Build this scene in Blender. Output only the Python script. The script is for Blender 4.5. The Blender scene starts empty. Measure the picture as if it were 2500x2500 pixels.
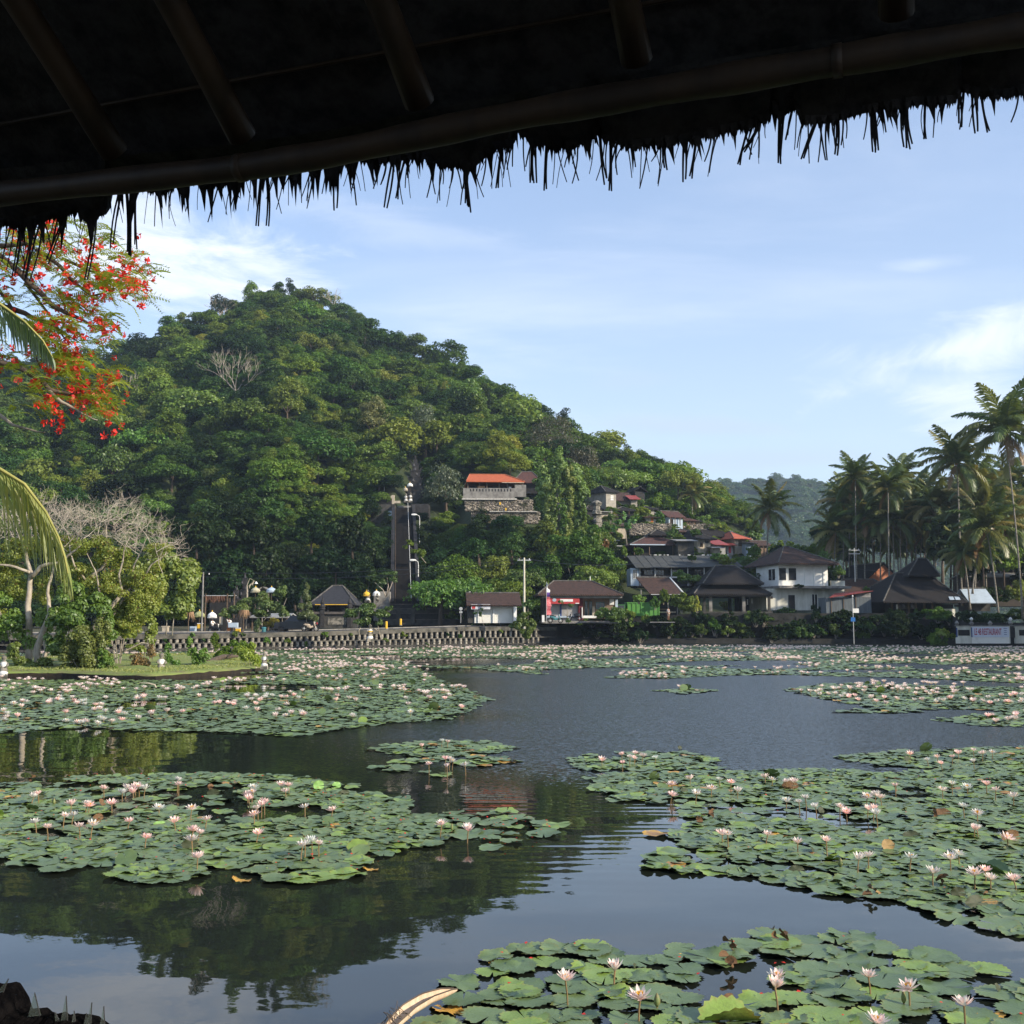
import bpy, math, random
import numpy as np
from mathutils import Vector, Matrix, Euler
from mathutils.noise import noise as pnoise
rad = math.radians
sc = bpy.context.scene
COL = sc.collection
# ---------------------------------------------------------------- camera
F, H, PITCH = 2650.0, 2.4, rad(5.86)
CP, SP = math.cos(PITCH), math.sin(PITCH)
cam = bpy.data.cameras.new("camera"); cam.sensor_width = 36; cam.lens = 36*F/2500; cam.clip_end = 6000; cam.clip_start = .05
co = bpy.data.objects.new("camera", cam); COL.objects.link(co)
co.location = (0, 0, H); co.rotation_euler = (rad(90)+PITCH, 0, 0); sc.camera = co
# ---------------------------------------------------------------- light
SUN_EL, SUN_AZ = rad(25), rad(119)          # azimuth measured from +Y towards +X
sd = Vector((math.sin(SUN_AZ)*math.cos(SUN_EL), math.cos(SUN_AZ)*math.cos(SUN_EL), math.sin(SUN_EL)))
sl = bpy.data.lights.new("sun", 'SUN'); sl.energy = 5.0; sl.angle = rad(.55); sl.color = (1, .89, .72)
so = bpy.data.objects.new("sun", sl); COL.objects.link(so); so.rotation_euler = sd.to_track_quat('Z', 'Y').to_euler()
w = bpy.data.worlds.new("World"); sc.world = w; w.use_nodes = True
sc.view_settings.view_transform = 'Standard'; sc.view_settings.look = 'None'
sc.view_settings.exposure = 0.42; sc.view_settings.gamma = 1; sc.view_settings.use_curve_mapping = False
sc.cycles.use_denoising = True
sc.cycles.max_bounces = 6; sc.cycles.diffuse_bounces = 3; sc.cycles.glossy_bounces = 3; sc.cycles.transmission_bounces = 3
sc.cycles.transparent_max_bounces = 8; sc.cycles.volume_bounces = 0; sc.cycles.sample_clamp_indirect = 4
sc.cycles.caustics_reflective = False; sc.cycles.caustics_refractive = False

class NT:
    def __init__(s, nt): s.t = nt; s.n = nt.nodes; s.l = nt.links
    def add(s, kind, ins=None, **kw):
        nd = s.n.new(kind)
        for k, v in kw.items(): setattr(nd, k, v)
        for k, v in (ins or {}).items():
            sk = nd.inputs[k]
            if isinstance(v, bpy.types.NodeSocket): s.l.new(v, sk)
            else: sk.default_value = v
        return nd
    def math(s, op, a, b=0.0, c=None, clamp=False):
        d = {0: a, 1: b}
        if c is not None: d[2] = c
        return s.add('ShaderNodeMath', d, operation=op, use_clamp=clamp).outputs[0]
    def mix(s, f, a, b, bt='MIX'):
        nd = s.n.new('ShaderNodeMix'); nd.data_type = 'RGBA'; nd.blend_type = bt
        for i, v in ((0, f), (6, a), (7, b)):
            if isinstance(v, bpy.types.NodeSocket): s.l.new(v, nd.inputs[i])
            else: nd.inputs[i].default_value = v if i == 0 or len(v) == 4 else (*v, 1)
        return nd.outputs[2]
    def ramp(s, f, lo, hi, a=0.0, b=1.0, smooth=True):
        nd = s.add('ShaderNodeMapRange', {0: f, 1: lo, 2: hi, 3: a, 4: b}, interpolation_type='SMOOTHSTEP' if smooth else 'LINEAR')
        return nd.outputs[0]

# world: Nishita sky with thin cirrus and low cloud drawn as noise over the whole dome
wt = NT(w.node_tree); wt.n.clear()
out = wt.add('ShaderNodeOutputWorld'); bg = wt.add('ShaderNodeBackground', {1: .125})
sky = wt.add('ShaderNodeTexSky', sky_type='NISHITA', sun_disc=False, sun_elevation=SUN_EL, sun_rotation=SUN_AZ)
sky.altitude = 0; sky.air_density = 1.0; sky.dust_density = .9; sky.ozone_density = 2.2
geo = wt.add('ShaderNodeTexCoord').outputs['Generated']
sep = wt.add('ShaderNodeSeparateXYZ', {0: geo})
zz = wt.math('MAXIMUM', sep.outputs[2], .0)
zq = wt.math('ADD', zz, .10)
px_ = wt.math('DIVIDE', sep.outputs[0], zq); py_ = wt.math('DIVIDE', sep.outputs[1], zq)
pl = wt.add('ShaderNodeCombineXYZ', {0: px_, 1: py_, 2: 0.0}).outputs[0]
m1 = wt.add('ShaderNodeMapping', {0: pl, 3: (.55, 1.25, 1)}); m1.inputs[2].default_value = (0, 0, rad(-22))
n1 = wt.add('ShaderNodeTexNoise', {'Vector': m1.outputs[0], 'Scale': 1.15, 'Detail': 8, 'Roughness': .58, 'Distortion': .5}).outputs[0]
n2 = wt.add('ShaderNodeTexNoise', {'Vector': m1.outputs[0], 'Scale': .33, 'Detail': 2, 'Roughness': .5}).outputs[0]
cov = wt.math('MULTIPLY', wt.ramp(n1, .47, .80), wt.ramp(n2, .35, .68))
def blob(px, py, sx, sy, rot, amt):
    # a cloud bank standing in one direction of the sky
    u = (px-1250)/F; v = (1250-py)/F
    d = Vector((u, CP-v*SP, SP+v*CP)).normalized()
    az = math.atan2(d.x, d.y); el = math.asin(d.z)
    A = wt.math('ARCTAN2', sep.outputs[0], sep.outputs[1]); E_ = wt.math('ARCSINE', sep.outputs[2])
    a = wt.math('SUBTRACT', A, az); e = wt.math('SUBTRACT', E_, el)
    c, s_ = math.cos(rot), math.sin(rot)
    x = wt.math('DIVIDE', wt.math('ADD', wt.math('MULTIPLY', a, c), wt.math('MULTIPLY', e, s_)), sx)
    y = wt.math('DIVIDE', wt.math('SUBTRACT', wt.math('MULTIPLY', e, c), wt.math('MULTIPLY', a, s_)), sy)
    r = wt.math('SQRT', wt.math('ADD', wt.math('MULTIPLY', x, x), wt.math('MULTIPLY', y, y)))
    return r, amt
sph = wt.add('ShaderNodeMapping', {0: geo, 3: (6, 6, 22)}).outputs[0]
n3 = wt.add('ShaderNodeTexNoise', {'Vector': sph, 'Scale': 1.0, 'Detail': 10, 'Roughness': .66, 'Distortion': .9}).outputs[0]
acc = wt.math('MULTIPLY', cov, .62)
for b in ((430, 620, .17, .045, -.20, 1.0), (330, 560, .10, .05, -.3, .8), (620, 655, .10, .025, -.2, .8), (2330, 850, .13, .032, .22, .85), (2270, 950, .11, .030, -.3, .7), (2250, 645, .05, .010, -.02, .35), (2420, 800, .07, .02, .3, .6), (1010, 560, .20, .02, -.15, .25)):
    r, amt = blob(*b)
    v = wt.ramp(wt.math('ADD', r, wt.math('MULTIPLY', wt.math('SUBTRACT', n3, .5), 3.0)), 1.15, .0)
    acc = wt.math('MAXIMUM', acc, wt.math('MULTIPLY', v, amt))
acc = wt.math('MULTIPLY', acc, wt.ramp(sep.outputs[2], .02, .14))
hz = wt.ramp(sep.outputs[2], .42, -.02)                         # pale air towards the horizon
skc = wt.mix(1.0, sky.outputs[0], (1.24, 1.27, 1.42, 1), 'MULTIPLY')
skc = wt.mix(wt.math('ADD', wt.math('MULTIPLY', hz, .50), .25), skc, (5.3, 6.25, 7.3, 1))
skc = wt.mix(wt.math('MULTIPLY', acc, .85), skc, (7.3, 7.6, 8.2, 1))
grey = None
for b in ((1680, 1040, .10, .010, -.08, .5), (1800, 1120, .16, .013, -.03, .45), (1560, 928, .05, .012, 0, .22)):
    r, amt = blob(*b)
    v = wt.ramp(wt.math('ADD', r, wt.math('MULTIPLY', wt.math('SUBTRACT', n3, .5), 2.6)), 1.2, .1)
    v = wt.math('MULTIPLY', v, amt); grey = v if grey is None else wt.math('MAXIMUM', grey, v)
skc = wt.mix(grey, skc, (4.3, 5.0, 6.4, 1))
wt.l.new(skc, bg.inputs[0]); wt.l.new(bg.outputs[0], out.inputs[0])

# ---------------------------------------------------------------- pixel geometry
def ray(px, py):
    u = (px-1250)/F; v = (1250-py)/F; y = CP-v*SP
    return u/y, (SP+v*CP)/y
def P(px, py, D):
    x, z = ray(px, py); return Vector((x*D, D, H+z*D))
def G(px, py, z=0.0):
    x, zz = ray(px, py); D = (z-H)/zz; return Vector((x*D, D, z))
def proj(p):
    x, y, z = p[0], p[1], p[2]-H
    d = y*CP+z*SP
    return 1250+F*x/d, 1250-F*(z*CP-y*SP)/d
def lerp(tab, x):
    return float(np.interp(x, [t[0] for t in tab], [t[1] for t in tab]))

# ---------------------------------------------------------------- materials
MATS = {}
def mat(name, c, c2=None, scale=4.0, rough=.8, bump=0.0, spec=.3, detail=5, stretch=(1, 1, 1), metallic=0, lo=.35, hi=.7, bscale=None, orand=0.0, wave=None):
    if name in MATS: return MATS[name]
    m = bpy.data.materials.new(name); m.use_nodes = True; t = NT(m.node_tree); t.n.clear()
    o = t.add('ShaderNodeOutputMaterial'); b = t.add('ShaderNodeBsdfPrincipled', {'Roughness': rough, 'Specular IOR Level': spec, 'Metallic': metallic})
    tc = t.add('ShaderNodeTexCoord').outputs['Object']
    mp = t.add('ShaderNodeMapping', {0: tc, 3: stretch}).outputs[0]
    nz = t.add('ShaderNodeTexNoise', {'Vector': mp, 'Scale': scale, 'Detail': detail, 'Roughness': .62}).outputs[0]
    c2 = c2 or tuple(v*.6 for v in c)
    col = t.mix(t.ramp(nz, lo, hi), c, c2)
    if orand:
        oi = t.add('ShaderNodeObjectInfo').outputs['Random']
        col = t.mix(1.0, col, t.add('ShaderNodeCombineXYZ', {0: t.ramp(oi, 0, 1, 1-orand, 1+orand, False), 1: t.ramp(oi, 0, 1, 1-orand, 1+orand, False), 2: t.ramp(oi, 0, 1, 1-orand, 1+orand, False)}).outputs[0], 'MULTIPLY')
    hgt = None
    if wave:
        ax, ws, wc, amt = wave       # rows of tiles, corrugation or boards: axis, scale, colour, amount
        wv = t.add('ShaderNodeTexWave', {'Vector': tc, 'Scale': ws, 'Distortion': 1.2, 'Detail': 1}, bands_direction=ax).outputs[1]
        col = t.mix(t.math('MULTIPLY', t.ramp(wv, .55, 1.0), amt), col, wc); hgt = wv
    t.l.new(col, b.inputs['Base Color'])
    if bump:
        nb = t.add('ShaderNodeTexNoise', {'Vector': mp, 'Scale': bscale or scale*4, 'Detail': 6, 'Roughness': .65}).outputs[0]
        if hgt is not None: nb = t.math('ADD', nb, t.math('MULTIPLY', hgt, -1.0))
        t.l.new(t.add('ShaderNodeBump', {'Height': nb, 'Strength': min(1, .35+bump*8), 'Distance': bump}).outputs[0], b.inputs['Normal'])
    t.l.new(b.outputs[0], o.inputs[0]); MATS[name] = m; return m

def leafmat(name, c, c2, c3=None, trans=.35, dry=0.0, orand=.35, cl=.5, rough=.5, gloss=.035, tint=(1.25, 1.15, .55, 1), patch=False):
    """leaves: colour differs from leaf to leaf, from clump to clump and from plant to plant"""
    if name in MATS: return MATS[name]
    m = bpy.data.materials.new(name); m.use_nodes = True; t = NT(m.node_tree); t.n.clear()
    o = t.add('ShaderNodeOutputMaterial')
    ri = t.add('ShaderNodeNewGeometry').outputs['Random Per Island']
    oi = t.add('ShaderNodeObjectInfo').outputs['Random']
    tc = t.add('ShaderNodeTexCoord').outputs['Object']
    nz = t.add('ShaderNodeTexNoise', {'Vector': tc, 'Scale': cl, 'Detail': 3}).outputs[0]
    f = t.math('ADD', t.math('MULTIPLY', ri, .55), t.math('MULTIPLY', t.ramp(nz, .3, .7), .45))
    col = t.mix(f, c, c2)
    if c3: col = t.mix(t.ramp(oi, .55, 1.0), col, c3)
    if dry: col = t.mix(t.math('GREATER_THAN', ri, 1-dry), col, (.30, .17, .05, 1))
    if patch:      # whole stands of trees differ: fresh yellow green here, deep blue green there
        loc = t.add('ShaderNodeObjectInfo').outputs['Location']
        pn = t.add('ShaderNodeTexNoise', {'Vector': loc, 'Scale': .045, 'Detail': 3, 'Roughness': .6}).outputs[0]
        col = t.mix(1.0, col, t.mix(t.ramp(pn, .38, .62), (.55, .68, .75, 1), (1.55, 1.38, .95, 1)), 'MULTIPLY')
    k = t.ramp(oi, 0, 1, 1-orand, 1+orand, False)
    o2 = t.math('FRACT', t.math('MULTIPLY', oi, 7.31))
    kr = t.math('MULTIPLY', k, t.ramp(o2, 0, 1, .85, 1.25, False))
    col = t.mix(1.0, col, t.add('ShaderNodeCombineXYZ', {0: kr, 1: k, 2: k}).outputs[0], 'MULTIPLY')
    d = t.add('ShaderNodeBsdfDiffuse', {0: col}); tr = t.add('ShaderNodeBsdfTranslucent', {0: t.mix(1.0, col, tint, 'MULTIPLY')})
    s1 = t.add('ShaderNodeMixShader', {0: trans, 1: d.outputs[0], 2: tr.outputs[0]})
    g = t.add('ShaderNodeBsdfGlossy', {0: (1, 1, 1, 1), 1: rough})
    s2 = t.add('ShaderNodeMixShader', {0: gloss, 1: s1.outputs[0], 2: g.outputs[0]})
    t.l.new(s2.outputs[0], o.inputs[0]); MATS[name] = m; return m

# ---------------------------------------------------------------- object helpers
def link(o, parent=None):
    COL.objects.link(o)
    if parent is not None: o.parent = parent
    return o
def tag(o, label=None, cat=None, group=None, kind=None):
    if label: o['label'] = label
    if cat: o['category'] = cat
    if group: o['group'] = group
    if kind: o['kind'] = kind
    return o
def thing(name, label, cat, loc=(0, 0, 0), rz=0.0, group=None, scale=1.0):
    o = bpy.data.objects.new(name, None); o.empty_display_size = .3; link(o)
    o.location = loc; o.rotation_euler = (0, 0, rz); o.scale = (scale,)*3
    return tag(o, label, cat, group)
def inst(name, me, parent=None, loc=(0, 0, 0), rot=(0, 0, 0), scale=(1, 1, 1)):
    o = bpy.data.objects.new(name, me); link(o, parent); o.location = loc; o.rotation_euler = rot
    o.scale = scale if not isinstance(scale, (int, float)) else (scale,)*3
    return o
def kids(o): return [c for c in bpy.data.objects if c.parent == o]
def dup(src, ch, loc, rz, scale=1.0, label=None, group=None):
    """copy a thing and its parts; ch = list of its children (made once)"""
    r = src.copy(); COL.objects.link(r); r.location = loc; r.rotation_euler = (0, 0, rz); r.scale = (scale,)*3
    if label: r['label'] = label
    if group: r['group'] = group
    for c in ch:
        k = c.copy(); COL.objects.link(k); k.parent = r
    return r
def arrmesh(name, V, Fc, m, smooth=False, attr=None):
    """numpy: V (n,3), Fc (f,k) faces all of one size"""
    me = bpy.data.meshes.new(name); V = np.asarray(V, np.float32); Fc = np.asarray(Fc, np.int32)
    f, k = Fc.shape
    me.vertices.add(len(V)); me.vertices.foreach_set('co', V.ravel())
    me.loops.add(f*k); me.loops.foreach_set('vertex_index', Fc.ravel())
    me.polygons.add(f); me.polygons.foreach_set('loop_start', np.arange(0, f*k, k, dtype=np.int32))
    if smooth: me.polygons.foreach_set('use_smooth', np.ones(f, bool))
    if attr is not None:
        for an, av in attr.items():
            a = me.attributes.new(an, 'FLOAT', 'POINT'); a.data.foreach_set('value', np.asarray(av, np.float32))
    me.update(calc_edges=True)
    if m: me.materials.append(m)
    return me
class MB:
    def __init__(s): s.v = []; s.f = []
    def add(s, vs, fs, M_=None):
        b = len(s.v); s.v += [tuple(M_ @ Vector(v)) if M_ is not None else tuple(v) for v in vs]
        s.f += [tuple(i+b for i in f) for f in fs]; return s
    def box(s, x0, x1, y0, y1, z0, z1, M_=None):
        return s.add([(x0, y0, z0), (x1, y0, z0), (x1, y1, z0), (x0, y1, z0), (x0, y0, z1), (x1, y0, z1), (x1, y1, z1), (x0, y1, z1)],
                     [(0, 3, 2, 1), (4, 5, 6, 7), (0, 1, 5, 4), (1, 2, 6, 5), (2, 3, 7, 6), (3, 0, 4, 7)], M_)
    def tube(s, pts, rs, seg=8, cap=True):
        pts = [Vector(p) for p in pts]; n = len(pts)
        if isinstance(rs, (int, float)): rs = [rs]*n
        up = Vector((0, 0, 1)); b = len(s.v); prev = None
        for i, p in enumerate(pts):
            t = (pts[min(i+1, n-1)]-pts[max(i-1, 0)])
            if t.length < 1e-9: t = Vector((0, 0, 1))
            t.normalize()
            a = prev if prev is not None else (up if abs(t.z) < .9 else Vector((1, 0, 0)))
            a = (a-t*a.dot(t)); a = a.normalized() if a.length > 1e-6 else t.orthogonal().normalized(); prev = a; c = t.cross(a)
            for k in range(seg):
                q = 2*math.pi*k/seg; s.v.append(tuple(p+(a*math.cos(q)+c*math.sin(q))*rs[i]))
        for i in range(n-1):
            for k in range(seg):
                k2 = (k+1) % seg; s.f.append((b+i*seg+k, b+i*seg+k2, b+(i+1)*seg+k2, b+(i+1)*seg+k))
        if cap: s.f.append(tuple(b+k for k in range(seg))[::-1]); s.f.append(tuple(b+(n-1)*seg+k for k in range(seg)))
        return s
    def lathe(s, prof, seg=12, c=(0, 0, 0), sx=1, sy=1, M_=None):
        vs = []; fs = []
        for r, z in prof:
            for k in range(seg):
                q = 2*math.pi*k/seg; vs.append((c[0]+r*sx*math.cos(q), c[1]+r*sy*math.sin(q), c[2]+z))
        for i in range(len(prof)-1):
            for k in range(seg):
                k2 = (k+1) % seg; fs.append((i*seg+k, i*seg+k2, (i+1)*seg+k2, (i+1)*seg+k))
        fs.append(tuple(range(seg))[::-1]); fs.append(tuple((len(prof)-1)*seg+k for k in range(seg)))
        return s.add(vs, fs, M_)
    def slab(s, a, b, c, d, t):
        """a thick sheet: corners a b c d, thickness t below"""
        A = [Vector(p) for p in (a, b, c, d)]; n = (A[1]-A[0]).cross(A[3]-A[0]).normalized()*t
        vs = A+[p-n for p in A]
        return s.add(vs, [(0, 1, 2, 3), (7, 6, 5, 4), (0, 4, 5, 1), (1, 5, 6, 2), (2, 6, 7, 3), (3, 7, 4, 0)])
    def mesh(s, name, m, smooth=False):
        me = bpy.data.meshes.new(name); me.from_pydata(s.v, [], s.f); me.update()
        if smooth: me.polygons.foreach_set('use_smooth', [True]*len(me.polygons))
        if m: me.materials.append(m)
        return me
    def build(s, name, m, parent=None, smooth=False, label=None):
        o = bpy.data.objects.new(name, s.mesh(name, m, smooth)); link(o, parent)
        if label: o['label'] = label
        return o

def structure(o): o['kind'] = 'structure'; return o
def bx(name, m, parent, *a, **k): return MB().box(*a).build(name, m, parent, **k)

# ---------------------------------------------------------------- foliage helpers
def unit(a): return a/np.maximum(np.linalg.norm(a, axis=-1, keepdims=True), 1e-9)
def leaves(C, N, size, rng, aspect=.55, jit=.8):
    """rhombic leaf quads at C (n,3) roughly facing N (n,3), length size (n,)"""
    n = len(C); size = np.broadcast_to(size, (n,))[:, None]
    nn = unit(N+jit*rng.normal(size=(n, 3))*.6)
    t = unit(np.cross(nn, rng.normal(size=(n, 3)))); b = np.cross(nn, t)
    bend = nn*size*.12
    V = np.stack([C-t*size*.5-bend, C+b*size*.5*aspect, C+t*size*.5-bend, C-b*size*.5*aspect], 1).reshape(-1, 3)
    Fc = np.arange(4*n, dtype=np.int32).reshape(n, 4)
    return V, Fc
def blobpts(rng, cen, rad_, n, shell=.55, low=-.35):
    """points inside the shell of ellipsoids cen (m,3), rad_ (m,3); n points in all, spread by area; returns C, N"""
    a = (rad_[:, 0]*rad_[:, 1]+rad_[:, 0]*rad_[:, 2])
    idx = rng.choice(len(cen), n, p=a/a.sum())
    d = unit(rng.normal(size=(n, 3))); d[:, 2] = np.where(d[:, 2] < low, -d[:, 2], d[:, 2])
    r = shell+(1-shell)*rng.random(n)**.6
    C = cen[idx]+d*rad_[idx]*r[:, None]
    return C, unit(d/rad_[idx])
def crown_mesh(name, m, seed, nl=3400, leaf=.10, shape='round', clumps=52):
    """unit crown: radius 1, standing from z=0 up; clumps over an ellipsoid, leaves over each clump"""
    r = np.random.default_rng(seed)
    d = unit(r.normal(size=(clumps, 3))); d[:, 2] = np.abs(d[:, 2])*1.25-.45
    R = {'round': (.72, .72, .62), 'flat': (.85, .85, .34), 'tall': (.52, .52, .95), 'rough': (.7, .7, .6)}[shape]
    k = .40+.75*r.random((clumps, 1))**.7
    cen = d*np.array(R)*k; cen[:, 2] += {'round': .5, 'flat': .5, 'tall': .75, 'rough': .45}[shape]
    s = r.uniform(.11, .36, (clumps, 1)); rr = np.hstack([s, s, s*r.uniform(.55, .85, (clumps, 1))])
    C, N = blobpts(r, cen, rr, nl, .6)
    V, Fc = leaves(C, N+np.array([0, 0, .25]), leaf*r.uniform(.6, 1.3, nl), r)
    return arrmesh(name, V, Fc, m)
def branchy(mb, p, d, L, r, depth, rng, spread=.55, up=.15, kids_=3, tips=None, seg=5, bend=.25, shrink=.68):
    """recursive tapered limbs"""
    pts = [p]; q = Vector(p); dd = Vector(d).normalized(); n = 3
    for i in range(n):
        dd = (dd+Vector((rng.uniform(-1, 1), rng.uniform(-1, 1), rng.uniform(-1, 1)))*bend+Vector((0, 0, up*.4))).normalized()
        q = q+dd*L/n; pts.append(q)
    mb.tube(pts, [r*(1-.32*i/n) for i in range(n+1)], seg if depth > 1 else 3, cap=False)
    if depth <= 0:
        if tips is not None: tips.append((q, dd))
        return
    for k in range(kids_):
        nd = (dd+Vector((rng.uniform(-1, 1), rng.uniform(-1, 1), rng.uniform(-.6, 1)))*spread*1.4+Vector((0, 0, up))).normalized()
        st = pts[-1] if k else pts[-1]
        branchy(mb, st if rng.random() < .7 else pts[-2], nd, L*shrink*rng.uniform(.8, 1.2), r*.62, depth-1, rng, spread, up, kids_, tips, seg, bend, shrink)

def scatter(name, protos, pts, rz, scl, idx, kind='stuff'):
    """ONE object of countless small plants: meshes instanced on its points by geometry nodes"""
    coll = bpy.data.collections.new(name+"_source")
    for i, me in enumerate(protos):
        o = bpy.data.objects.new("%s_source_%02d" % (name, i), me); coll.objects.link(o)
    me = bpy.data.meshes.new(name); n = len(pts); me.vertices.add(n)
    me.vertices.foreach_set('co', np.asarray(pts, np.float32).ravel())
    rot = np.zeros((n, 3), np.float32); rot[:, 2] = rz
    a = me.attributes.new('rot', 'FLOAT_VECTOR', 'POINT'); a.data.foreach_set('vector', rot.ravel())
    s3 = np.asarray(scl, np.float32); s3 = np.repeat(s3[:, None], 3, 1) if s3.ndim == 1 else s3
    a = me.attributes.new('scl', 'FLOAT_VECTOR', 'POINT'); a.data.foreach_set('vector', s3.ravel())
    a = me.attributes.new('idx', 'INT', 'POINT'); a.data.foreach_set('value', np.asarray(idx, np.int32))
    o = bpy.data.objects.new(name, me); link(o); o['kind'] = kind
    ng = bpy.data.node_groups.new(name, 'GeometryNodeTree')
    ng.interface.new_socket('Geometry', in_out='INPUT', socket_type='NodeSocketGeometry')
    ng.interface.new_socket('Geometry', in_out='OUTPUT', socket_type='NodeSocketGeometry')
    N_ = ng.nodes; L_ = ng.links
    gi = N_.new('NodeGroupInput'); go = N_.new('NodeGroupOutput'); ip = N_.new('GeometryNodeInstanceOnPoints')
    ci = N_.new('GeometryNodeCollectionInfo'); ci.inputs['Collection'].default_value = coll
    ci.inputs['Separate Children'].default_value = True; ci.inputs['Reset Children'].default_value = True
    def na(n_, ty):
        q = N_.new('GeometryNodeInputNamedAttribute'); q.data_type = ty; q.inputs['Name'].default_value = n_; return q.outputs['Attribute']
    e2r = N_.new('FunctionNodeEulerToRotation')
    L_.new(gi.outputs[0], ip.inputs['Points']); L_.new(ci.outputs[0], ip.inputs['Instance'])
    ip.inputs['Pick Instance'].default_value = True
    L_.new(na('idx', 'INT'), ip.inputs['Instance Index']); L_.new(na('rot', 'FLOAT_VECTOR'), e2r.inputs[0])
    L_.new(e2r.outputs[0], ip.inputs['Rotation']); L_.new(na('scl', 'FLOAT_VECTOR'), ip.inputs['Scale'])
    L_.new(ip.outputs[0], go.inputs[0])
    md = o.modifiers.new('scatter', 'NODES'); md.node_group = ng
    return o
def inpoly(x, y, poly):
    c = False; j = len(poly)-1
    for i in range(len(poly)):
        xi, yi = poly[i]; xj, yj = poly[j]
        if (yi > y) != (yj > y) and x < (xj-xi)*(y-yi)/(yj-yi)+xi: c = not c
        j = i
    return c
# ================================================================ materials used widely
m_stone = mat('old_stone', (.30, .27, .22), (.07, .068, .055), 2.2, .9, .03, orand=.32, lo=.4, hi=.62)
m_darkstone = mat('dark_stone', (.075, .07, .062), (.03, .03, .027), 1.5, .95, .04)
m_blackstone = mat('black_lava_stone', (.022, .021, .022), (.045, .042, .04), 3, .9, .04)
m_conc = mat('weathered_concrete', (.26, .245, .22), (.13, .12, .11), 1.3, .9, .01)
m_white = mat('white_paint', (.78, .77, .72), (.62, .60, .54), 1.1, .7, .004, lo=.45, hi=.8)
m_wdull = mat('stained_white_wall', (.66, .65, .58), (.42, .41, .34), .9, .8, .006, stretch=(1, 1, .35))
m_tile = mat('brown_clay_tiles', (.085, .045, .033), (.04, .026, .021), 3.0, .85, .04, wave=('DIAGONAL', 2.2, (.03, .02, .016, 1), .6))
m_tiledk = mat('black_clay_tiles', (.020, .016, .015), (.011, .010, .010), 2.0, .9, .04, wave=('DIAGONAL', 2.2, (.012, .01, .01, 1), .6))
m_tilered = mat('worn_red_tiles', (.14, .050, .036), (.07, .04, .035), 2.6, .85, .04, lo=.3, hi=.6, wave=('DIAGONAL', 2.0, (.035, .022, .02, 1), .6))
m_orange = mat('orange_tiles', (.52, .13, .045), (.42, .095, .035), 2.0, .7, .02, wave=('X', 3.2, (.26, .06, .025, 1), .7))
m_redtin = mat('red_tin', (.32, .06, .05), (.20, .045, .035), 2.0, .5, .01, wave=('X', 4, (.25, .04, .03, 1), .5))
m_greyroof = mat('grey_sheet_roof', (.075, .077, .073), (.05, .052, .05), 1.2, .8, .012, wave=('X', 1.6, (.04, .042, .04, 1), .6))
m_ridge = mat('mortar_ridge', (.13, .12, .105), (.05, .047, .042), 3, .9, .02)
m_wood = mat('weathered_wood', (.16, .11, .07), (.08, .055, .035), 3, .85, .01, stretch=(1, 1, .2))
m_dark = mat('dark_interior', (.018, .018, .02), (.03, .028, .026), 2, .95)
m_glass = mat('window_glass', (.02, .022, .026), (.035, .035, .04), 1, .12, spec=.6)
m_metal = mat('galvanised_metal', (.55, .55, .53), (.4, .4, .38), 3, .45, metallic=.3)
m_bark = mat('grey_bark', (.34, .30, .24), (.17, .145, .115), 4, .9, .02, stretch=(1, 1, .3))
m_barkdk = mat('brown_bark', (.12, .09, .065), (.06, .045, .035), 4, .95, .02, stretch=(1, 1, .3))
m_palmtrunk = mat('palm_trunk_bark', (.30, .27, .22), (.15, .13, .105), 2.5, .9, .03, stretch=(1, 1, 4))
m_ground = mat('earth_and_litter', (.060, .065, .03), (.10, .08, .05), .5, .95, .05)
m_grass = mat('mown_grass', (.19, .24, .06), (.17, .14, .07), .7, .9, .04, lo=.42, hi=.75)
m_asphalt = mat('asphalt', (.06, .06, .062), (.042, .042, .044), .8, .85, .004)
LF_hill = leafmat('hill_leaves', (.036, .095, .018, 1), (.110, .190, .030, 1), (.115, .160, .032, 1), trans=.32, orand=.30, cl=1.3, gloss=.015, patch=True)
LF_far = leafmat('far_leaves', (.035, .085, .02, 1), (.07, .13, .03, 1), orand=.3)
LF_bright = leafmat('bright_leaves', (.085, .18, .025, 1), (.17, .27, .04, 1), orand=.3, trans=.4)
LF_dark = leafmat('dark_shade_leaves', (.013, .034, .010, 1), (.030, .060, .015, 1), orand=.3, gloss=.01)  # hill-foot shade put into the leaf colour; also serves dark plants elsewhere
LF_dry = leafmat('yellowing_leaves', (.22, .28, .045, 1), (.42, .42, .08, 1), trans=.45, dry=.05, cl=.9, orand=.15)
LF_vine = leafmat('pale_vine_leaves', (.16, .25, .05, 1), (.26, .33, .09, 1), trans=.35, orand=.15)
LF_heart = leafmat('heart_leaves', (.10, .20, .028, 1), (.24, .35, .05, 1), trans=.42, orand=.12, gloss=.05)
LF_palm = leafmat('palm_leaflets', (.065, .115, .028, 1), (.17, .215, .055, 1), (.20, .19, .055, 1), trans=.32, orand=.3, gloss=.05, rough=.4)
LF_fresh = leafmat('fresh_palm_leaflets', (.13, .21, .03, 1), (.30, .33, .07, 1), trans=.4, orand=.1, gloss=.08, cl=1.2)
LF_red = leafmat('reddish_vine_leaves', (.20, .07, .035, 1), (.13, .13, .03, 1), trans=.3, orand=.1)

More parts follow.
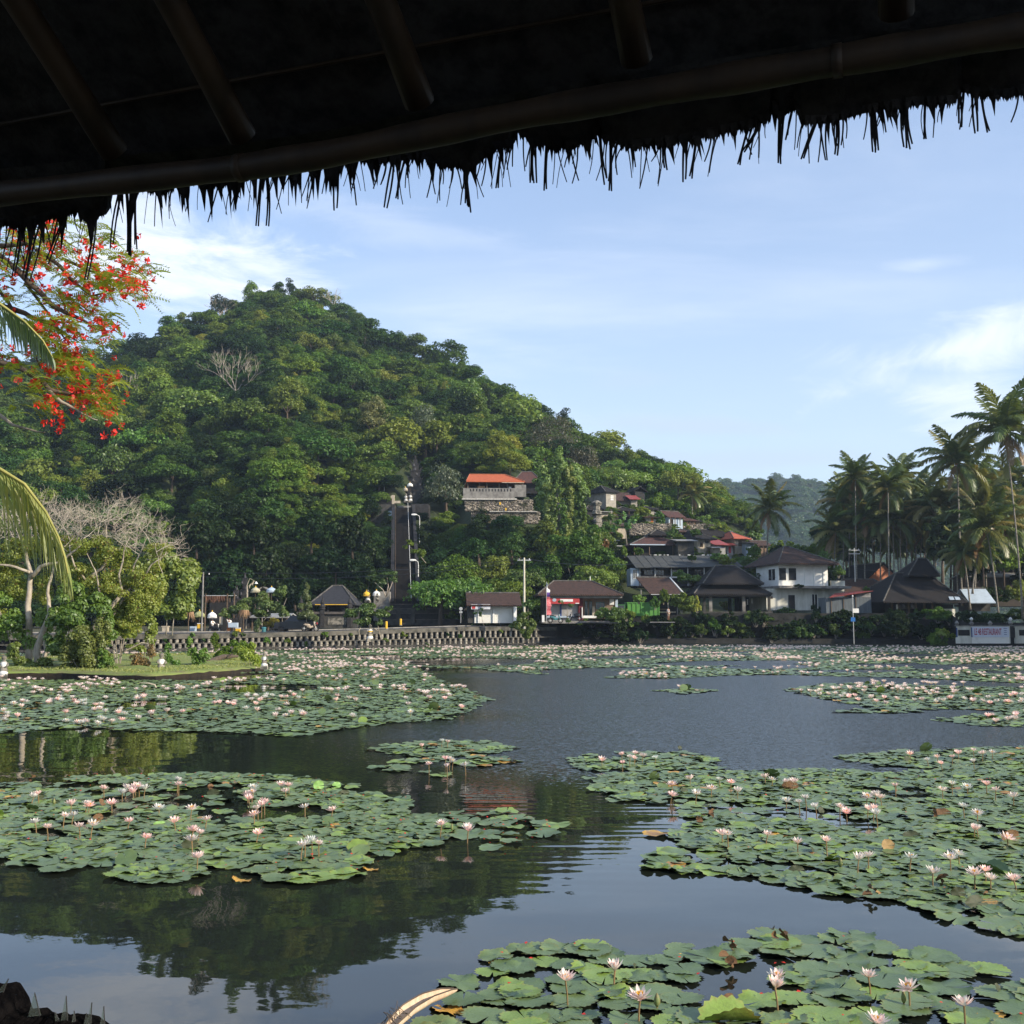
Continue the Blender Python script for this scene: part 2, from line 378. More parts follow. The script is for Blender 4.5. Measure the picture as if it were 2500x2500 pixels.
# ================================================================ setting: water, ground, road, hills
def make_water():
    m = bpy.data.materials.new('lagoon_water'); m.use_nodes = True; t = NT(m.node_tree); t.n.clear()
    o = t.add('ShaderNodeOutputMaterial')
    b = t.add('ShaderNodeBsdfPrincipled', {'Base Color': (.013, .016, .011, 1), 'Roughness': .015, 'IOR': 1.45, 'Specular IOR Level': .5})
    pos = t.add('ShaderNodeNewGeometry').outputs['Position']
    def nz(sx, sy, det, w_=0.0, rot=0.0):
        mp = t.add('ShaderNodeMapping', {0: pos, 3: (sx, sy, 1)}); mp.inputs[2].default_value = (0, 0, rot)
        return t.add('ShaderNodeTexNoise', {'Vector': mp.outputs[0], 'Scale': 1.0, 'Detail': det, 'Roughness': .5}).outputs[0]
    big = nz(.045, .075, 2); sepp = t.add('ShaderNodeSeparateXYZ', {0: pos})
    yy = t.math('ADD', sepp.outputs[1], t.math('MULTIPLY', t.math('SUBTRACT', big, .5), 16))
    xx = t.math('ADD', sepp.outputs[0], t.math('MULTIPLY', t.math('SUBTRACT', big, .5), 14))
    wind = t.math('MULTIPLY', t.ramp(yy, 15, 22), t.ramp(xx, -6.0, 1.0))     # the breeze ruffles the open middle of the lagoon
    rip = nz(5.5, 8.5, 3, rot=.2); swell = nz(.7, 1.9, 2, rot=-.12)
    wv = t.add('ShaderNodeTexWave', {'Vector': t.add('ShaderNodeMapping', {0: pos, 1: (-1.0, -12.0, 0), 3: (.42, 1.0, 1)}).outputs[0], 'Scale': 1.15, 'Distortion': 6.0, 'Detail': 2.5, 'Detail Scale': .5}, wave_type='RINGS').outputs[1]
    ringm = t.math('MULTIPLY', t.math('MULTIPLY', t.ramp(sepp.outputs[1], 9.0, 12.5), t.ramp(sepp.outputs[1], 19, 14)), t.math('MULTIPLY', t.ramp(t.math('ADD', sepp.outputs[0], t.math('MULTIPLY', big, 3)), -1.2, 1.8), t.ramp(nz(.5, .9, 3), .35, .62)))
    def nzc(sx, sy, det, amp, rot=0.0):
        mp = t.add('ShaderNodeMapping', {0: pos, 3: (sx, sy, 1)}); mp.inputs[2].default_value = (0, 0, rot)
        c = t.add('ShaderNodeTexNoise', {'Vector': mp.outputs[0], 'Scale': 1.0, 'Detail': det, 'Roughness': .5}).outputs[1]
        d = t.add('ShaderNodeVectorMath', {0: c, 1: (.5, .5, .5)}, operation='SUBTRACT').outputs[0]
        return t.add('ShaderNodeVectorMath', {0: d, 3: amp}, operation='SCALE').outputs[0]
    a1 = t.math('ADD', t.math('MULTIPLY', wind, .85), .010)
    v = t.add('ShaderNodeVectorMath', {0: nzc(13.0, 19.0, 2, a1, .15), 1: nzc(.6, 1.7, 2, .035, -.1)}, operation='ADD').outputs[0]
    v = t.add('ShaderNodeVectorMath', {0: v, 1: (1, 1, 0)}, operation='MULTIPLY').outputs[0]
    v = t.add('ShaderNodeVectorMath', {0: v, 1: (0, 0, 1)}, operation='ADD').outputs[0]
    v = t.add('ShaderNodeVectorMath', {0: v}, operation='NORMALIZE').outputs[0]
    t.l.new(t.math('ADD', t.math('MULTIPLY', wind, .26), .012), b.inputs['Roughness'])
    h = t.math('MULTIPLY', t.math('MULTIPLY', wv, ringm), .0011)
    t.l.new(t.add('ShaderNodeBump', {'Height': h, 'Strength': 1.0, 'Distance': 1.0, 'Normal': v}).outputs[0], b.inputs['Normal'])
    t.l.new(b.outputs[0], o.inputs[0]); return m
wm = make_water()
structure(MB().add([(-90, -25, 0), (95, -25, 0), (95, 175, 0), (-90, 175, 0)], [(0, 1, 2, 3)]).build('water', wm))

SHORE = [(-700, 1591), (-80, 1591), (260, 1588), (480, 1585), (640, 1582), (900, 1578), (1150, 1574), (1330, 1571), (1440, 1570), (1700, 1571), (1900, 1571), (2100, 1571), (2300, 1572), (2350, 1575), (2520, 1576), (3300, 1577)]
shore = [G(x, y) for x, y in SHORE]
def shoreD(px): return lerp([(a[0], s.y) for a, s in zip(SHORE, shore)], px)
WTOP = [(-700, 1551), (260, 1549), (480, 1547), (640, 1545), (900, 1538), (1150, 1530), (1330, 1530), (1440, 1530), (3300, 1532)]
def wallz(px): return P(px, lerp(WTOP, px), shoreD(px)).z
def GZ(x, y):
    """height of the flat land behind the shore"""
    px, _ = proj((x, y, 1.5)); return wallz(min(max(px, -600), 3200))
# the land behind: a sheet from the shore to the horizon, with the two side banks
def land():
    mb = MB(); rows = []
    for px in list(range(-700, 3301, 40)):
        D = shoreD(px); z = wallz(px); x = ray(px, 1523)[0]
        rows.append([(x*D, D+.3, z-.02), (x*(D+14), D+14, z+.0), (x*(D+45), D+45, max(z, 2.0)), (x*400, 400, 2.2), (x*3500, 3500, 2.2)])
    k = len(rows[0])
    for r in rows: mb.v += r
    for i in range(len(rows)-1):
        for j in range(k-1): mb.f.append((i*k+j, (i+1)*k+j, (i+1)*k+j+1, i*k+j+1))
    return structure(mb.build('ground', m_ground))
land()
# left and right banks of the lagoon, outside the frame, so that it is closed
def bank(pts, out, name):
    mb = MB(); n = len(pts)
    for (x, y) in pts: mb.v += [(x, y, -.3), (x+.4*out, y, 1.1), (x+30*out, y, 1.4), (x+400*out, y, 1.8)]
    for i in range(n-1):
        for j in range(3): mb.f.append((i*4+j, i*4+j+1, (i+1)*4+j+1, (i+1)*4+j))
    structure(mb.build(name, m_ground))
bank([(-4.6, -25), (-4.6, 3.0), (-8.5, 8), (-12, 16), (-20, 30), (-31, 48), (-52, 75), (-78, 103)], -1, 'left_bank')
bank([(6, -25), (8, 8), (16, 25), (36, 60), (60, 90), (84, 124)], 1, 'right_bank')

# road on top of the retaining wall
def road():
    mb = MB(); ks = MB(); ln = MB()
    L = []
    for px in range(-300, 1341, 20):
        D = shoreD(px); z = wallz(px); x = ray(px, 1523)[0]
        L.append((x, D, z))
    for i in range(len(L)-1):
        (x0, D0, z0), (x1, D1, z1) = L[i], L[i+1]
        mb.add([(x0*(D0+1.3), D0+1.3, z0+.01), (x1*(D1+1.3), D1+1.3, z1+.01), (x1*(D1+7.5), D1+7.5, z1+.06), (x0*(D0+7.5), D0+7.5, z0+.06)], [(0, 1, 2, 3)])
        ks.add([(x0*(D0+7.5), D0+7.5, z0+.02), (x1*(D1+7.5), D1+7.5, z1+.02), (x1*(D1+7.5), D1+7.5, z1+.16), (x0*(D0+7.5), D0+7.5, z0+.16), (x0*(D0+8.8), D0+8.8, z0+.16), (x1*(D1+8.8), D1+8.8, z1+.16)], [(0, 1, 2, 3), (3, 2, 5, 4)])
        if i % 3 == 0: ln.add([(x0*(D0+4.3), D0+4.3, z0+.045), (x1*(D1+4.3), D1+4.3, z1+.045), (x1*(D1+4.42), D1+4.42, z1+.046), (x0*(D0+4.42), D0+4.42, z0+.046)], [(0, 1, 2, 3)])
    structure(mb.build('road', m_asphalt)); structure(ks.build('kerb', m_conc)); structure(ln.build('road_marking', m_white))
road()

# main hill: a surface over azimuth and slope, planar on average, with spurs
SKY = [(-700, 1000), (-300, 930), (0, 900), (150, 893), (230, 885), (290, 862), (350, 842), (400, 800), (470, 780), (540, 772), (575, 745), (620, 722), (680, 720), (760, 742), (815, 752), (870, 782), (930, 825), (1000, 858), (1060, 872), (1100, 893), (1180, 940), (1240, 965), (1290, 1008), (1390, 1055), (1450, 1095), (1550, 1128), (1640, 1158), (1700, 1195), (1760, 1215), (1830, 1265), (1900, 1350), (1990, 1450), (2060, 1515)]
RD = [(-700, 300), (0, 300), (400, 300), (650, 315), (1000, 290), (1300, 262), (1550, 245), (1800, 225), (2060, 190)]
D0T = [(-700, 150), (900, 150), (1050, 152), (1350, 140), (1500, 146), (1900, 155), (2060, 170)]
Z0 = 2.1
def terr(px, s):
    ys = lerp(SKY, px); er = ray(px, ys)[1]; Dr = lerp(RD, px); D0 = lerp(D0T, px)
    zr = er*Dr; z0 = Z0-H; m = (zr-z0)/(Dr-D0); e0 = z0/D0
    e = e0+(er-e0)*s; D = (m*D0-z0)/(m-e) if abs(m-e) > 1e-6 else D0
    k = 4*s*(1-s)
    D += k*(24*pnoise(Vector((px/190, s*2.0, 3.1)))+9*pnoise(Vector((px/60, s*5, 7.7))))
    x = ray(px, 1523)[0]
    return Vector((x*D, D, H+e*D))
def terr_at(px, py):
    """point of the hill seen at a pixel"""
    lo, hi = 0.0, 1.0
    for _ in range(24):
        mid = (lo+hi)/2
        if proj(terr(px, mid))[1] > py: lo = mid
        else: hi = mid
    return terr(px, lo)
def hill():
    mb = MB(); NS = 40; cols = list(range(-700, 2061, 20))
    for px in cols:
        for j in range(NS+1): q_ = terr(px, j/NS); mb.v.append((q_.x*1.004, q_.y*1.004, q_.z-.9))
        p = terr(px, 1.0); x = p.x/p.y
        mb.v.append((x*(p.y+60), p.y+60, p.z*.75)); mb.v.append((x*(p.y+160), p.y+160, 1.5))
    k = NS+3
    for i in range(len(cols)-1):
        for j in range(k-1): mb.f.append((i*k+j, (i+1)*k+j, (i+1)*k+j+1, i*k+j+1))
    return structure(mb.build('hill', mat('hillside_soil', (.026, .04, .014), (.04, .05, .02), .15, .95, .2), smooth=True))
hill()
# far hill, blue with distance
FH = [(1500, 1215), (1640, 1195), (1740, 1187), (1770, 1178), (1850, 1172), (1900, 1163), (1960, 1163), (2030, 1178), (2110, 1215), (2250, 1275), (2400, 1320), (2700, 1400)]
def fterr(px, s):
    ys = lerp(FH, px); er = ray(px, ys)[1]; D = 620+(1000-620)*s+40*pnoise(Vector((px/90, s*3, 1.7)))
    e = er*s**.85; x = ray(px, 1523)[0]; return Vector((x*D, D, H+e*D-2))
mb = MB(); cols = list(range(1480, 2701, 30))
for px in cols:
    for j in range(13): mb.v.append(tuple(fterr(px, j/12)))
    p = fterr(px, 1.0); mb.v.append((p.x*1.3, p.y*1.3, 0))
for i in range(len(cols)-1):
    for j in range(13): mb.f.append((i*14+j, (i+1)*14+j, (i+1)*14+j+1, i*14+j+1))
structure(mb.build('far_hill', mat('far_hill_soil', (.04, .055, .03), (.03, .045, .025), .05, .95, .3), smooth=True))

# ================================================================ woods on the hill
crowns = [crown_mesh('crown', LF_hill, 11+i, 3400, .10, s) for i, s in enumerate(('round', 'rough', 'flat', 'tall', 'rough', 'round', 'round', 'rough'))]
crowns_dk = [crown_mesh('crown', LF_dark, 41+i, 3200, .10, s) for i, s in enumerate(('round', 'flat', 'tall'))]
crowns_br = [crown_mesh('crown', LF_bright, 61+i, 3200, .10, s) for i, s in enumerate(('round', 'flat', 'rough'))]
def trunk_mesh(seed, h=1.0, r=.06, m=m_barkdk):
    rg = random.Random(seed); mb = MB()
    mb.tube([(0, 0, -.35), (.02, 0, .1*h), (.05*rg.uniform(-1, 1), .04, .5*h), (.06*rg.uniform(-1, 1), .03, .85*h)], [r*1.3, r, r*.8, r*.5], 6)
    for k in range(4):
        a = rg.uniform(0, 6.28); mb.tube([(0, 0, .4*h), (.22*math.cos(a), .22*math.sin(a), .7*h), (.5*math.cos(a), .5*math.sin(a), .95*h)], [r*.5, r*.35, r*.15], 4)
    return mb.mesh('trunk', m)
trunks = [trunk_mesh(i) for i in range(4)]
KEEP = [  # screen regions of the hill that stay free of trees (buildings, terraces, stairs)
    [(905, 1195), (1090, 1195), (1095, 1290), (1035, 1310), (1035, 1500), (935, 1500), (945, 1290), (900, 1270)],
    [(968, 1090), (1052, 1090), (1052, 1250), (968, 1250)],
    [(1110, 1150), (1300, 1150), (1330, 1285), (1115, 1290)],
    [(1420, 1200), (1600, 1195), (1600, 1255), (1750, 1262), (1850, 1300), (1950, 1350), (2100, 1350), (2100, 1530), (1500, 1530), (1500, 1300), (1440, 1280)]]
def free(px, py, up):
    for pl_ in KEEP:
        if inpoly(px, py, pl_) or inpoly(px, py-up*.55, pl_) or inpoly(px-up*.3, py-up*.3, pl_) or inpoly(px+up*.3, py-up*.3, pl_): return False
    return True
rg = random.Random(5)
GRID = {}
def dart(n, rmin, rmax, tries, lo=0, hi=1.0, pxlo=-250, pxhi=1960, k=.60):
    res = []
    for _ in range(tries):
        if len(res) >= n: break
        px = rg.uniform(pxlo, pxhi); s = rg.random()
        s = lo+(hi-lo)*s; p = terr(px, s); R = rg.uniform(rmin, rmax)
        sx, sy = proj(p); up = R*1.5*F/p.y
        if sy > 1535 or not free(sx, sy, up): continue
        ok = True
        cx, cy = int(p.x//10), int(p.y//10)
        for q, r_ in (z for a in (-1, 0, 1) for b in (-1, 0, 1) for z in GRID.get((cx+a, cy+b), ())):
            if (q-p).length < (R+r_)*k: ok = False; break
        if ok: GRID.setdefault((cx, cy), []).append((p, R)); res.append((p, R, px, s))
    return res
def zone(px, s):
    if s > .93: a = "on the skyline"
    elif s > .62: a = "high up"
    elif s > .3: a = "halfway up"
    else: a = "low down"
    b = "at the far left behind the flame tree" if px < 300 else "below the summit's lone tree" if px < 560 else "under the summit" if px < 850 else "above the long stairway" if px < 1100 else "behind the orange-roofed pavilion" if px < 1400 else "above the village houses"
    return a, b
big = dart(285, 3.2, 7.0, 12000)
used_tree = 0
for p, R, px, s in big:
    dark = (s < .22 and px < 960) or rg.random() < .16  # low left slope: shade put in as darker leaves
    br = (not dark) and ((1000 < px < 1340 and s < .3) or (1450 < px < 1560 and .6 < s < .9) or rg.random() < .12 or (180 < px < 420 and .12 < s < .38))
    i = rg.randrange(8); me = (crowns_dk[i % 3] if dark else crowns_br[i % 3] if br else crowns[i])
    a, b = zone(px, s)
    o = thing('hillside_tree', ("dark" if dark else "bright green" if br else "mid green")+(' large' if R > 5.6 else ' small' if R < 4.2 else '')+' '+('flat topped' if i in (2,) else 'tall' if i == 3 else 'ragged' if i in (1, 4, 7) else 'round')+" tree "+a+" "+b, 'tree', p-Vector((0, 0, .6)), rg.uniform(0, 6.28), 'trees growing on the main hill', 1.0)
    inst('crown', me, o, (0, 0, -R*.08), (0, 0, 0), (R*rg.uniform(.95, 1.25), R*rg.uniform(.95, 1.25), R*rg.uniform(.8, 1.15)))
    inst('trunk', trunks[i % 4], o, (0, 0, 0), (0, 0, 0), (R*.6, R*.6, R*.7))
small = dart(5200, 1.3, 3.6, 42000, k=.46)
small += dart(4200, .8, 1.5, 26000, k=.42)
pts = []; rz = []; scs = []; ix = []
for p, R, px, s in small:
    dark = (s < .2 and px < 960) or rg.random() < .2  # low left scrub gets its shade from darker leaves too
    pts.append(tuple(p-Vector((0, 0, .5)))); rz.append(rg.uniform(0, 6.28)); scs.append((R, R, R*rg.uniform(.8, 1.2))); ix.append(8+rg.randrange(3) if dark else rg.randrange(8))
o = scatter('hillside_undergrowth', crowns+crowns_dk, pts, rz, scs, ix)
tag(o, 'thick green scrub filling the gaps between the hillside trees', 'undergrowth')
# beyond the crest and on the far hill
pts = []; rz = []; scs = []; ix = []
for k in range(2600):
    px = rg.uniform(1490, 2690); s = rg.random()**.8; p = fterr(px, s); R = rg.uniform(5, 9)
    pts.append(tuple(p-Vector((0, 0, 2)))); rz.append(rg.uniform(0, 6.28)); scs.append((R, R, R*.9)); ix.append(rg.randrange(4))
fc = [crown_mesh('crown', LF_far, 81+i, 900, .17, s) for i, s in enumerate(('round', 'flat', 'rough', 'round'))]
o = scatter('far_hill_forest', fc, pts, rz, scs, ix); tag(o, 'bluish forest covering the distant low hill', 'forest')

# bare trees standing out of the woods
def bare_tree(px, py, h, label, D=None, depth=4, seed=1, m=m_bark, r=.16):
    p = P(px, py, D) if D else terr_at(px, py)
    rg2 = random.Random(seed); t = thing('bare_tree', label, 'tree', p, 0, 'leafless pale trees on the hill')
    mb = MB(); mb.tube([(0, 0, -1), (.1, 0, h*.12), (0, 0, h*.3)], [r*1.2, r, r*.8], 7); mb.build('trunk', m, t)
    br = MB()
    for k in range(6):
        a = k*1.05+rg2.uniform(-.3, .3); branchy(br, Vector((0, 0, h*(.2+.02*k))), Vector((math.cos(a)*.8, math.sin(a)*.6, .75)), h*.34, r*.6, depth-1, rg2, .5, .12, 3, None, 4, .2)
    br.build('branches', m, t); return t
bare_tree(560, 990, 11.5, 'wide bare grey tree halfway up the hillside', seed=3)
bare_tree(300, 985, 8, 'narrow bare upright tree left of the wide bare tree', seed=4, depth=3)
bare_tree(515, 785, 8.5, 'thin bare tree beside the lone crown left of the summit', seed=5, depth=3)
bare_tree(800, 760, 6.5, 'small bare tree right of the summit', seed=7, depth=3)
def spot_tree(name, label, px, py, R, me, hs=1.0, D=None, group=None, trunk=True, zoff=0.0):
    p = P(px, py, D) if D else terr_at(px, py)
    o = thing(name, label, 'tree', p, px*.7, group)
    inst('crown', me, o, (0, 0, R*.15+zoff), (0, 0, 0), (R, R, R*hs))
    if trunk: inst('trunk', trunks[int(px) % 4], o, (0, 0, 0), (0, 0, 0), (R, R, R+zoff))
    return o
spot_tree('summit_tree', 'lone dark round tree on the ridge left of the summit', 520, 780, 4.4, crowns_dk[0], 1.3)
spot_tree('summit_tree', 'tall crown standing at the left edge of the summit', 592, 745, 3.4, crowns[3], 1.2)
spot_tree('summit_tree', 'tiny tree poking above the summit line', 712, 735, 1.6, crowns[3], 1.3)
spot_tree('yellowish_tree', 'tall yellowish green tree left of the stairway lamp', 905, 1080, 4.6, crown_mesh('crown', leafmat('olive_leaves', (.12, .15, .04, 1), (.20, .21, .06, 1), orand=.1), 91, 3600, .075, 'tall'), 1.15)
spot_tree('grey_green_tree', 'tall grey green tree directly above the stairway gate', 1035, 1118, 5.6, crown_mesh('crown', leafmat('grey_leaves', (.085, .12, .06, 1), (.13, .16, .085, 1), orand=.1), 92, 3600, .07, 'tall'), 1.15)
spot_tree('grey_green_tree', 'broad grey green tree between the stair gate and the orange roof', 1090, 1262, 5.6, crown_mesh('crown', MATS['grey_leaves'], 93, 3600, .07, 'round'), 1.3)
spot_tree('dusky_tree', 'large dusky brown green tree on the ridge right of the orange roof', 1350, 1130, 6.5, crown_mesh('crown', leafmat('dusky_leaves', (.055, .07, .035, 1), (.09, .10, .055, 1), orand=.1), 94, 4200, .06, 'round'), 1.2)
spot_tree('dusky_tree', 'dusky crown just below the big ridge tree', 1420, 1175, 4.8, crown_mesh('crown', MATS['dusky_leaves'], 95, 3600, .07, 'rough'), 1.2)
spot_tree('bright_tree', 'fresh green tree half up the right flank', 1130, 1010, 6.0, crowns_br[0], 1.2)
spot_tree('bright_tree', 'bright yellow green tree left of the bare tree', 340, 1130, 5.6, crowns_br[1], 1.25)
spot_tree('bright_tree', 'bright yellow green tree low behind the island', 260, 1185, 5.2, crowns_br[2], 1.2)
spot_tree('umbrella_tree', 'flat topped tree with pale trunk above the village', 1662, 1255, 4.4, crowns[2], 1.3, zoff=2.4)
# the slope below the orange pavilion: lit shrubs
for k, (px, py, R) in enumerate(((1075, 1500, 4.2), (1150, 1490, 4.0), (1230, 1480, 3.6), (1040, 1470, 3.0), (1120, 1430, 3.6), (1200, 1425, 3.4), (1280, 1445, 3.2), (1330, 1430, 3.0), (1410, 1400, 3.6), (1450, 1440, 3.4), (1480, 1400, 2.4), (1340, 1370, 3.4), (1250, 1365, 3.2), (1170, 1370, 3.0))):
    D = 136+(1500-py)*.16
    spot_tree('slope_tree', ('leafy tree rising behind the shuttered kiosk', 'green tree above the kiosk roof', 'green tree left of the utility pole', 'tree beside the foot of the stairs', 'shrubby tree on the slope above the kiosk', 'shrubby tree under the rubble wall', 'tree directly above the utility pole', 'tree above the shop roof ridge', 'dark tree under the hanging vines', 'tree with red tinged leaves behind the shop', 'small tree behind the shop right end', 'dark shrub at the foot of the vine tree', 'dark shrub under the rubble terrace', 'shrub right of the stairs')[k], px, py, R, (crowns_br[k % 3] if k in (0, 1, 3, 6, 9) else crowns[k % 8]), 1.15, D=D, group='trees on the slope below the orange pavilion', zoff=-.9)

for k, (px, py, R, dk) in enumerate(((1060, 1345, 3.0, 0), (1110, 1335, 3.2, 0), (1165, 1330, 3.0, 1), (1225, 1330, 3.0, 0), (1285, 1320, 2.8, 1), (1325, 1315, 2.6, 0), (915, 1330, 3.0, 1), (925, 1400, 3.2, 1), (900, 1270, 2.8, 1), (1080, 1300, 2.4, 0), (1130, 1300, 2.0, 0), (1050, 1410, 2.8, 1), (1065, 1465, 2.6, 0), (935, 1350, 2.4, 1), (930, 1455, 2.6, 1), (1330, 1240, 3.0, 0), (1130, 1375, 2.8, 1), (1290, 1385, 2.8, 0), (1065, 1210, 2.4, 0), (1110, 1245, 2.2, 0), (1420, 1330, 2.8, 0), (1440, 1300, 2.4, 1), (885, 1215, 3.0, 0), (1500, 1385, 2.6, 1), (1520, 1430, 2.4, 0))):
    spot_tree('slope_bush', ('dark ' if dk else 'green ')+'bush '+('right of the stairway' if 1040 < px < 1100 else 'under the rubble terrace' if 1100 <= px < 1310 else 'left of the stairway' if px < 960 else 'among the vines')+(' near its top' if py < 1290 else ' half way down' if py < 1380 else ' near the bottom'), px, py, R, crowns_dk[k % 3] if dk else crowns[k % 8], .9, group='bushes around the stairway', trunk=False, zoff=-.5)

for k, (px, py, R) in enumerate(((955, 1195, 2.6), (930, 1235, 2.4), (975, 1160, 2.6), (1045, 1175, 2.8), (1060, 1240, 2.6), (1085, 1290, 2.8), (985, 1120, 2.8), (1320, 1270, 2.6), (1180, 1290, 1.8), (1255, 1290, 2.0), (1110, 1200, 3.0))):
    spot_tree('terrace_bush', ('bush under the highest street lamp', 'bush before the left terrace wall', 'dark bush left of the gate tower', 'dark bush right of the gate tower', 'bush right of the twin statues', 'bush under the right terrace wall', 'bush above the gate tower', 'bush right of the rubble terrace', 'small bush under the left rubble wall', 'small bush under the right rubble wall', 'bush left of the orange roof')[k], px, py, R, crowns_dk[k % 3] if k % 2 == 0 else crowns[k % 8], 1.0, group='bushes around the hill terraces', trunk=False, zoff=-.4)
pts = []; rz = []; scs = []; ix = []; rv = random.Random(88)
for k in range(2600):
    px = rv.uniform(1400, 2040); s_ = rv.uniform(.05, .8); p = terr(px, s_); sx, sy = proj(p)
    if not (1190 < sy < 1420): continue
    R = rv.uniform(.35, .95); pts.append(tuple(p)); rz.append(rv.uniform(0, 6)); scs.append((R, R, R*.8)); ix.append(rv.randrange(8))
o = scatter('village_scrub', crowns, pts, rz, scs, ix); tag(o, 'low green scrub and weeds between the village houses', 'undergrowth')

for k in range(16):
    px = (952, 1026)[k % 2]+rg.uniform(-6, 6); f = k/16; D = 147+f*36; py = 1470-f*210
    spot_tree('stair_side_bush', 'dark bush crowding the %s side of the stairway %s' % (('left', 'right')[k % 2], 'near its foot' if f < .35 else 'half way up' if f < .7 else 'near its top'), px, py, 1.5+rg.random()*.7, crowns_dk[k % 3], 1.0, D=D, group='bushes along the stairway', trunk=False, zoff=-.6)
# ================================================================ retaining wall with two tiers of stone balusters
def retaining_wall():
    t = thing('retaining_wall', 'long lagoon wall built of two rows of round stone columns below the road', 'wall', (0, 0, 0))
    cap = MB(); led = MB(); back = MB(); foot = MB()
    pl = [(px, shoreD(px), wallz(px), ray(px, 1523)[0]) for px in range(-700, 1361, 20)]
    def strip(mb, o0, o1, f0, f1):
        for (pa, Da, za, xa), (pb, Db, zb, xb) in zip(pl, pl[1:]):
            q = [(xa*(Da+o0), Da+o0, f0(za)), (xb*(Db+o0), Db+o0, f0(zb)), (xb*(Db+o1), Db+o1, f0(zb)), (xa*(Da+o1), Da+o1, f0(za)),
                 (xa*(Da+o0), Da+o0, f1(za)), (xb*(Db+o0), Db+o0, f1(zb)), (xb*(Db+o1), Db+o1, f1(zb)), (xa*(Da+o1), Da+o1, f1(za))]
            mb.add(q, [(0, 3, 2, 1), (4, 5, 6, 7), (0, 1, 5, 4), (3, 7, 6, 2), (1, 2, 6, 5), (3, 0, 4, 7)])
    strip(cap, -.10, 1.3, lambda z: z-.46, lambda z: z+.0)
    strip(led, -.16, .5, lambda z: .38*z-.04, lambda z: .38*z+.04)
    strip(back, .5, .9, lambda z: -.3, lambda z: z-.33)
    strip(foot, -.35, .5, lambda z: -.3, lambda z: .10)
    cap.build('coping', mat('mossy_coping', (.13, .12, .10), (.035, .036, .03), .9, .95, .06), t)
    led.build('ledge', MATS['mossy_coping'], t); back.build('wall_face', m_blackstone, t); foot.build('footing', m_darkstone, t)
    up = MB().lathe([(.15, 0), (.185, .04), (.165, .12), (.185, .5), (.165, .9), (.185, .96), (.15, 1)], 10).mesh('column', m_stone, True)
    x = G(-90, 1591).x; n = 0; px = -60.0
    while px < 1318:
        D = shoreD(px); z = wallz(px); xx = ray(px, 1523)[0]
        o = inst('column', up, t, (xx*(D+.12), D+.12, .38*z+.04), (0, 0, rg.random()*6), (rg.uniform(.9, 1.1), 1, .62*z-.50)) if px > 240 else None
        if px > 240: inst('column', up, t, (xx*(D-.05)+.26, D+.02, .08), (0, 0, rg.random()*6), (rg.uniform(.9, 1.1), .98, .38*z-.12))
        px += .60*F/D
    return t
retaining_wall()
# dark bank wall on the right, and the raised ground behind it
m_bank = mat('shade_dark_bank_stone', (.035, .034, .03), (.018, .018, .016), .9, .95, .08)  # shade along the shore put into the dark wall colour
BT = [(1440, 1516), (1560, 1508), (1640, 1502), (1700, 1497), (2330, 1497), (2345, 1520), (3300, 1520)]
def terrace():
    mb = MB(); g = MB(); st = MB(); rr = random.Random(9)
    xs = list(range(1360, 3301, 20)); row = []
    for px in xs:
        D = shoreD(px)+2.2; z = P(px, lerp(BT, px), D).z if px >= 1440 else wallz(px)+.1
        x = ray(px, 1523)[0]; row.append((px, D, z, x))
    for (pa, Da, za, xa), (pb, Db, zb, xb) in zip(row, row[1:]):
        mb.add([(xa*Da, Da, 0), (xb*Db, Db, 0), (xb*Db, Db, zb), (xa*Da, Da, za)], [(0, 1, 2, 3)])
        mb.add([(xa*(Da-2.2), Da-2.2, -.2), (xb*(Db-2.2), Db-2.2, -.2), (xb*(Db-2.1), Db-2.1, .55), (xa*(Da-2.1), Da-2.1, .55), (xb*Db, Db, .7), (xa*Da, Da, .7)], [(0, 1, 2, 3), (3, 2, 4, 5)])
        g.add([(xa*Da, Da, za), (xb*Db, Db, zb), (xb*185, 185, max(zb, 2.3)), (xa*185, 185, max(za, 2.3))], [(0, 1, 2, 3)])
        if 1400 < pa < 2520:
            for k in range(3):
                zz_ = .7+(za-.9)*(k+.5)/3; yy_ = Da-.04
                xo = xa*Da+rr.uniform(-.5, .5); st.box(xo, xo+rr.uniform(.3, 1.0), yy_-rr.uniform(.0, .10), yy_+.2, zz_-rr.uniform(.1, .26), zz_+rr.uniform(.05, .25))
    b = mb.build('bank_wall', m_bank); tag(b, 'dark overgrown stone bank wall below the buildings on the right shore', 'wall')
    s = st.build('bank_stones', m_bank, b); s['kind'] = 'stuff'
    structure(g.build('raised_ground', m_ground))
terrace()

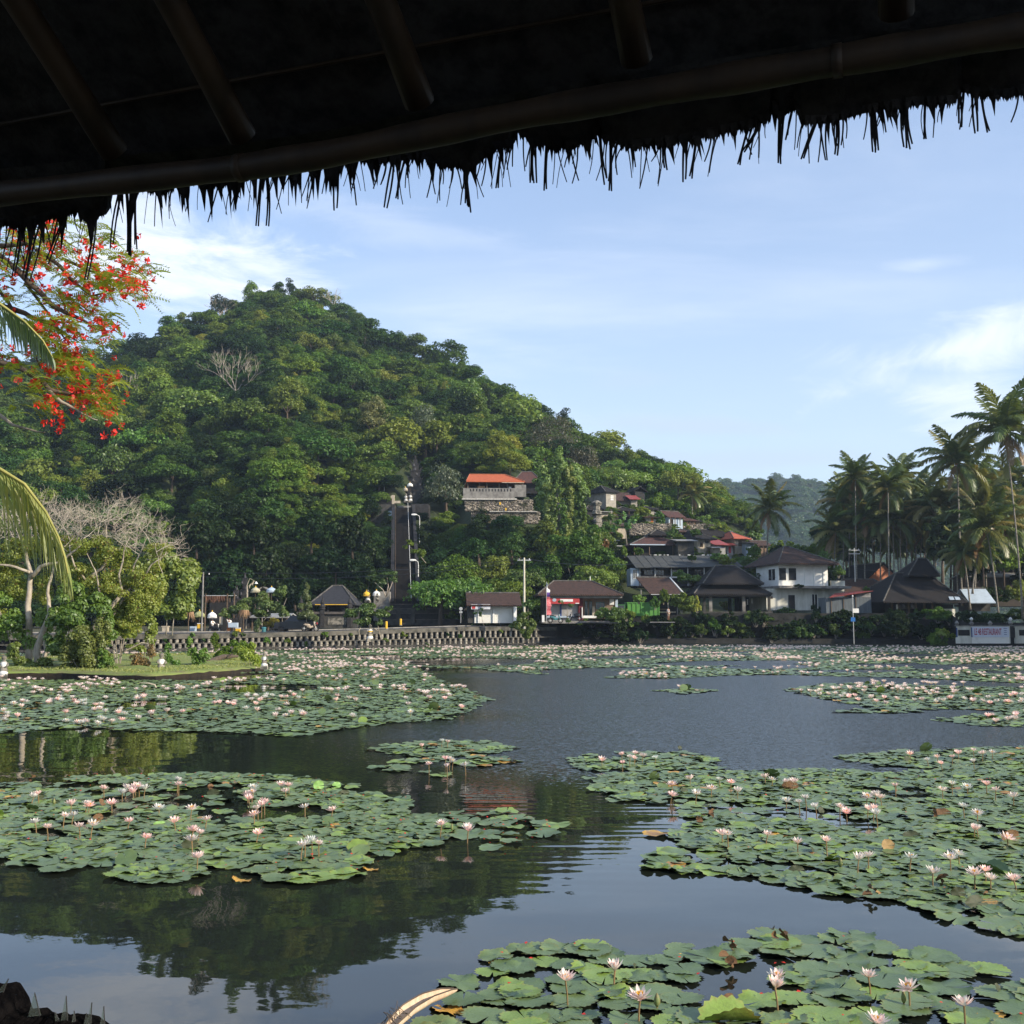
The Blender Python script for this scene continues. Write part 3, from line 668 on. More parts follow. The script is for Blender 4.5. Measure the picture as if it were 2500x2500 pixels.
# ================================================================ building kit
class B:
    """a building whose local x,z are measured from pixels at its own distance; y runs away from the lagoon"""
    def __init__(s, name, label, cat, pxc, pyb, D, yaw=0.0, group=None):
        s.pxc, s.pyb, s.D, s.s = pxc, pyb, D, D/F; s.o = thing(name, label, cat, P(pxc, pyb, D), rad(yaw), group); s.cy = math.cos(rad(yaw))
    def X(s, px): return (px-s.pxc)*s.s/s.cy
    def Z(s, py): return (s.pyb-py)*s.s
    def box(s, name, m, x0, x1, z0, z1, y0=0.0, y1=.2, px=True, parent=None, label=None):
        if px: x0, x1, z0, z1 = s.X(x0), s.X(x1), s.Z(z0), s.Z(z1)
        return MB().box(min(x0, x1), max(x0, x1), y0, y1, min(z0, z1), max(z0, z1)).build(name, m, parent or s.o, label=label)
    def hip(s, m, x0, x1, y0, y1, ze, zr, rx0=None, rx1=None, t=.16, name='roof', ridge=m_ridge, parent=None):
        ym = (y0+y1)/2; h = (y1-y0)/2
        if rx0 is None: rx0, rx1 = x0+h, x1-h
        if rx0 > rx1: rx0 = rx1 = (rx0+rx1)/2
        v = [(x0, y0, ze), (x1, y0, ze), (x1, y1, ze), (x0, y1, ze), (rx0, ym, zr), (rx1, ym, zr)]
        u = [(a, b, c-t) for a, b, c in v]
        mb = MB().add(v+u, [(0, 1, 5, 4), (1, 2, 5), (2, 3, 4, 5), (3, 0, 4), (6, 10, 11, 7), (7, 11, 8), (8, 11, 10, 9), (9, 10, 6), (0, 6, 7, 1), (1, 7, 8, 2), (2, 8, 9, 3), (3, 9, 6, 0)])
        r = mb.build(name, m, parent or s.o)
        if ridge:
            rb = MB(); k = .09
            for a, b in ((0, 4), (1, 5), (4, 5), (2, 5), (3, 4)):
                rb.tube([Vector(v[a])+Vector((0, 0, .03)), Vector(v[b])+Vector((0, 0, .04))], k, 6)
            rb.build('ridge', ridge, r)
        return r
    def gable(s, m, x0, x1, y0, y1, ze, zr, along='x', t=.14, name='roof', parent=None, ridge=m_ridge):
        mb = MB()
        if along == 'x':
            ym = (y0+y1)/2
            mb.slab((x0, y0, ze), (x1, y0, ze), (x1, ym, zr), (x0, ym, zr), t).slab((x1, y1, ze), (x0, y1, ze), (x0, ym, zr), (x1, ym, zr), t); e = ((x0, ym, zr+.03), (x1, ym, zr+.03))
        else:
            xm = (x0+x1)/2
            mb.slab((x0, y1, ze), (x0, y0, ze), (xm, y0, zr), (xm, y1, zr), t).slab((x1, y0, ze), (x1, y1, ze), (xm, y1, zr), (xm, y0, zr), t); e = ((xm, y0, zr+.03), (xm, y1, zr+.03))
        r = mb.build(name, m, parent or s.o)
        if ridge: MB().tube(e, .1, 6).build('ridge', ridge, r)
        return r
    def window(s, x0, x1, z0, z1, y=0.0, frame=m_white, px=True, bars=1, name='window'):
        if px: x0, x1, z0, z1 = s.X(x0), s.X(x1), s.Z(z0), s.Z(z1)
        x0, x1 = min(x0, x1), max(x0, x1); z0, z1 = min(z0, z1), max(z0, z1); f = .045; mb = MB()
        mb.box(x0, x1, y-.06, y-.002, z0, z0+f).box(x0, x1, y-.06, y-.002, z1-f, z1).box(x0, x0+f, y-.06, y-.002, z0+f, z1-f).box(x1-f, x1, y-.06, y-.002, z0+f, z1-f)
        for k in range(bars): xm = x0+(x1-x0)*(k+1)/(bars+1); mb.box(xm-.03, xm+.03, y-.055, y-.003, z0+f, z1-f)
        w_ = mb.build(name, frame, s.o); MB().box(x0+f, x1-f, y-.03, y-.004, z0+f, z1-f).build('pane', m_glass, w_); return w_
    def post(s, px, z0, z1, y=0.0, r=.09, m=m_wood, name='post', round_=False):
        x = s.X(px); a, b = s.Z(z0), s.Z(z1)
        if round_: return MB().tube([(x, y, a), (x, y, b)], r, 8).build(name, m, s.o)
        return MB().box(x-r, x+r, y-r, y+r, a, b).build(name, m, s.o)

m_rubble = None
def voro(name, c, c2, sc_, bump):
    m = bpy.data.materials.new(name); m.use_nodes = True; t = NT(m.node_tree); t.n.clear()
    o = t.add('ShaderNodeOutputMaterial'); b = t.add('ShaderNodeBsdfPrincipled', {'Roughness': .95, 'Specular IOR Level': .2})
    tc = t.add('ShaderNodeTexCoord').outputs['Object']
    v = t.add('ShaderNodeTexVoronoi', {'Vector': tc, 'Scale': sc_}); e = t.add('ShaderNodeTexVoronoi', {'Vector': tc, 'Scale': sc_}, feature='DISTANCE_TO_EDGE')
    nz = t.add('ShaderNodeTexNoise', {'Vector': tc, 'Scale': .6, 'Detail': 5}).outputs[0]
    rnd = t.add('ShaderNodeSeparateColor', {0: v.outputs['Color']}).outputs[0]
    col = t.mix(rnd, c, c2); col = t.mix(t.ramp(nz, .45, .68), col, (.05, .06, .03, 1)); col = t.mix(t.ramp(e.outputs[0], .06, .0), col, (.03, .027, .022, 1))
    t.l.new(col, b.inputs['Base Color']); t.l.new(t.add('ShaderNodeBump', {'Height': t.ramp(e.outputs[0], 0, .2), 'Strength': 1, 'Distance': bump}).outputs[0], b.inputs['Normal'])
    t.l.new(b.outputs[0], o.inputs[0]); return m
m_rubble = voro('rubble_masonry', (.42, .36, .29, 1), (.20, .17, .14, 1), 2.2, .12)
m_brick = mat('rough_brick', (.30, .20, .13), (.16, .12, .09), 2.0, .9, .02, wave=('Z', 6, (.12, .09, .07, 1), .5))
m_block = mat('concrete_block_wall', (.36, .33, .27), (.23, .21, .18), 1.4, .9, .02, wave=('Z', 2.6, (.2, .185, .16, 1), .5))
m_shutter = mat('white_roller_shutter', (.80, .78, .70), (.70, .68, .60), .8, .5, .01, wave=('Z', 7, (.5, .5, .47, 1), .5))
m_gshut = mat('grey_roller_shutter', (.40, .38, .36), (.30, .28, .27), .8, .5, .01, wave=('Z', 7, (.22, .21, .2, 1), .5))
m_red = mat('red_banner_cloth', (.45, .05, .05), (.35, .04, .045), 2, .7)
m_blue = mat('blue_paint', (.05, .09, .24), (.04, .07, .18), 2, .6)
m_teal = mat('teal_paint', (.06, .20, .22), (.05, .15, .17), 2, .6)
m_green = mat('green_truck_paint', (.09, .26, .05), (.06, .17, .04), 1.2, .55, .004, lo=.5, hi=.8)
m_orangew = mat('orange_plaster', (.44, .18, .10), (.37, .15, .08), .7, .9, .004)
m_bluewash = mat('pale_blue_paint', (.42, .50, .58), (.33, .40, .47), 1, .8, .004)
m_tan = mat('sun_bleached_boards', (.47, .40, .30), (.30, .26, .20), 1.6, .9, .01, stretch=(3, 3, .6))
m_corr = mat('corrugated_tin', (.36, .37, .37), (.22, .2, .18), 1.1, .6, .012, wave=('X', 4, (.2, .2, .2, 1), .5))
m_yellow = mat('yellow_paint', (.75, .45, .04), (.65, .38, .04), 3, .7)
m_cloth = mat('white_cloth', (.80, .79, .76), (.7, .69, .66), 4, .9, .01)
m_black = mat('black_paint', (.012, .013, .018), (.02, .021, .026), 2, .3, spec=.6)
m_rubber = mat('tyre_rubber', (.015, .015, .016), None, 3, .85)
m_skin = mat('brown_skin', (.30, .16, .10), (.26, .13, .08), 5, .6)

def text(s, body, parent, loc, size, m, name='lettering', rot=(90, 0, 0), ext=.01, xs=1.0, align='CENTER', bold=0.0):
    cu = bpy.data.curves.new(name, 'FONT'); cu.body = body; cu.size = size; cu.extrude = ext; cu.align_x = align; cu.align_y = 'CENTER'; cu.offset = bold
    tmp = bpy.data.objects.new(name, cu); COL.objects.link(tmp)
    dg = bpy.context.evaluated_depsgraph_get(); me = bpy.data.meshes.new_from_object(tmp.evaluated_get(dg)); bpy.data.objects.remove(tmp)
    me.materials.clear(); me.materials.append(m)
    return inst(name, me, parent, loc, tuple(rad(a) for a in rot), (xs, 1, 1))

# ---------------------------------------------------------------- kiosk with white shutters
b = B('kiosk', 'low kiosk with two white roller shutters beside the utility pole', 'kiosk', 1205, 1521, 131, 4)
b.box('side_wall', m_darkstone, 1143, 1157.6, 1521, 1478, .3, 5)
b.box('wall', m_white, 1158, 1252, 1521, 1478, .25, 5)
b.box('pier', m_white, 1203, 1207.5, 1521, 1480, -.02, .24); b.box('pier', m_white, 1167, 1171, 1521, 1484, .02, .24, label='narrow grey shadowed pier')
b.box('wing_wall', m_white, 1252.5, 1260, 1521, 1480, -.9, 5)
b.box('lintel', m_white, 1172, 1252, 1483.5, 1478.5, .05, .22)
b.box('roller_shutter', m_shutter, 1171.5, 1202.5, 1521, 1485, .14, .23); b.box('roller_shutter', m_shutter, 1208, 1251, 1521, 1484, .12, .23); b.box('door', m_shutter, 1159, 1166.5, 1521, 1490, .16, .23)
b.gable(m_tile, b.X(1139), b.X(1272), -1.1, 6.3, b.Z(1478), b.Z(1447), 'x')
bn = b.box('banner', mat('plastic_banner', (.68, .68, .70), (.45, .46, .5), 3, .5), 1150, 1196, 1488, 1476, -.95, -.9)
b.box('banner_patch', m_red, 1152, 1160, 1487, 1477, -.965, -.952, parent=bn)
for k in range(4): b.box('print_line', mat('faded_print', (.25, .25, .28)), 1166+k*.5, 1190-k*3, 1479.3+k*2.2, 1480.2+k*2.2, -.96, -.951, parent=bn)
MB().box(b.X(1147), b.X(1151), 2.6, 2.9, b.Z(1447), b.Z(1443.5)).build('roof_lamp', m_white, b.o)
# ---------------------------------------------------------------- shop with the red banner
b = B('shop', 'brown hip roofed shop with red banner over grey roller shutters', 'shop', 1415, 1522, 131, 2)
b.box('wall', m_darkstone, 1328, 1424, 1522, 1460, 1.2, 6.5); b.box('floor_slab', m_conc, 1324, 1505, 1522, 1516, -1.0, 6.6)
b.box('front_wall', mat('cement_render', (.33, .31, .29), (.24, .22, .21), 1, .9), 1338, 1413, 1516, 1460, .9, 1.19)
b.box('roller_shutter', m_gshut, 1341, 1368, 1504, 1477, .8, .895); b.box('roller_shutter', m_gshut, 1373, 1412, 1504, 1477, .8, .896)
b.box('blue_post', m_blue, 1368.5, 1372.5, 1504, 1474, .7, .89); b.box('sill', m_bluewash, 1336, 1412, 1508, 1504.3, .55, .89)
b.box('pillar', mat('maroon_paint', (.16, .03, .035)), 1413.5, 1424, 1514, 1461, .35, 1.19)
b.box('recess_wall', m_brick, 1424.5, 1512, 1510, 1461, 1.8, 6.5)
for a in (1432, 1443): b.window(a, a+6, 1508, 1468, 1.78, m_teal, bars=0, name='shutter_window')
b.window(1459, 1480, 1486, 1470, 1.78, m_teal, bars=1); b.box('board', m_tan, 1449.5, 1455.5, 1505, 1480, 1.5, 1.79)
b.box('white_bench', m_white, 1422, 1458, 1509, 1503, .5, 1.4); b.box('white_post', m_white, 1421, 1423, 1509, 1483, .2, .3)
b.box('notice_board', m_cloth, 1493, 1504, 1476, 1462, 1.7, 1.79); b.box('notice_board', m_bluewash, 1507, 1513, 1482, 1462, 1.65, 1.79)
b.box('fascia', mat('grey_fascia', (.26, .25, .23), (.18, .17, .16), 1.5, .9), 1328, 1518, 1460.5, 1452.5, -.55, 6.6)
b.hip(m_tile, b.X(1312), b.X(1520), -1.0, 7.4, b.Z(1452.2), b.Z(1417), b.X(1357), b.X(1452))
bn = b.box('banner', m_red, 1341, 1414, 1475, 1461.5, -.62, -.56)
b.box('banner_stripe', m_cloth, 1367, 1398, 1469.5, 1463.5, -.64, -.622, parent=bn); b.box('banner_stripe', m_cloth, 1404, 1413, 1474.5, 1472.5, -.64, -.622, parent=bn)
MB().add([(b.X(1353)+.2*math.cos(a)*1.2, -.645, b.Z(1465.5)+.2*math.sin(a)) for a in [k*math.pi/8 for k in range(16)]], [tuple(range(16))]).build('banner_emblem', m_bluewash, bn)
for k in range(3): MB().tube([(b.X(1448), 3+k*.1, b.Z(1417)+.1), (b.X(1448), 3+k*.1, b.Z(1405))], .05, 5).build('roof_vent', m_white, b.o) if k == 0 else None
b.box('step', m_conc, 1412, 1470, 1521, 1516.5, -1.9, -1.02); b.box('litter_box', m_cloth, 1322, 1328, 1519, 1502, -1.3, -.9)
# ---------------------------------------------------------------- feather flag, utility poles, lamps, sign
t = thing('feather_flag', 'tall red feather flag with white and blue top before the shop', 'flag', P(1334, 1520, 128))
MB().tube([(0, 0, 0), (.02, 0, 3), (.05, 0, 4.75)], .03, 6).build('pole', m_metal, t)
mb = MB(); n = 14; edge = [(.55 if i < 7 else .42)*(1+.12*math.sin(i*1.9)) for i in range(n+1)]
def flagpart(i0, i1, m, nm):
    q = MB()
    for i in range(i0, i1): 
        z0, z1 = .9+3.7*i/n, .9+3.7*(i+1)/n; w0 = edge[i] if i < 12 else .2; w1 = edge[min(i+1, n)] if i+1 < 12 else .1
        q.add([(.03, .02*math.sin(i), z0), (w0, .12*math.sin(i*1.3), z0), (w1, .12*math.sin(i*1.3+1.3), z1), (.03, .02*math.sin(i+1), z1)], [(0, 1, 2, 3)])
    q.build(nm, m, t)
flagpart(0, 8, mat('pink_red_cloth', (.62, .10, .12), (.7, .3, .3), 5, .8), 'red_cloth'); flagpart(8, 10, mat('violet_cloth', (.14, .07, .30)), 'violet_cloth'); flagpart(10, 14, m_cloth, 'white_cloth')
def streetlamp(px, pyb, pyt, D, dirx, label):
    t = thing('street_lamp', label, 'street lamp', P(px, pyb, D), 0, 'street lamps beside the stairway'); h = (pyb-pyt)*D/F; a = 14*D/F*dirx
    MB().tube([(0, 0, 0), (0, 0, h*.45), (0, 0, h-.5)], [.07, .06, .045], 8).build('pole', m_white, t)
    MB().tube([(0, 0, h-.5), (a*.1, 0, h-.2), (a*.4, 0, h-.04), (a*.75, 0, h)], [.045, .042, .04, .036], 6).build('arm', m_white, t)
    MB().lathe([(.02, -.5), (.14, -.4), (.17, 0), (.12, .35), (.02, .45)], 8, sx=.9, sy=.45, M_=Matrix.Translation((a*.95, 0, h+.02)) @ Matrix.Rotation(rad(90), 4, 'Y')).build('lamp_head', m_white, t)
streetlamp(938, 1208, 1148, 196, 1, 'lone white street lamp highest up, left of the stairway top')
streetlamp(1024, 1330, 1256, 172, -1, 'white street lamp right of the upper stairway')
streetlamp(1021, 1432, 1368, 152, -1, 'white street lamp right of the lower stairway')
def upole(px, pyb, pyt, D, label, m, r=.13, arms=1):
    t = thing('utility_pole', label, 'utility pole', P(px, pyb, D), 0, 'utility poles'); h = (pyb-pyt)*D/F
    MB().tube([(0, 0, -1), (0, 0, h)], [r*1.1, r*.75], 10).build('pole', m, t)
    for k in range(arms): MB().box(-.8, .8, -.05, .05, h-.35-k*.5, h-.25-k*.5).build('crossarm', m_metal, t)
    for k in (-.6, 0, .6): MB().lathe([(.04, 0), (.06, .05), (.03, .16)], 6, (k, 0, h-.25)).build('insulator', m_white, t)
    return P(px, pyb, D)+Vector((0, 0, h-.1))
u1 = upole(1280, 1514, 1362, 127, 'cream utility pole between the kiosk and the shop', mat('cream_pole', (.62, .58, .46), (.5, .46, .36), 2, .8))
u0 = upole(492, 1550, 1398, 112, 'grey utility pole behind the rounded green tree', m_conc, .1, 0)
u2 = upole(2088, 1420, 1338, 152, 'thin pale pole standing left of the orange gable', m_metal, .1, 2)
def wire(name, label, a, b_, sag, r=.022):
    mb = MB(); mb.tube([a.lerp(b_, k/12)-Vector((0, 0, sag*4*(k/12)*(1-k/12))) for k in range(13)], r, 4)
    o = mb.build(name, m_black); tag(o, label, 'cable', 'overhead cables')
wire('cable', 'upper overhead cable from the grey pole towards the shuttered kiosk', P(380, 1392, 114), u1, .9); wire('cable', 'lower overhead cable running just under the upper one', P(380, 1397, 114)-Vector((0, 0, .2)), u1-Vector((0, 0, .35)), 1.1)
wire('cable', 'overhead cable from the cream pole to the long grey roof', u1, P(1560, 1375, 148), .5)
wire('cable', 'cable from the pale right pole towards the white house', u2, P(1990, 1352, 146), .3); wire('cable', 'cable from the pale right pole into the palm grove', u2, P(2420, 1372, 158), .6)
wire('cable', 'low cable sagging over the orange gable to the big dark roof', P(2092, 1388, 150), P(2302, 1360, 138), .9)
t = thing('round_road_sign', 'small round road sign on a post left of the kiosk', 'road sign', P(1125, 1521, 127))
MB().tube([(0, 0, 0), (0, 0, 1.7)], .03, 6).build('post', m_metal, t); MB().lathe([(.2, -.015), (.2, .015)], 16, M_=Matrix.Translation((0, -.03, 1.65)) @ Matrix.Rotation(rad(90), 4, 'X')).build('round_plate', m_metal, t); MB().box(-.18, .18, -.05, -.03, 1.16, 1.36).build('plate', m_metal, t)
# ---------------------------------------------------------------- vehicles
def motorbike(px, py, D, rz, label, col):
    t = thing('motorbike', label, 'motorbike', P(px, py, D), rz, 'motorbikes by the road')
    for x in (-.6, .6):
        w_ = thing('wheel', None, None); del w_
    for x in (-.6, .6):
        o = MB(); pts = [(x+.27*math.cos(a), 0, .3+.27*math.sin(a)) for a in [k*math.pi/8 for k in range(17)]]; o.tube(pts, .05, 6, False); wo = o.build('wheel', m_rubber, t)
        MB().lathe([(.08, -.04), (.08, .04)], 8, M_=Matrix.Translation((x, 0, .3)) @ Matrix.Rotation(rad(90), 4, 'X')).tube([(x-.22, 0, .3), (x+.22, 0, .3)], .015, 4).tube([(x, 0, .08), (x, 0, .52)], .015, 4).build('rim', m_metal, wo)
    MB().tube([(.55, 0, .35), (.42, 0, .75), (.36, 0, 1.0)], [.05, .07, .05], 8).lathe([(.02, -.3), (.13, -.2), (.16, 0), (.12, .3), (.03, .42)], 10, M_=Matrix.Translation((-.25, 0, .62)) @ Matrix.Rotation(rad(-80), 4, 'Y')).tube([(.3, 0, .5), (0, 0, .4), (-.3, 0, .5)], [.1, .12, .1], 8).build('body', col, t)
    MB().tube([(-.65, 0, .82), (-.3, 0, .80), (.05, 0, .74)], [.06, .11, .06], 8).build('seat', m_rubber, t)
    MB().tube([(.34, -.32, 1.0), (.36, 0, .98), (.34, .32, 1.0)], .02, 5).tube([(.36, -.25, 1.0), (.36, -.27, 1.15)], .012, 4).build('handlebar', m_black, t)
    MB().lathe([(.03, -.06), (.08, 0), (.07, .05)], 8, M_=Matrix.Translation((.45, 0, .88)) @ Matrix.Rotation(rad(90), 4, 'Y')).build('headlight', m_white, t)
    return t
motorbike(1356, 1521, 124, rad(12), 'teal motorbike parked before the shop', m_teal)
motorbike(1402, 1516, 126, rad(170), 'dark motorbike behind the bare shrub before the shop', m_black)
motorbike(524, 1546, 113.5, rad(-25), 'dark motorbike under the white parasol', m_black)
motorbike(757, 1541, 111.5, rad(15), 'motorbike with pale rear box near the conical tree', mat('beige_panels', (.5, .4, .3)))
def suv(px, py, D, rz, label):
    t = thing('parked_car', label, 'car', P(px, py, D), rz)
    prof = [(-2.05, .35), (-2.1, .8), (-2.0, 1.02), (-1.9, 1.1), (-1.55, 1.68), (.35, 1.70), (1.0, 1.12), (2.0, .98), (2.12, .75), (2.1, .35)]
    mb = MB(); W = .85; vs = []
    for sy in (-1, 1):
        for x, z in prof: vs.append((x, sy*(W-(.13 if z > 1.3 else 0)), z))
    n = len(prof); fs = [tuple(range(n))[::-1], tuple(range(n, 2*n))]+[(i, (i+1) % n, n+(i+1) % n, n+i) for i in range(n)]
    mb.add(vs, fs).build('body', m_black, t)
    for (x0, x1) in ((-1.5, -.75), (-.68, .05), (.12, .62)):
        xa, xb = x0, x1
        MB().add([(xa, -W-.004+.02, 1.12), (xb, -W-.004+.02, 1.12), (xb-.12*(x1 > .5), -W+.125, 1.58), (xa+.1*(x0 < -1), -W+.125, 1.58)], [(0, 1, 2, 3)]).build('window', m_glass, t)
    for x in (-1.3, 1.35):
        for y in (-W-.01, W-.2):
            Mx = Matrix.Translation((x, y, .33)) @ Matrix.Rotation(rad(-90), 4, 'X')
            o = MB().lathe([(.24, 0), (.33, .02), (.34, .1), (.33, .2), (.24, .21)], 16, M_=Mx).build('wheel', m_rubber, t)
            MB().lathe([(.05, -.03), (.22, -.015), (.23, .02)], 12, M_=Mx).build('rim', m_metal, o)
    for x in (-.72, .08): MB().box(x, x+.18, -W-.03, -W-.001, .98, 1.02).build('handle', m_metal, t)
    MB().box(.72, .85, -W-.16, -W-.001, 1.1, 1.24).build('mirror', m_white, t); MB().box(2.0, 2.13, -.8, -.5, .72, .88).build('headlight', m_white, t); MB().box(-2.13, -2.02, -.8, -.6, .8, 1.0).build('tail_light', m_red, t)
suv(722, 1543, 114.5, rad(178), 'black car parked behind the low wall left of the conical tree')
t = thing('dump_truck', 'green dump truck body standing right of the shop', 'truck', P(1571, 1509, 140), rad(3)); s = 140/F
mb = MB(); mb.box(-2.1, 2.1, 0, 2.2, .35, 1.95); mb.build('tipper_body', m_green, t)
for k in range(8): MB().box(-2.05+k*.57, -1.93+k*.57, -.07, -.002, .4, 1.9).build('rib', m_green, t)
MB().box(-2.15, 2.15, -.09, 2.25, 1.92, 2.02).build('top_rail', m_green, t); MB().box(-2.15, 2.15, -.085, 2.2, .28, .38).build('bottom_rail', m_green, t)
MB().box(-3.7, -2.3, .1, 2.1, .3, 1.75).build('cab', mat('dark_green_cab', (.05, .16, .06)), t); MB().box(-3.6, -2.5, .07, .098, 1.1, 1.6).build('window', m_glass, t)
for x in (-3.1, .9, 1.7):
    MB().lathe([(.25, 0), (.42, .03), (.42, .25)], 14, M_=Matrix.Translation((x, .02, .1)) @ Matrix.Rotation(rad(-90), 4, 'X')).build('wheel', m_rubber, t)
# ---------------------------------------------------------------- buildings of the right shore
b = B('long_building', 'long low building under a grey sheet roof', 'building', 1680, 1432, 152, 0)
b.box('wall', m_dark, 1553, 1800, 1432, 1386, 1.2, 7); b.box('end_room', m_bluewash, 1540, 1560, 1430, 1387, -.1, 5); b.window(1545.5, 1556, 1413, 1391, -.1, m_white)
b.box('balustrade', mat('dull_timber_panels', (.12, .10, .09), (.07, .06, .06)), 1561, 1800, 1412, 1404, .6, .7); b.box('white_sill', m_white, 1560, 1795, 1410.5, 1407.5, .3, .58)
for px in (1563, 1600, 1640, 1680, 1720, 1760): b.post(px, 1430, 1386, .1, .06, m_metal)
for px in (1575, 1603, 1640, 1700, 1745): b.window(px, px+22, 1403, 1390, 1.19, m_wood, bars=2)
mb = MB().slab((b.X(1551), -.9, b.Z(1386.5)), (b.X(1812), -.9, b.Z(1384)), (b.X(1799), 5.0, b.Z(1350)), (b.X(1540), 5.0, b.Z(1351.5)), .08); r = mb.build('roof', m_greyroof, b.o)
for k in range(13): 
    x0 = b.X(1551+k*21.5); x1 = b.X(1540+k*21.5); MB().tube([(x0, -.9, b.Z(1386.5)+.03), (x1, 5, b.Z(1351)+.03)], .025, 4).build('sheet_seam', m_greyroof, r)
rr = random.Random(3)
for k in range(26):
    px = rr.choice([rr.uniform(1600, 1640), rr.uniform(1680, 1690), rr.uniform(1740, 1795), rr.uniform(1555, 1798)]); MB().box(b.X(px), b.X(px)+rr.uniform(.15, .5), 4.8, 5.1, b.Z(1350.5), b.Z(1350.5)+.1).build('ridge_cap', m_white, r)
MB().slab((b.X(1546), 5.0, b.Z(1350.8)-.02), (b.X(1800), 5.0, b.Z(1350)-.02), (b.X(1800), 9, b.Z(1384)), (b.X(1546), 9, b.Z(1384)), .08).build('rear_roof', m_greyroof, b.o)
b = B('tiled_porch', 'brown tiled porch roof below the long grey building', 'building', 1612, 1506, 141, 0)
b.box('wall', m_dark, 1585, 1660, 1506, 1452, 2.0, 6)
for px in (1567, 1632, 1655): b.post(px, 1506, 1440, .3, .07, m_conc)
mb = MB().slab((b.X(1586), -.8, b.Z(1451)), (b.X(1668), -.8, b.Z(1451)), (b.X(1645), 3.2, b.Z(1408)), (b.X(1561), 3.2, b.Z(1408)), .1); r = mb.build('roof', m_tile, b.o)
MB().tube([(b.X(1561), 3.2, b.Z(1407.5)), (b.X(1646), 3.2, b.Z(1407.5))], .12, 6).build('ridge', m_ridge, r); MB().tube([(b.X(1645), 3.2, b.Z(1408)), (b.X(1668), -.8, b.Z(1450))], .1, 6).build('ridge', m_white, r)
b.box('gutter', m_metal, 1588, 1668, 1453, 1451.3, -.95, -.82); b.box('shelf', m_brick, 1612, 1634, 1489, 1486, 1.2, 1.8); b.box('table', m_tan, 1600, 1650, 1496, 1493, 0, .6)
b = B('open_pavilion', 'black tiled open sided pavilion left of the white house', 'pavilion', 1789, 1500, 139, 0)
b.hip(m_tiledk, b.X(1722), b.X(1872), 1.2, 9.5, b.Z(1424), b.Z(1376), b.X(1768), b.X(1818)); 
b.hip(m_tiledk, b.X(1694), b.X(1884), -.5, 11.2, b.Z(1450), b.Z(1418), b.X(1735), b.X(1850), name='lower_roof')
b.box('fascia', m_dark, 1696, 1882, 1456, 1449.5, -.4, 11)
for px in (1722, 1737, 1818, 1880):
    b.post(px, 1500, 1455, .5, .2 if px in (1737, 1818) else .16, m_conc if px in (1737, 1818) else m_darkstone, 'column'); b.post(px, 1500, 1455, 9.5, .2, m_darkstone, 'column')
b.box('floor', m_conc, 1694, 1886, 1503, 1498.5, -.2, 11); b.box('parapet', m_darkstone, 1700, 1886, 1498, 1493, -.15, 0)
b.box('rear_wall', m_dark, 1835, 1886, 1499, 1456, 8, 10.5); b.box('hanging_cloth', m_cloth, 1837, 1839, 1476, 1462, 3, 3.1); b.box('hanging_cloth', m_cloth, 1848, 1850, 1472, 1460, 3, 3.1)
b = B('white_house', 'two storey white house with brown hip roof', 'house', 1960, 1490, 142, 11)
Z = b.Z
b.box('upper_wall', m_white, 1900, 2027, 1431, 1376, 0, 7); b.box('lower_wall', m_wdull, 1872, 2034, 1490, 1437.5, .5, 8)
b.box('balcony_slab', m_conc, 1892, 2076, 1437.2, 1431.2, -1.2, 8.2); b.box('annex_wall', m_wdull, 2036, 2080, 1490, 1437.4, 1.2, 8)
b.window(1900.5, 1920, 1418, 1387, bars=0); b.window(1925, 1946, 1418, 1387, bars=0)
for px in (1966, 1989, 2014): b.box('pilaster', m_white, px, px+4, 1431, 1379, -.12, -.002)
Mx = b.X(1900)
o = MB().box(Mx-.05, Mx-.002, .8, 3.0, Z(1417), Z(1388)).build('window', m_white, b.o); MB().box(Mx-.06, Mx-.052, .9, 1.8, Z(1416), Z(1389)).box(Mx-.06, Mx-.052, 1.95, 2.9, Z(1416), Z(1389)).build('pane', m_glass, o)
b.box('door', m_dark, 1928, 1944, 1489, 1453, .42, .498); b.window(1988, 2003, 1488, 1450, .5, m_white, bars=1, name='glazed_door'); b.window(1883, 1888, 1462, 1456, .5, m_wood, bars=0)
b.hip(m_tile, b.X(1888), b.X(2044), -1.5, 9.5, Z(1377), Z(1330), b.X(1950), b.X(1962), ridge=m_ridge)
b.box('rail_block', m_wdull, 2040, 2076, 1431, 1417, .5, .8)
b = B('tin_shed', 'grey shed with sloping red tin roof beside the white house', 'shed', 2072, 1500, 135, 0)
b.box('wall', mat('blue_grey_boards', (.13, .15, .16), (.09, .10, .11), 1.5, .9, stretch=(4, 4, .4)), 2018, 2128, 1500, 1459, 0, 3.5); b.box('upper_wall', m_corr, 2090, 2127, 1458.5, 1448, .02, 3.4)
MB().slab((b.X(2022), -.7, b.Z(1459)), (b.X(2129), -.7, b.Z(1443)), (b.X(2129), 3.8, b.Z(1441)), (b.X(2062), 3.8, b.Z(1447)), .06).build('roof', m_redtin, b.o)
for px in (2030, 2060, 2090): b.post(px, 1500, 1458, -.05, .04, m_wood, 'batten')
b = B('orange_house', 'house with a plain orange gable end', 'house', 2158, 1445, 165, 14)
x0, x1, xm = b.X(2108), b.X(2208), b.X(2162)
MB().add([(x0, 0, 0), (x1, 0, 0), (x1, 0, b.Z(1418)), (xm, 0, b.Z(1377)), (x0, 0, b.Z(1418)), (x0, 9, 0), (x1, 9, 0), (x1, 9, b.Z(1418)), (xm, 9, b.Z(1377)), (x0, 9, b.Z(1418))], [(0, 1, 2, 3, 4), (5, 9, 8, 7, 6), (0, 4, 9, 5), (1, 6, 7, 2)]).build('gable_wall', m_orangew, b.o)
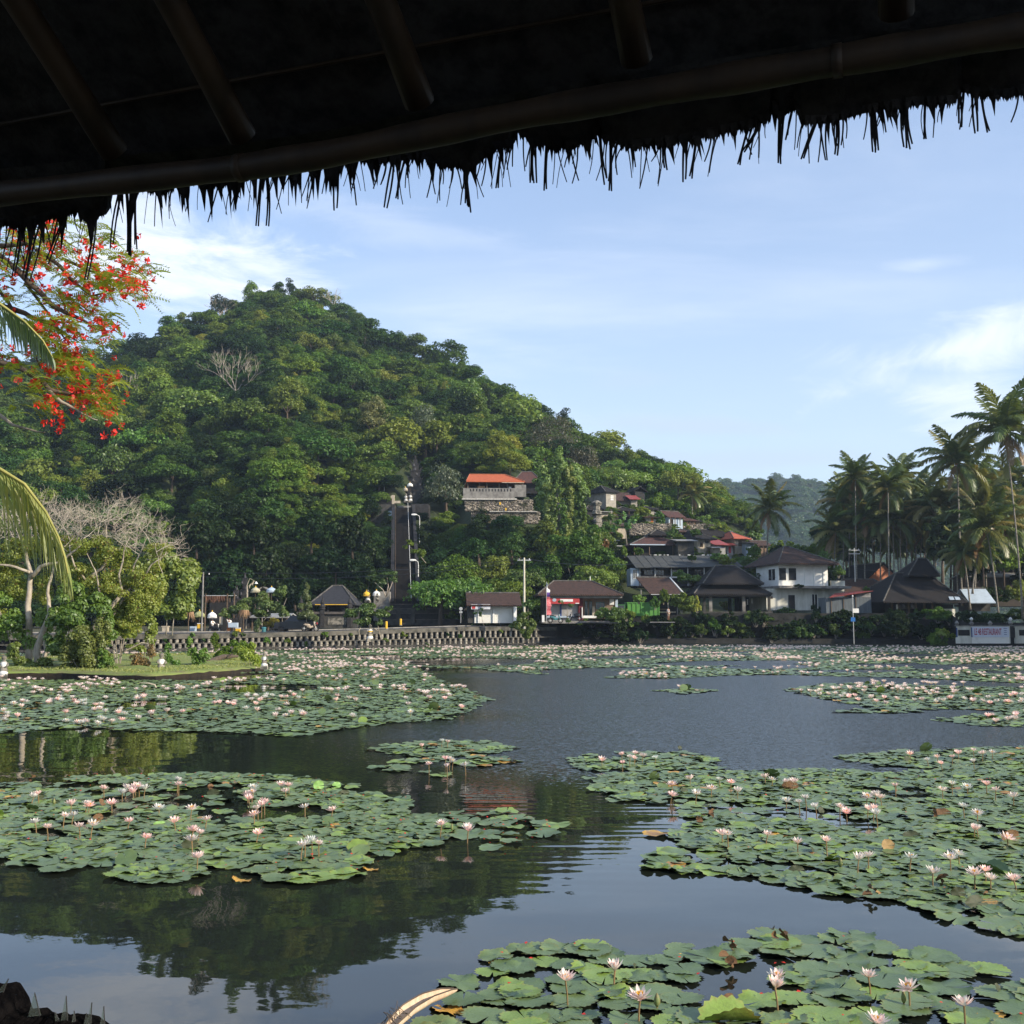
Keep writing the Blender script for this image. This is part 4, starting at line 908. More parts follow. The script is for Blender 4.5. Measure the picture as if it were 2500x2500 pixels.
b.gable(m_tiledk, x0-.6, x1+.6, -.35, 9.4, b.Z(1424), b.Z(1374.5), 'y')
b = B('tiled_house', 'low brown tiled roof in front of the orange gable', 'house', 2120, 1470, 150, 0)
b.box('wall', m_brick, 2068, 2172, 1470, 1445, 0, 5); b.hip(m_tile, b.X(2058), b.X(2186), -.8, 6, b.Z(1446), b.Z(1413), b.X(2070), b.X(2150))
b = B('lakeside_restaurant', 'large dark tiled building with stepped roof on the right shore', 'building', 2245, 1530, 134, 6)
b.hip(m_tiledk, b.X(2142), b.X(2352), -1.5, 11, b.Z(1470), b.Z(1396), b.X(2235), b.X(2318)); b.hip(m_tiledk, b.X(2246), b.X(2330), 2.6, 7.2, b.Z(1403), b.Z(1358), b.X(2296), b.X(2318), name='upper_roof')
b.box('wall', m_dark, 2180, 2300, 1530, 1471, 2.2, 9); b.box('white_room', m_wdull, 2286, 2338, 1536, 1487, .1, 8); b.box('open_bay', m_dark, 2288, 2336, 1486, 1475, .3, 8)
b.box('parapet', m_white, 2205, 2262, 1523, 1509, .2, .45)
for px in (2180, 2196, 2222, 2240, 2262, 2282): b.post(px, 1528, 1471, .3, .1, m_wood)
b.box('white_jar', m_cloth, 2190, 2193, 1500, 1476, .1, .25); b.box('white_jar', m_cloth, 2203.5, 2206, 1500, 1492, .1, .25); b.window(2208, 2232, 1486, 1476, 2.19, m_conc, bars=1); b.window(2234, 2256, 1486, 1476, 2.19, m_conc, bars=1)
for k in range(2): MB().slab((b.X(2308+k*15), -1.6, b.Z(1466)+.05), (b.X(2320+k*15), -1.6, b.Z(1466)+.05), (b.X(2333+k*15), .1, b.Z(1456)+.12), (b.X(2321+k*15), .1, b.Z(1456)+.12), .04).build('skylight', m_bluewash, b.o)
b = B('blue_grey_hut', 'small hut with pale blue sheet roof right of the big dark roof', 'hut', 2394, 1492, 138, 0)
b.box('wall', m_darkstone, 2372, 2420, 1492, 1470, .2, 4); b.gable(m_bluewash, b.X(2362), b.X(2426), -.8, 5, b.Z(1472), b.Z(1436), 'x')
b = B('brown_wall_house', 'long brown walled building behind the leaning palms', 'building', 2450, 1470, 152, 0)
b.box('wall', mat('brown_render', (.075, .06, .048), (.045, .038, .03), .8, .9), 2372, 2620, 1480, 1408, 0, 6); b.gable(m_corr, b.X(2368), b.X(2640), -.5, 7, b.Z(1408), b.Z(1398), 'x')
b = B('dark_roof_house', 'dark roofed house cut off by the right edge', 'house', 2530, 1420, 160, 0)
b.box('wall', m_dark, 2490, 2600, 1470, 1385, 0, 7); b.hip(m_tiledk, b.X(2468), b.X(2640), -1.5, 9, b.Z(1384), b.Z(1325), b.X(2530), b.X(2580))
# restaurant wall with the banner
b = B('restaurant_wall', 'white garden wall carrying the restaurant banner at the water', 'wall', 2440, 1571, 117.6, 0)
Z = b.Z
for (a, c) in ((2339, 2372.5), (2464, 2467), (2479.5, 2488)): b.box('wall_panel', m_wdull, a, c, 1571, 1529.5, 0, .3)
b.box('wall_panel', m_white, 2374, 2464, 1571, 1530, 0, .3); b.box('wall_panel', m_wdull, 2488.5, 2700, 1571, 1529.5, 0, .3)
b.box('lower_block', m_wdull, 2334, 2372, 1571, 1556.5, -.12, -.002); b.box('coping', m_conc, 2336, 2700, 1529.3, 1527, -.08, .38)
for a, c in ((2341, 2369), (2489, 2520)): b.box('opening', m_dark, a, c, 1552, 1538, -.03, -.004)
b.box('gate', m_dark, 2467.5, 2479, 1557, 1533, .02, .2, label='dark narrow gate'); b.box('blue_edge', m_blue, 2372.6, 2375, 1556, 1532, -.05, -.004); b.box('blue_edge', m_blue, 2337, 2339, 1556, 1533, -.05, .1)
bn = b.box('banner', mat('banner_vinyl', (.62, .66, .74), (.56, .60, .70), 1, .5), 2375.5, 2464, 1556, 1531, -.06, -.035)
text(None, 'LE 48 RESTAURANT', bn, (b.X(2412.5), -.075, Z(1543.5)), .98, mat('red_lettering', (.42, .05, .09)), xs=.345, ext=.006, bold=.012)
for k, wd in enumerate((9, 6, 7, 7)): b.box('small_print', m_blue, 2455-wd/2, 2455+wd/2, 1534+k*5, 1535.2+k*5, -.075, -.062, parent=bn)
for px, gl in ((2340, 0), (2376, 1), (2421, 0), (2471, 1)):
    x = b.X(px); pr = [(.16, 0), (.17, .1), (.26, .2), (.20, .3), (.1, .42), (.06, .5)]
    MB().lathe(pr, 10, (x, .15, Z(1527))).build('finial', m_conc, b.o, True)
    if gl: MB().lathe([(.02, 0), (.13, .08), (.18, .2), (.13, .32), (.02, .4)], 12, (x, .15, Z(1527)+.46)).build('globe_lamp', m_white, b.o, True)
for k, px in enumerate((2404, 2416, 2428, 2443, 2456)):
    MB().lathe([(.12, 0), (.16, .3), (.13, .34)], 8, (b.X(px), -.45, 0)).build('plant_pot', m_conc, b.o) if False else None
def sign_post():
    t = thing('lake_sign', 'thin post with white board above a blue plate near the shed', 'sign', P(2085, 1571, 129)); s = 129/F
    MB().tube([(0, 0, -.3), (0, 0, (1571-1458)*s)], .05, 6).build('post', m_metal, t); MB().box(-.05, .68, -.06, -.03, (1571-1497)*s, (1571-1486.5)*s).build('white_board', m_white, t); MB().box(-.3, .22, -.06, -.03, (1571-1518)*s, (1571-1508)*s).build('blue_plate', mat('bright_blue', (.03, .16, .45)), t)
    MB().lathe([(.09, 0), (.1, .1), (.04, .2)], 8, (0, 0, (1571-1458)*s)).build('lamp', m_white, t)
sign_post()
# ---------------------------------------------------------------- hill pavilion and its terrace
q = terr_at(1205, 1236); D = q.y-3
b = B('orange_roof_pavilion', 'open pavilion with bright orange tiled roof on the hillside terrace', 'pavilion', 1205, 1200, D, 4)
b.hip(m_orange, b.X(1138), b.X(1281), -.6, 7.5, b.Z(1175.5), b.Z(1151), b.X(1148), b.X(1237), ridge=mat('orange_ridge', (.42, .14, .07)))
b.box('gutter', m_tan, 1225, 1279, 1179.6, 1178.2, -.75, -.62); b.box('rear_wall', m_dark, 1146, 1274, 1200, 1178.5, 4.5, 6.5)
for px in (1142, 1170, 1189, 1219, 1240, 1258, 1276): b.post(px, 1200, 1178, .2, .09, m_wood, 'column')
b.box('bench', mat('orange_wood', (.5, .28, .13)), 1166, 1184, 1190, 1186, .5, 1.1); b.box('white_chair', m_cloth, 1243, 1249, 1192, 1187, .4, .8)
b = B('terrace_wall', 'grey parapet wall with narrow slots below the orange roof', 'wall', 1195, 1277, D-1.2, 2)
b.box('parapet', m_conc, 1130, 1257, 1216, 1190.5, 0, .3); b.box('corner_post', m_conc, 1257.2, 1285, 1212, 1182, .05, .35)
for k in range(14): b.box('slot', m_dark, 1147+k*7.6, 1149.6+k*7.6, 1199, 1192.5, -.02, -.002)
b.box('ledge', mat('bright_cement', (.5, .47, .42)), 1128, 1262, 1220, 1216.5, -.35, .5)
def rubble(b, x0, x1, z0, z1, y, n, seed):
    r_ = random.Random(seed); w_ = b.box('rubble_face', m_rubble, x0, x1, z0, z1, y, y+1.5)
    X0, X1, Z0_, Z1_ = b.X(x0), b.X(x1), b.Z(z0), b.Z(z1); mb = MB()
    for k in range(n):
        x, z, s = r_.uniform(X0, X1), r_.uniform(Z0_, Z1_), r_.uniform(.12, .34)
        mb.lathe([(s*.3, -s*.5), (s*.9, -s*.3), (s, 0), (s*.7, s*.35), (s*.2, s*.5)], 5, (x, y+.06, z), 1, .7)
    o = mb.build('rubble_stones', m_rubble, w_); o['kind'] = 'stuff'
rubble(b, 1150, 1318, 1277, 1247, .3, 500, 1); rubble(b, 1136, 1300, 1247.2, 1220.3, 0, 500, 2); b.box('ledge', MATS['bright_cement'], 1195, 1312, 1249.5, 1247.3, -.1, .28)
for px, py in ((1219, 1232), (1233, 1246)): b.box('yellow_cloth', m_yellow, px, px+4, py, py-6, -.3, -.25)
b = B('brown_roof_building', 'dim brown hip roof half hidden right of the orange roof', 'building', 1285, 1205, D+10, 0)
b.box('wall', m_dark, 1262, 1312, 1205, 1178, 0, 5); b.hip(mat('deep_brown_tiles', (.10, .045, .035)), b.X(1250), b.X(1325), -.8, 6, b.Z(1178), b.Z(1146), b.X(1275), b.X(1300))
# ---------------------------------------------------------------- stairway with landing, gate tower
ptop = terr_at(985, 1240); pbot = P(990, 1478, 143)
def stairway():
    t = thing('hill_stairway', 'long steep dark stairway climbing to the black gate tower', 'stairway', (0, 0, 0))
    n = 64; mb = MB(); W = 1.45; a = pbot; c = P(985, 1240, ptop.y-2.5)
    for k in range(n):
        f0, f1 = k/n, (k+1)/n; p = a.lerp(c, f0); q = a.lerp(c, f1); mb.box(p.x-W, p.x+W, p.y, c.y+2, p.z-1.0, q.z)
    o = mb.build('steps', mat('shaded_stair_stone', (.015, .013, .012), (.009, .008, .008), 1.2, .95, .03), t); o['kind'] = 'stuff'  # near-black steps: shade on the slope put into the colour
    for s in (-1, 1):
        off = Vector((s*(W+.3), 0, 0)); e = Vector((s*.5, 0, 0)); m2 = MB()
        A = [a+off-e/2, a+off+e/2, c+off+e/2, c+off-e/2]; up = Vector((0, 0, .55)); dn = Vector((0, 0, -2.2))
        vs = [v+dn for v in A]+[v+up for v in A]; m2.add(vs, [(0, 3, 2, 1), (4, 5, 6, 7), (0, 1, 5, 4), (1, 2, 6, 5), (2, 3, 7, 6), (3, 0, 4, 7)]); m2.build('side_wall', m_blackstone, t)  # black stone colour stands in for shade on the side walls
    for x in (-W+.1, .75):
        A = a+Vector((x, -.1, .9)); Cc = c+Vector((x, 0, .9)); r = MB(); r.tube([A, Cc], .03, 6)
        r.build('handrail', m_wood if x < 0 else m_white, t)
        ps = MB()
        for k in range(16): q = A.lerp(Cc, k/15); ps.tube([q, q-Vector((0, 0, .95))], .02, 5)
        ps.build('rail_posts', m_wood, t)['kind'] = 'stuff'
    MB().box(a.x-W-2.6, a.x-W-.6, a.y-1, a.y+1.2, a.z-2, a.z+1.8).build('side_plinth', m_conc, t); MB().box(a.x+W+.6, a.x+W+3.2, a.y-1, a.y+1.2, a.z-2, a.z+1.4).build('side_plinth', m_darkstone, t)
stairway()
Dt = ptop.y
b = B('stair_terrace', 'dark terrace walls around the top of the stairway', 'terrace', 990, 1290, Dt-3, 0)
b.box('left_wall', m_darkstone, 905, 961, 1290, 1231, 0, 6); b.box('upper_left_wall', m_blackstone, 903, 957, 1230.5, 1208, 3, 6); b.box('right_wall', m_blackstone, 1001, 1045, 1262, 1228, 1, 5)
b.box('landing', m_conc, 961.5, 1000.5, 1246, 1228, 4, 8); b.box('gate_post', m_tan, 956, 962, 1230, 1208, -.1, .5); b.box('gate_post', m_tan, 949, 954, 1212, 1205, 2.5, 2.99)
b.box('low_wall', m_tan, 957, 976, 1228, 1222, -.05, .5, label='sunlit beige low wall'); b.box('gate_leaf', m_bluewash, 946, 958, 1266, 1247, -.12, -.01)
b = B('gate_tower', 'tall black carved stone gate tower at the top of the stairway', 'gate', 1012, 1226, Dt+4, 0)
s = (Dt+4)/F; mb = MB(); tiers = [(34, 0, 22), (30, 22, 34), (33, 34, 38), (24, 38, 58), (28, 58, 61), (18, 61, 78), (21, 78, 81), (12, 81, 96), (15, 96, 98), (7, 98, 108), (3, 108, 118)]
for wpx, a, c in tiers: mb.box(-wpx/2*s*1.3, wpx/2*s*1.3, 1.2-wpx/4*s, 1.2+wpx/4*s, a*s, c*s)
mb.build('tower', m_blackstone, b.o)
for k in range(16):
    wpx, a, c = tiers[(k*2) % 10]; sx = -1 if k % 2 else 1; MB().add([(sx*wpx*.62*s, 1.0, c*s), (sx*(wpx*.62*s+.45), 1.0, c*s+.7), (sx*(wpx*.5*s), 1.0, c*s+.25), (sx*wpx*.62*s, 1.3, c*s), (sx*(wpx*.62*s+.45), 1.1, c*s+.7), (sx*(wpx*.5*s), 1.3, c*s+.25)], [(0, 1, 2), (3, 5, 4), (0, 3, 4, 1), (1, 4, 5, 2), (2, 5, 3, 0)]).build('carved_finial', m_blackstone, b.o)
for z, x in ((78, 0), (66, .3), (50, -.3), (40, .9), (88, -.2)): MB().lathe([(.05, 0), (.25, .15), (.15, .5), (.05, .6)], 6, (x, .2, z*s)).build('stone_mask', mat('pale_lava_stone', (.075, .072, .075)), b.o)

def parasol(px, py, D, R, label, m, hpole, tiers=1):
    p = P(px, py, D); t = thing('ceremonial_parasol', label, 'parasol', p-Vector((0, 0, hpole)), 0, 'ceremonial parasols')
    MB().tube([(0, 0, 0), (0, 0, hpole)], .025, 6).build('pole', m_wood, t)
    MB().lathe([(R, -.22), (R*1.02, -.04), (R*.75, .12), (R*.3, .26), (.03, .32)], 14, (0, 0, hpole)).build('canopy', m, t)
    fr = MB()
    for k in range(28): a = k*math.pi/14; fr.box(R*math.cos(a)-.03, R*math.cos(a)+.03, R*math.sin(a)-.01, R*math.sin(a)+.01, hpole-.34, hpole-.2)
    fr.build('fringe', m, t); MB().lathe([(.05, .3), (.07, .38), (.01, .5)], 6, (0, 0, hpole)).build('finial', m_yellow, t)
parasol(1001, 1183, Dt+.5, .48, 'white parasol highest up in front of the gate tower', m_cloth, 1.9)
parasol(990, 1194, Dt, .40, 'beige parasol just left of the highest white one', m_tan, 1.5)
parasol(518, 1501, 113.5, .46, 'white parasol over the motorbike by the road', m_cloth, 2.0)
parasol(487, 1499, 115, .55, 'greenish parasol left of the roadside white one', mat('faded_green_cloth', (.35, .36, .16)), 2.1)
parasol(895, 1449, 136, .42, 'bright yellow parasol before the temple', m_yellow, 2.4)
parasol(919, 1448, 137, .46, 'white parasol right of the yellow one', m_cloth, 2.5)
parasol(624, 1440, 128, .55, 'pale dome of a parasol behind the left frangipani', mat('faded_cream_cloth', (.5, .46, .32)), 2.6); parasol(663, 1440, 129, .6, 'grey parasol top behind the left frangipani', m_bluewash, 2.6)

def statue(px, pyb, pyt, D, label, cloth=m_cloth, sash=None, lean=0):
    t = thing('shrine_statue', label, 'statue', P(px, pyb, D), rad(rg.uniform(-30, 30)), 'statues dressed in cloth'); h = (pyb-pyt)*D/F; u = h/1.0
    MB().box(-.2*u, .2*u, -.17*u, .17*u, -.05, .14*u).box(-.16*u, .16*u, -.14*u, .14*u, .14*u, .2*u).build('pedestal', m_stone, t)
    MB().lathe([(.13*u, .2*u), (.18*u, .24*u), (.17*u, .4*u), (.11*u, .55*u), (.15*u, .66*u), (.07*u, .74*u), (.06*u, .77*u), (.1*u, .82*u), (.1*u, .88*u), (.12*u, .9*u), (.07*u, .95*u), (.02*u, 1.0*u)], 12, sx=1, sy=.8).tube([(.13*u, 0, .66*u), (.2*u, -.1*u, .55*u), (.12*u, -.16*u, .5*u)], [.04*u, .035*u, .03*u], 6).tube([(-.13*u, 0, .66*u), (-.2*u, -.08*u, .56*u), (-.1*u, -.16*u, .52*u)], [.04*u, .035*u, .03*u], 6).build('figure', m_stone, t, True)
    MB().lathe([(.22*u, .13*u), (.19*u, .26*u), (.15*u, .42*u), (.12*u, .54*u), (.16*u, .64*u), (.12*u, .70*u)], 12, sx=.95, sy=.8).build('cloth', cloth, t, True)
    if sash: MB().lathe([(.135*u, .54*u), (.15*u, .57*u), (.14*u, .61*u)], 12, sx=1.05, sy=.95).build('sash', sash, t)
statue(991, 1226, 1204, Dt-.3, 'white wrapped statue left of its twin before the gate tower'); statue(1002, 1226, 1202, Dt-.2, 'white wrapped statue right of its twin before the gate tower')
statue(903, 1566, 1524, 110, 'statue with yellow and white cloth standing on the wall between two small trees', m_cloth, m_yellow)
statue(898, 1470, 1440, 136, 'small white dressed statue under the yellow parasol', m_cloth); statue(921, 1470, 1448, 136, 'small dark statue under the white temple parasol', m_blackstone)
# ---------------------------------------------------------------- temple walls and low pavilions
b = B('temple_wall', 'tiered dark temple wall at the foot of the stairway', 'wall', 1010, 1527, 138, 0)
for i, (x0, x1, z0, z1, y) in enumerate(((935, 1138, 1527, 1512, 0), (930, 1128, 1511.6, 1497, 1.0), (940, 1120, 1496.6, 1485, 2.0), (950, 1060, 1484.6, 1474, 3.0))):
    b.box('wall_tier', (m_darkstone, m_blackstone)[i % 2], x0, x1, z0, z1, y, y+1.4); b.box('tier_cap', mat('worn_cap_stone', (.12, .10, .085), (.06, .055, .05), 2), x0-3, x1+3, z1+1.6, z1-.4, y-.12, y-.002)
for px in (1132, 1070, 1003, 968): b.box('wall_pier', m_darkstone, px, px+10, 1527, 1484, -.3, -.13)
b = B('temple_wall', 'low stone temple wall left of the wall statue', 'wall', 800, 1533, 124, 0)
b.box('wall', m_darkstone, 728, 872, 1533, 1500, 0, .6); b.box('panel', m_stone, 800, 846, 1525, 1508, -.06, -.002); b.box('panel', m_stone, 764, 778, 1523, 1511, -.06, -.002)
b.box('coping', MATS['worn_cap_stone'], 725, 875, 1499.6, 1494, -.25, .8); 
for px in (787, 853, 735): b.box('pier', m_blackstone, px-5, px+5, 1533, 1488, -.3, -.07); MB().lathe([(.35, 0), (.28, .2), (.38, .3), (.2, .6), (.26, .75), (.08, 1.2), (.02, 1.6)], 8, (b.X(px), -.15, b.Z(1488))).build('carved_finial', m_blackstone, b.o)
b = B('temple_pavilion', 'dark thatched temple pavilion with a yellow eave line', 'pavilion', 800, 1530, 131, 0)
b.hip(mat('black_thatch', (.035, .036, .042), (.024, .025, .03), 3, .95, .04), b.X(756), b.X(868), -.5, 6.5, b.Z(1475), b.Z(1429), b.X(800), b.X(825)); b.box('eave_trim', m_yellow, 770, 852, 1477.5, 1475.8, -.52, -.4)
for px in (764, 800, 838, 862): b.post(px, 1530, 1475, .2, .12, m_dark, 'column')
b.box('inner_wall', m_dark, 768, 860, 1530, 1477, 3, 6)
b = B('roadside_shelter', 'low tin roofed shelter behind the left frangipani trees', 'shelter', 660, 1540, 124, 0)
b.box('rear_wall', m_dark, 612, 720, 1540, 1505, 3, 5); b.gable(m_corr, b.X(612), b.X(705), -.6, 5.4, b.Z(1506), b.Z(1497), 'x', ridge=None)
for px in (616, 655, 700): b.post(px, 1540, 1505, 0, .07)
b = B('small_shrine', 'small shrine roof peeping over the left frangipani', 'shrine', 643, 1500, 130, 0)
b.gable(m_stone, b.X(628), b.X(657), -.8, 1.6, b.Z(1441), b.Z(1433), 'y', ridge=None)
for px in (632, 653): b.post(px, 1500, 1440, .2, .08, m_stone)
# black shrine towers at the left of the road
for px, pt, D, lb in ((592, 1400, 124, 'tall black spired shrine tower behind the bent bamboo pole'), (572, 1432, 126, 'shorter black shrine tower left of the tall one')):
    b = B('shrine_tower', lb, 'shrine', px, 1535, D, 0, 'black shrine towers'); s = D/F; hh = (1535-pt); z = 0; mb = MB()
    for k, wpx in enumerate((34, 26, 30, 20, 24, 15, 18, 9, 11, 4)):
        dz = hh*.1; mb.box(-wpx/2*s, wpx/2*s, .6-wpx/3*s, .6+wpx/3*s, z*s, (z+dz)*s+.01*k); z += dz
    mb.build('tower', m_blackstone, b.o)
    for k in range(7): MB().lathe([(.02, 0), (.12, .1), (.06, .3), (.02, .4)], 6, ((-1)**k*(15-k*1.6)*s*.6, .1, hh*(.3+.1*k)*s)).build('carved_finial', mat('pale_lava_stone', (.2, .19, .19)), b.o)
b = B('thatched_gate', 'dark gateway hung with brown thatch beside the grey pole', 'gate', 525, 1542, 121, 0)
b.box('beam', m_metal, 496, 575, 1455.5, 1454, 0, .1)
for px in (500, 570, 553): b.post(px, 1542, 1450, 0, .06)
fr = MB(); r_ = random.Random(4)
for k in range(110): x = b.X(499+k*.5); l = r_.uniform(.35, .85); fr.add([(x-.05, r_.uniform(-.1, .1), b.Z(1456)), (x+.05, r_.uniform(-.1, .1), b.Z(1456)), (x+r_.uniform(-.05, .05), 0, b.Z(1456)-l)], [(0, 1, 2)])
fr.build('hanging_thatch', mat('brown_thatch', (.20, .10, .06), (.1, .05, .035), 8), b.o)['kind'] = 'stuff'
b.box('back_wall', m_dark, 498, 575, 1542, 1470, 2, 3); b.box('leaning_board', m_tan, 533, 541, 1525, 1500, .3, .38)
# penjor: bent bamboo pole
t = thing('decorated_bamboo_pole', 'tall bamboo pole with a drooping decorated tip by the road', 'pole', P(601, 1535, 116)); s = 116/F
MB().tube([(0, 0, 0), (.02, 0, 60*s), (-.02, 0, 105*s), (.25, 0, 122*s), (.9, 0, 114*s)], [.06, .05, .04, .03, .015], 6).build('pole', m_tan, t)
fr = MB(); r_ = random.Random(8)
for k in range(40): z = (30+k*2.2)*s; x = .0 if k < 34 else .2+.1*(k-34); l = r_.uniform(.2, .5); fr.add([(x-.06, 0, z), (x+.08, .02, z), (x+r_.uniform(-.15, .15), 0, z-l)], [(0, 1, 2)])
fr.build('palm_leaf_ornaments', m_tan, t); MB().lathe([(.02, 0), (.16, .1), (.14, .7), (.02, .8)], 8, (.2, 0, 38*s)).build('yellow_bundle', m_yellow, t); MB().lathe([(.02, 0), (.2, .05), (.02, .3)], 6, (.95, 0, 108*s)).build('tip_ornament', m_cloth, t)
# dried palm-leaf sunshades, planters, posts, bins, bollards
for px, py, lb in ((459, 1551, 'dry palm leaf sunshade left of the parasols'), (594, 1547, 'dry palm leaf sunshade right of the woman in orange')):
    t = thing('palm_leaf_sunshade', lb, 'sunshade', P(px, py, 111), 0, 'dry palm leaf sunshades'); s = 111/F
    MB().tube([(0, 0, 0), (0, 0, 58*s)], .04, 6).build('pole', m_wood, t); fr = MB(); r_ = random.Random(px)
    for k in range(90):
        a = r_.uniform(0, 6.28); l = r_.uniform(.7, 1.0)*.85; c_, s_ = math.cos(a), math.sin(a); z = 56*s
        fr.add([(0, 0, z), (c_*l*.6-s_*.05, s_*l*.6+c_*.05, z+.05), (c_*l*.9, s_*l*.9, z-.9*l*r_.uniform(.7, 1.4)), (c_*l*.6+s_*.05, s_*l*.6-c_*.05, z-.0)], [(0, 1, 2, 3)])
    fr.build('dry_leaves', mat('dry_palm_leaf', (.36, .22, .12), (.22, .13, .07), 5), t)
def simple(name, label, cat, px, py, D, mb, m, group=None, parts=()):
    t = thing(name, label, cat, P(px, py, D), 0, group); mb.build('body', m, t)
    for nm, pm, mm in parts: pm.build(nm, mm, t)
    return t
simple('bollard', 'nearer yellow bollard beside the road, left one', 'bollard', 943, 1536, 112, MB().lathe([(.13, 0), (.13, .75), (.1, .8)], 8), m_yellow, 'yellow bollards', (('base', MB().lathe([(.18, -.02), (.17, .06)], 8), m_conc),))
simple('bollard', 'farther yellow bollard to the right, before the temple steps', 'bollard', 978, 1527, 122, MB().lathe([(.13, 0), (.13, .7), (.1, .75)], 8), m_yellow, 'yellow bollards', (('base', MB().lathe([(.18, -.02), (.17, .06)], 8), m_conc),))
for k, (px, lb) in enumerate(((487, 'yellow box on a stand beside the left sunshade'), (580, 'yellow crate pile behind the person in white'))):
    simple('yellow_box', lb, 'box', px, 1545 if k else 1534, 112, MB().box(-.22, .22, 0, .4, 0, .45), m_yellow, None, (('lid', MB().box(-.25, .25, -.03, .43, .452, .52), m_cloth),))
simple('stone_planter', 'beige stone planter pillar at the left end of the road wall', 'planter', 402, 1550, 111, MB().box(-.28, .28, 0, .5, 0, .8).box(-.34, .34, -.05, .55, .8, .9), m_tan)
simple('grey_cabinet', 'grey cabinet next to the left dry sunshade', 'cabinet', 470, 1547, 113, MB().box(-.3, .3, 0, .4, 0, .75), m_bluewash, None, (('door', MB().box(-.26, .26, -.03, -.002, .05, .7), m_bluewash),))
simple('grey_cabinet', 'pale cabinet beside the woman in orange', 'cabinet', 568, 1532, 114, MB().box(-.5, .5, 0, .4, 0, .5), m_bluewash, None, (('door', MB().box(-.45, .45, -.03, -.002, .05, .45), m_bluewash),))
simple('green_bin', 'small dark green bin on the road by the little shrub', 'bin', 644, 1545, 112, MB().lathe([(.18, 0), (.24, .45), (.26, .5)], 10), m_teal, None, (('lid', MB().lathe([(.27, .5), (.2, .58), (.03, .6)], 10), m_teal),))
# ---------------------------------------------------------------- village houses on the slope
def vhouse(x0, x1, yb, ye, yr, wm, rm, yaw, label, dep=4.5, kind='hip', wins=(), dD=0.0, over=.5, name='village_house', posts=()):
    p = terr_at((x0+x1)/2, yb); D = p.y-1.0+dD
    b = B(name, label, 'house', (x0+x1)/2, yb, D, yaw, 'village houses on the slope'); c = b.cy
    X0, X1 = b.X(x0), b.X(x1)
    MB().box(X0, X1, 0, dep, -1.2, b.Z(ye)).build('wall', wm, b.o)
    if kind == 'hip': b.hip(rm, X0-over, X1+over, -over, dep+over, b.Z(ye), b.Z(yr), t=.12)
    elif kind == 'lean': MB().slab((X0-over, -over*1.5, b.Z(ye)-.1), (X1+over, -over*1.5, b.Z(ye)-.1), (X1+over, dep, b.Z(yr)), (X0-over, dep, b.Z(yr)), .08).build('roof', rm, b.o)
    else: b.gable(rm, X0-over, X1+over, -over, dep+over, b.Z(ye), b.Z(yr), kind[-1], t=.12)
    for (a, c_, z0, z1) in wins: b.window(a, c_, z0, z1, 0, m_wood, bars=1)
    for px in posts: b.post(px, yb, ye, -over*.8, .06, m_wood)
    return b
b = vhouse(1479, 1505, 1241, 1201, 1181, m_block, m_tiledk, 32, 'grey block house with pyramid roof highest in the village', 6.0, wins=())
for i in range(3):
    for j in range(2): b.box('vent_block', m_cloth, 1491+j*4, 1494+j*4, 1212+i*4.5, 1209+i*4.5, -.03, -.002)
vhouse(1505, 1545, 1238, 1222, 1196, m_block, m_tile, 12, 'low parapet house right of the highest block house', 3.5, 'lean', dD=1)
vhouse(1541, 1556, 1240, 1218, 1205, m_block, m_redtin, 10, 'tiny block shed with curled red roof edge', 2.5, 'lean')
vhouse(1550, 1575, 1236, 1200, 1188, m_blackstone, m_tiledk, 20, 'dark timber house at the village top right', 4, 'gable_y', dD=3)
vhouse(1440, 1459, 1222, 1196, 1190, m_block, m_corr, 5, 'plain grey wall hut left of the highest house', 3, 'lean', dD=2)
vhouse(1432, 1472, 1262, 1245, 1228, m_dark, m_tiledk, 26, 'small dark pyramid roof below the highest house', 4)
vhouse(1466, 1486, 1268, 1248, 1245, m_tan, m_corr, 15, 'beige wall hut beside the small dark pyramid roof', 2.5, 'lean')
vhouse(1500, 1548, 1266, 1247, 1235, m_dark, m_tiledk, 8, 'wide low dark roof over a shaded porch', 4, 'hip', posts=(1505, 1520, 1535))
vhouse(1578, 1603, 1276, 1262, 1257, m_tan, m_tile, 5, 'hut with an orange door between shrubs', 2.5, 'lean').box('door', mat('orange_door', (.6, .2, .06)), 1589, 1595, 1275, 1264, -.05, -.002)
vhouse(1617, 1629, 1280, 1256, 1250, m_tan, m_tile, 20, 'narrow pale walled house end beside the red roof', 4, 'lean')
vhouse(1632, 1668, 1284, 1263, 1245, m_bluewash, m_tilered, 22, 'small house with rusty red roof and blue grey wall', 4.5, 'gable_x', wins=((1636, 1643, 1280, 1268),), posts=(1633, 1645, 1658))
vhouse(1672, 1698, 1286, 1270, 1260, m_brick, m_tilered, 15, 'little open house with leaning posts on the ledge', 3.5, 'lean', posts=(1675, 1682, 1690))
vhouse(1700, 1708, 1290, 1272, 1266, m_tan, m_tiledk, 5, 'tiny wayside shrine hut at the end of the ledge', 2, 'lean')
b = vhouse(1552, 1652, 1356, 1331, 1300, m_dark, m_tilered, 6, 'broad house with mossy red brown roof', 7, 'hip', over=1.2, posts=(1545, 1582, 1640)); b.hip(m_tiledk, b.X(1592), b.X(1640), 1.5, 5.5, b.Z(1303), b.Z(1288), name='upper_roof'); b.box('gutter', m_bluewash, 1533, 1620, 1332.5, 1330, -1.4, -1.25)
b = vhouse(1702, 1737, 1354, 1316, 1291, m_tan, m_tiledk, 30, 'tall beige house with dark hip roof in mid village', 7.5, 'hip', over=.8, wins=((1708, 1716, 1336, 1324),)); b.box('second_window', m_glass, 1722, 1732, 1326, 1319, -.03, -.002); 
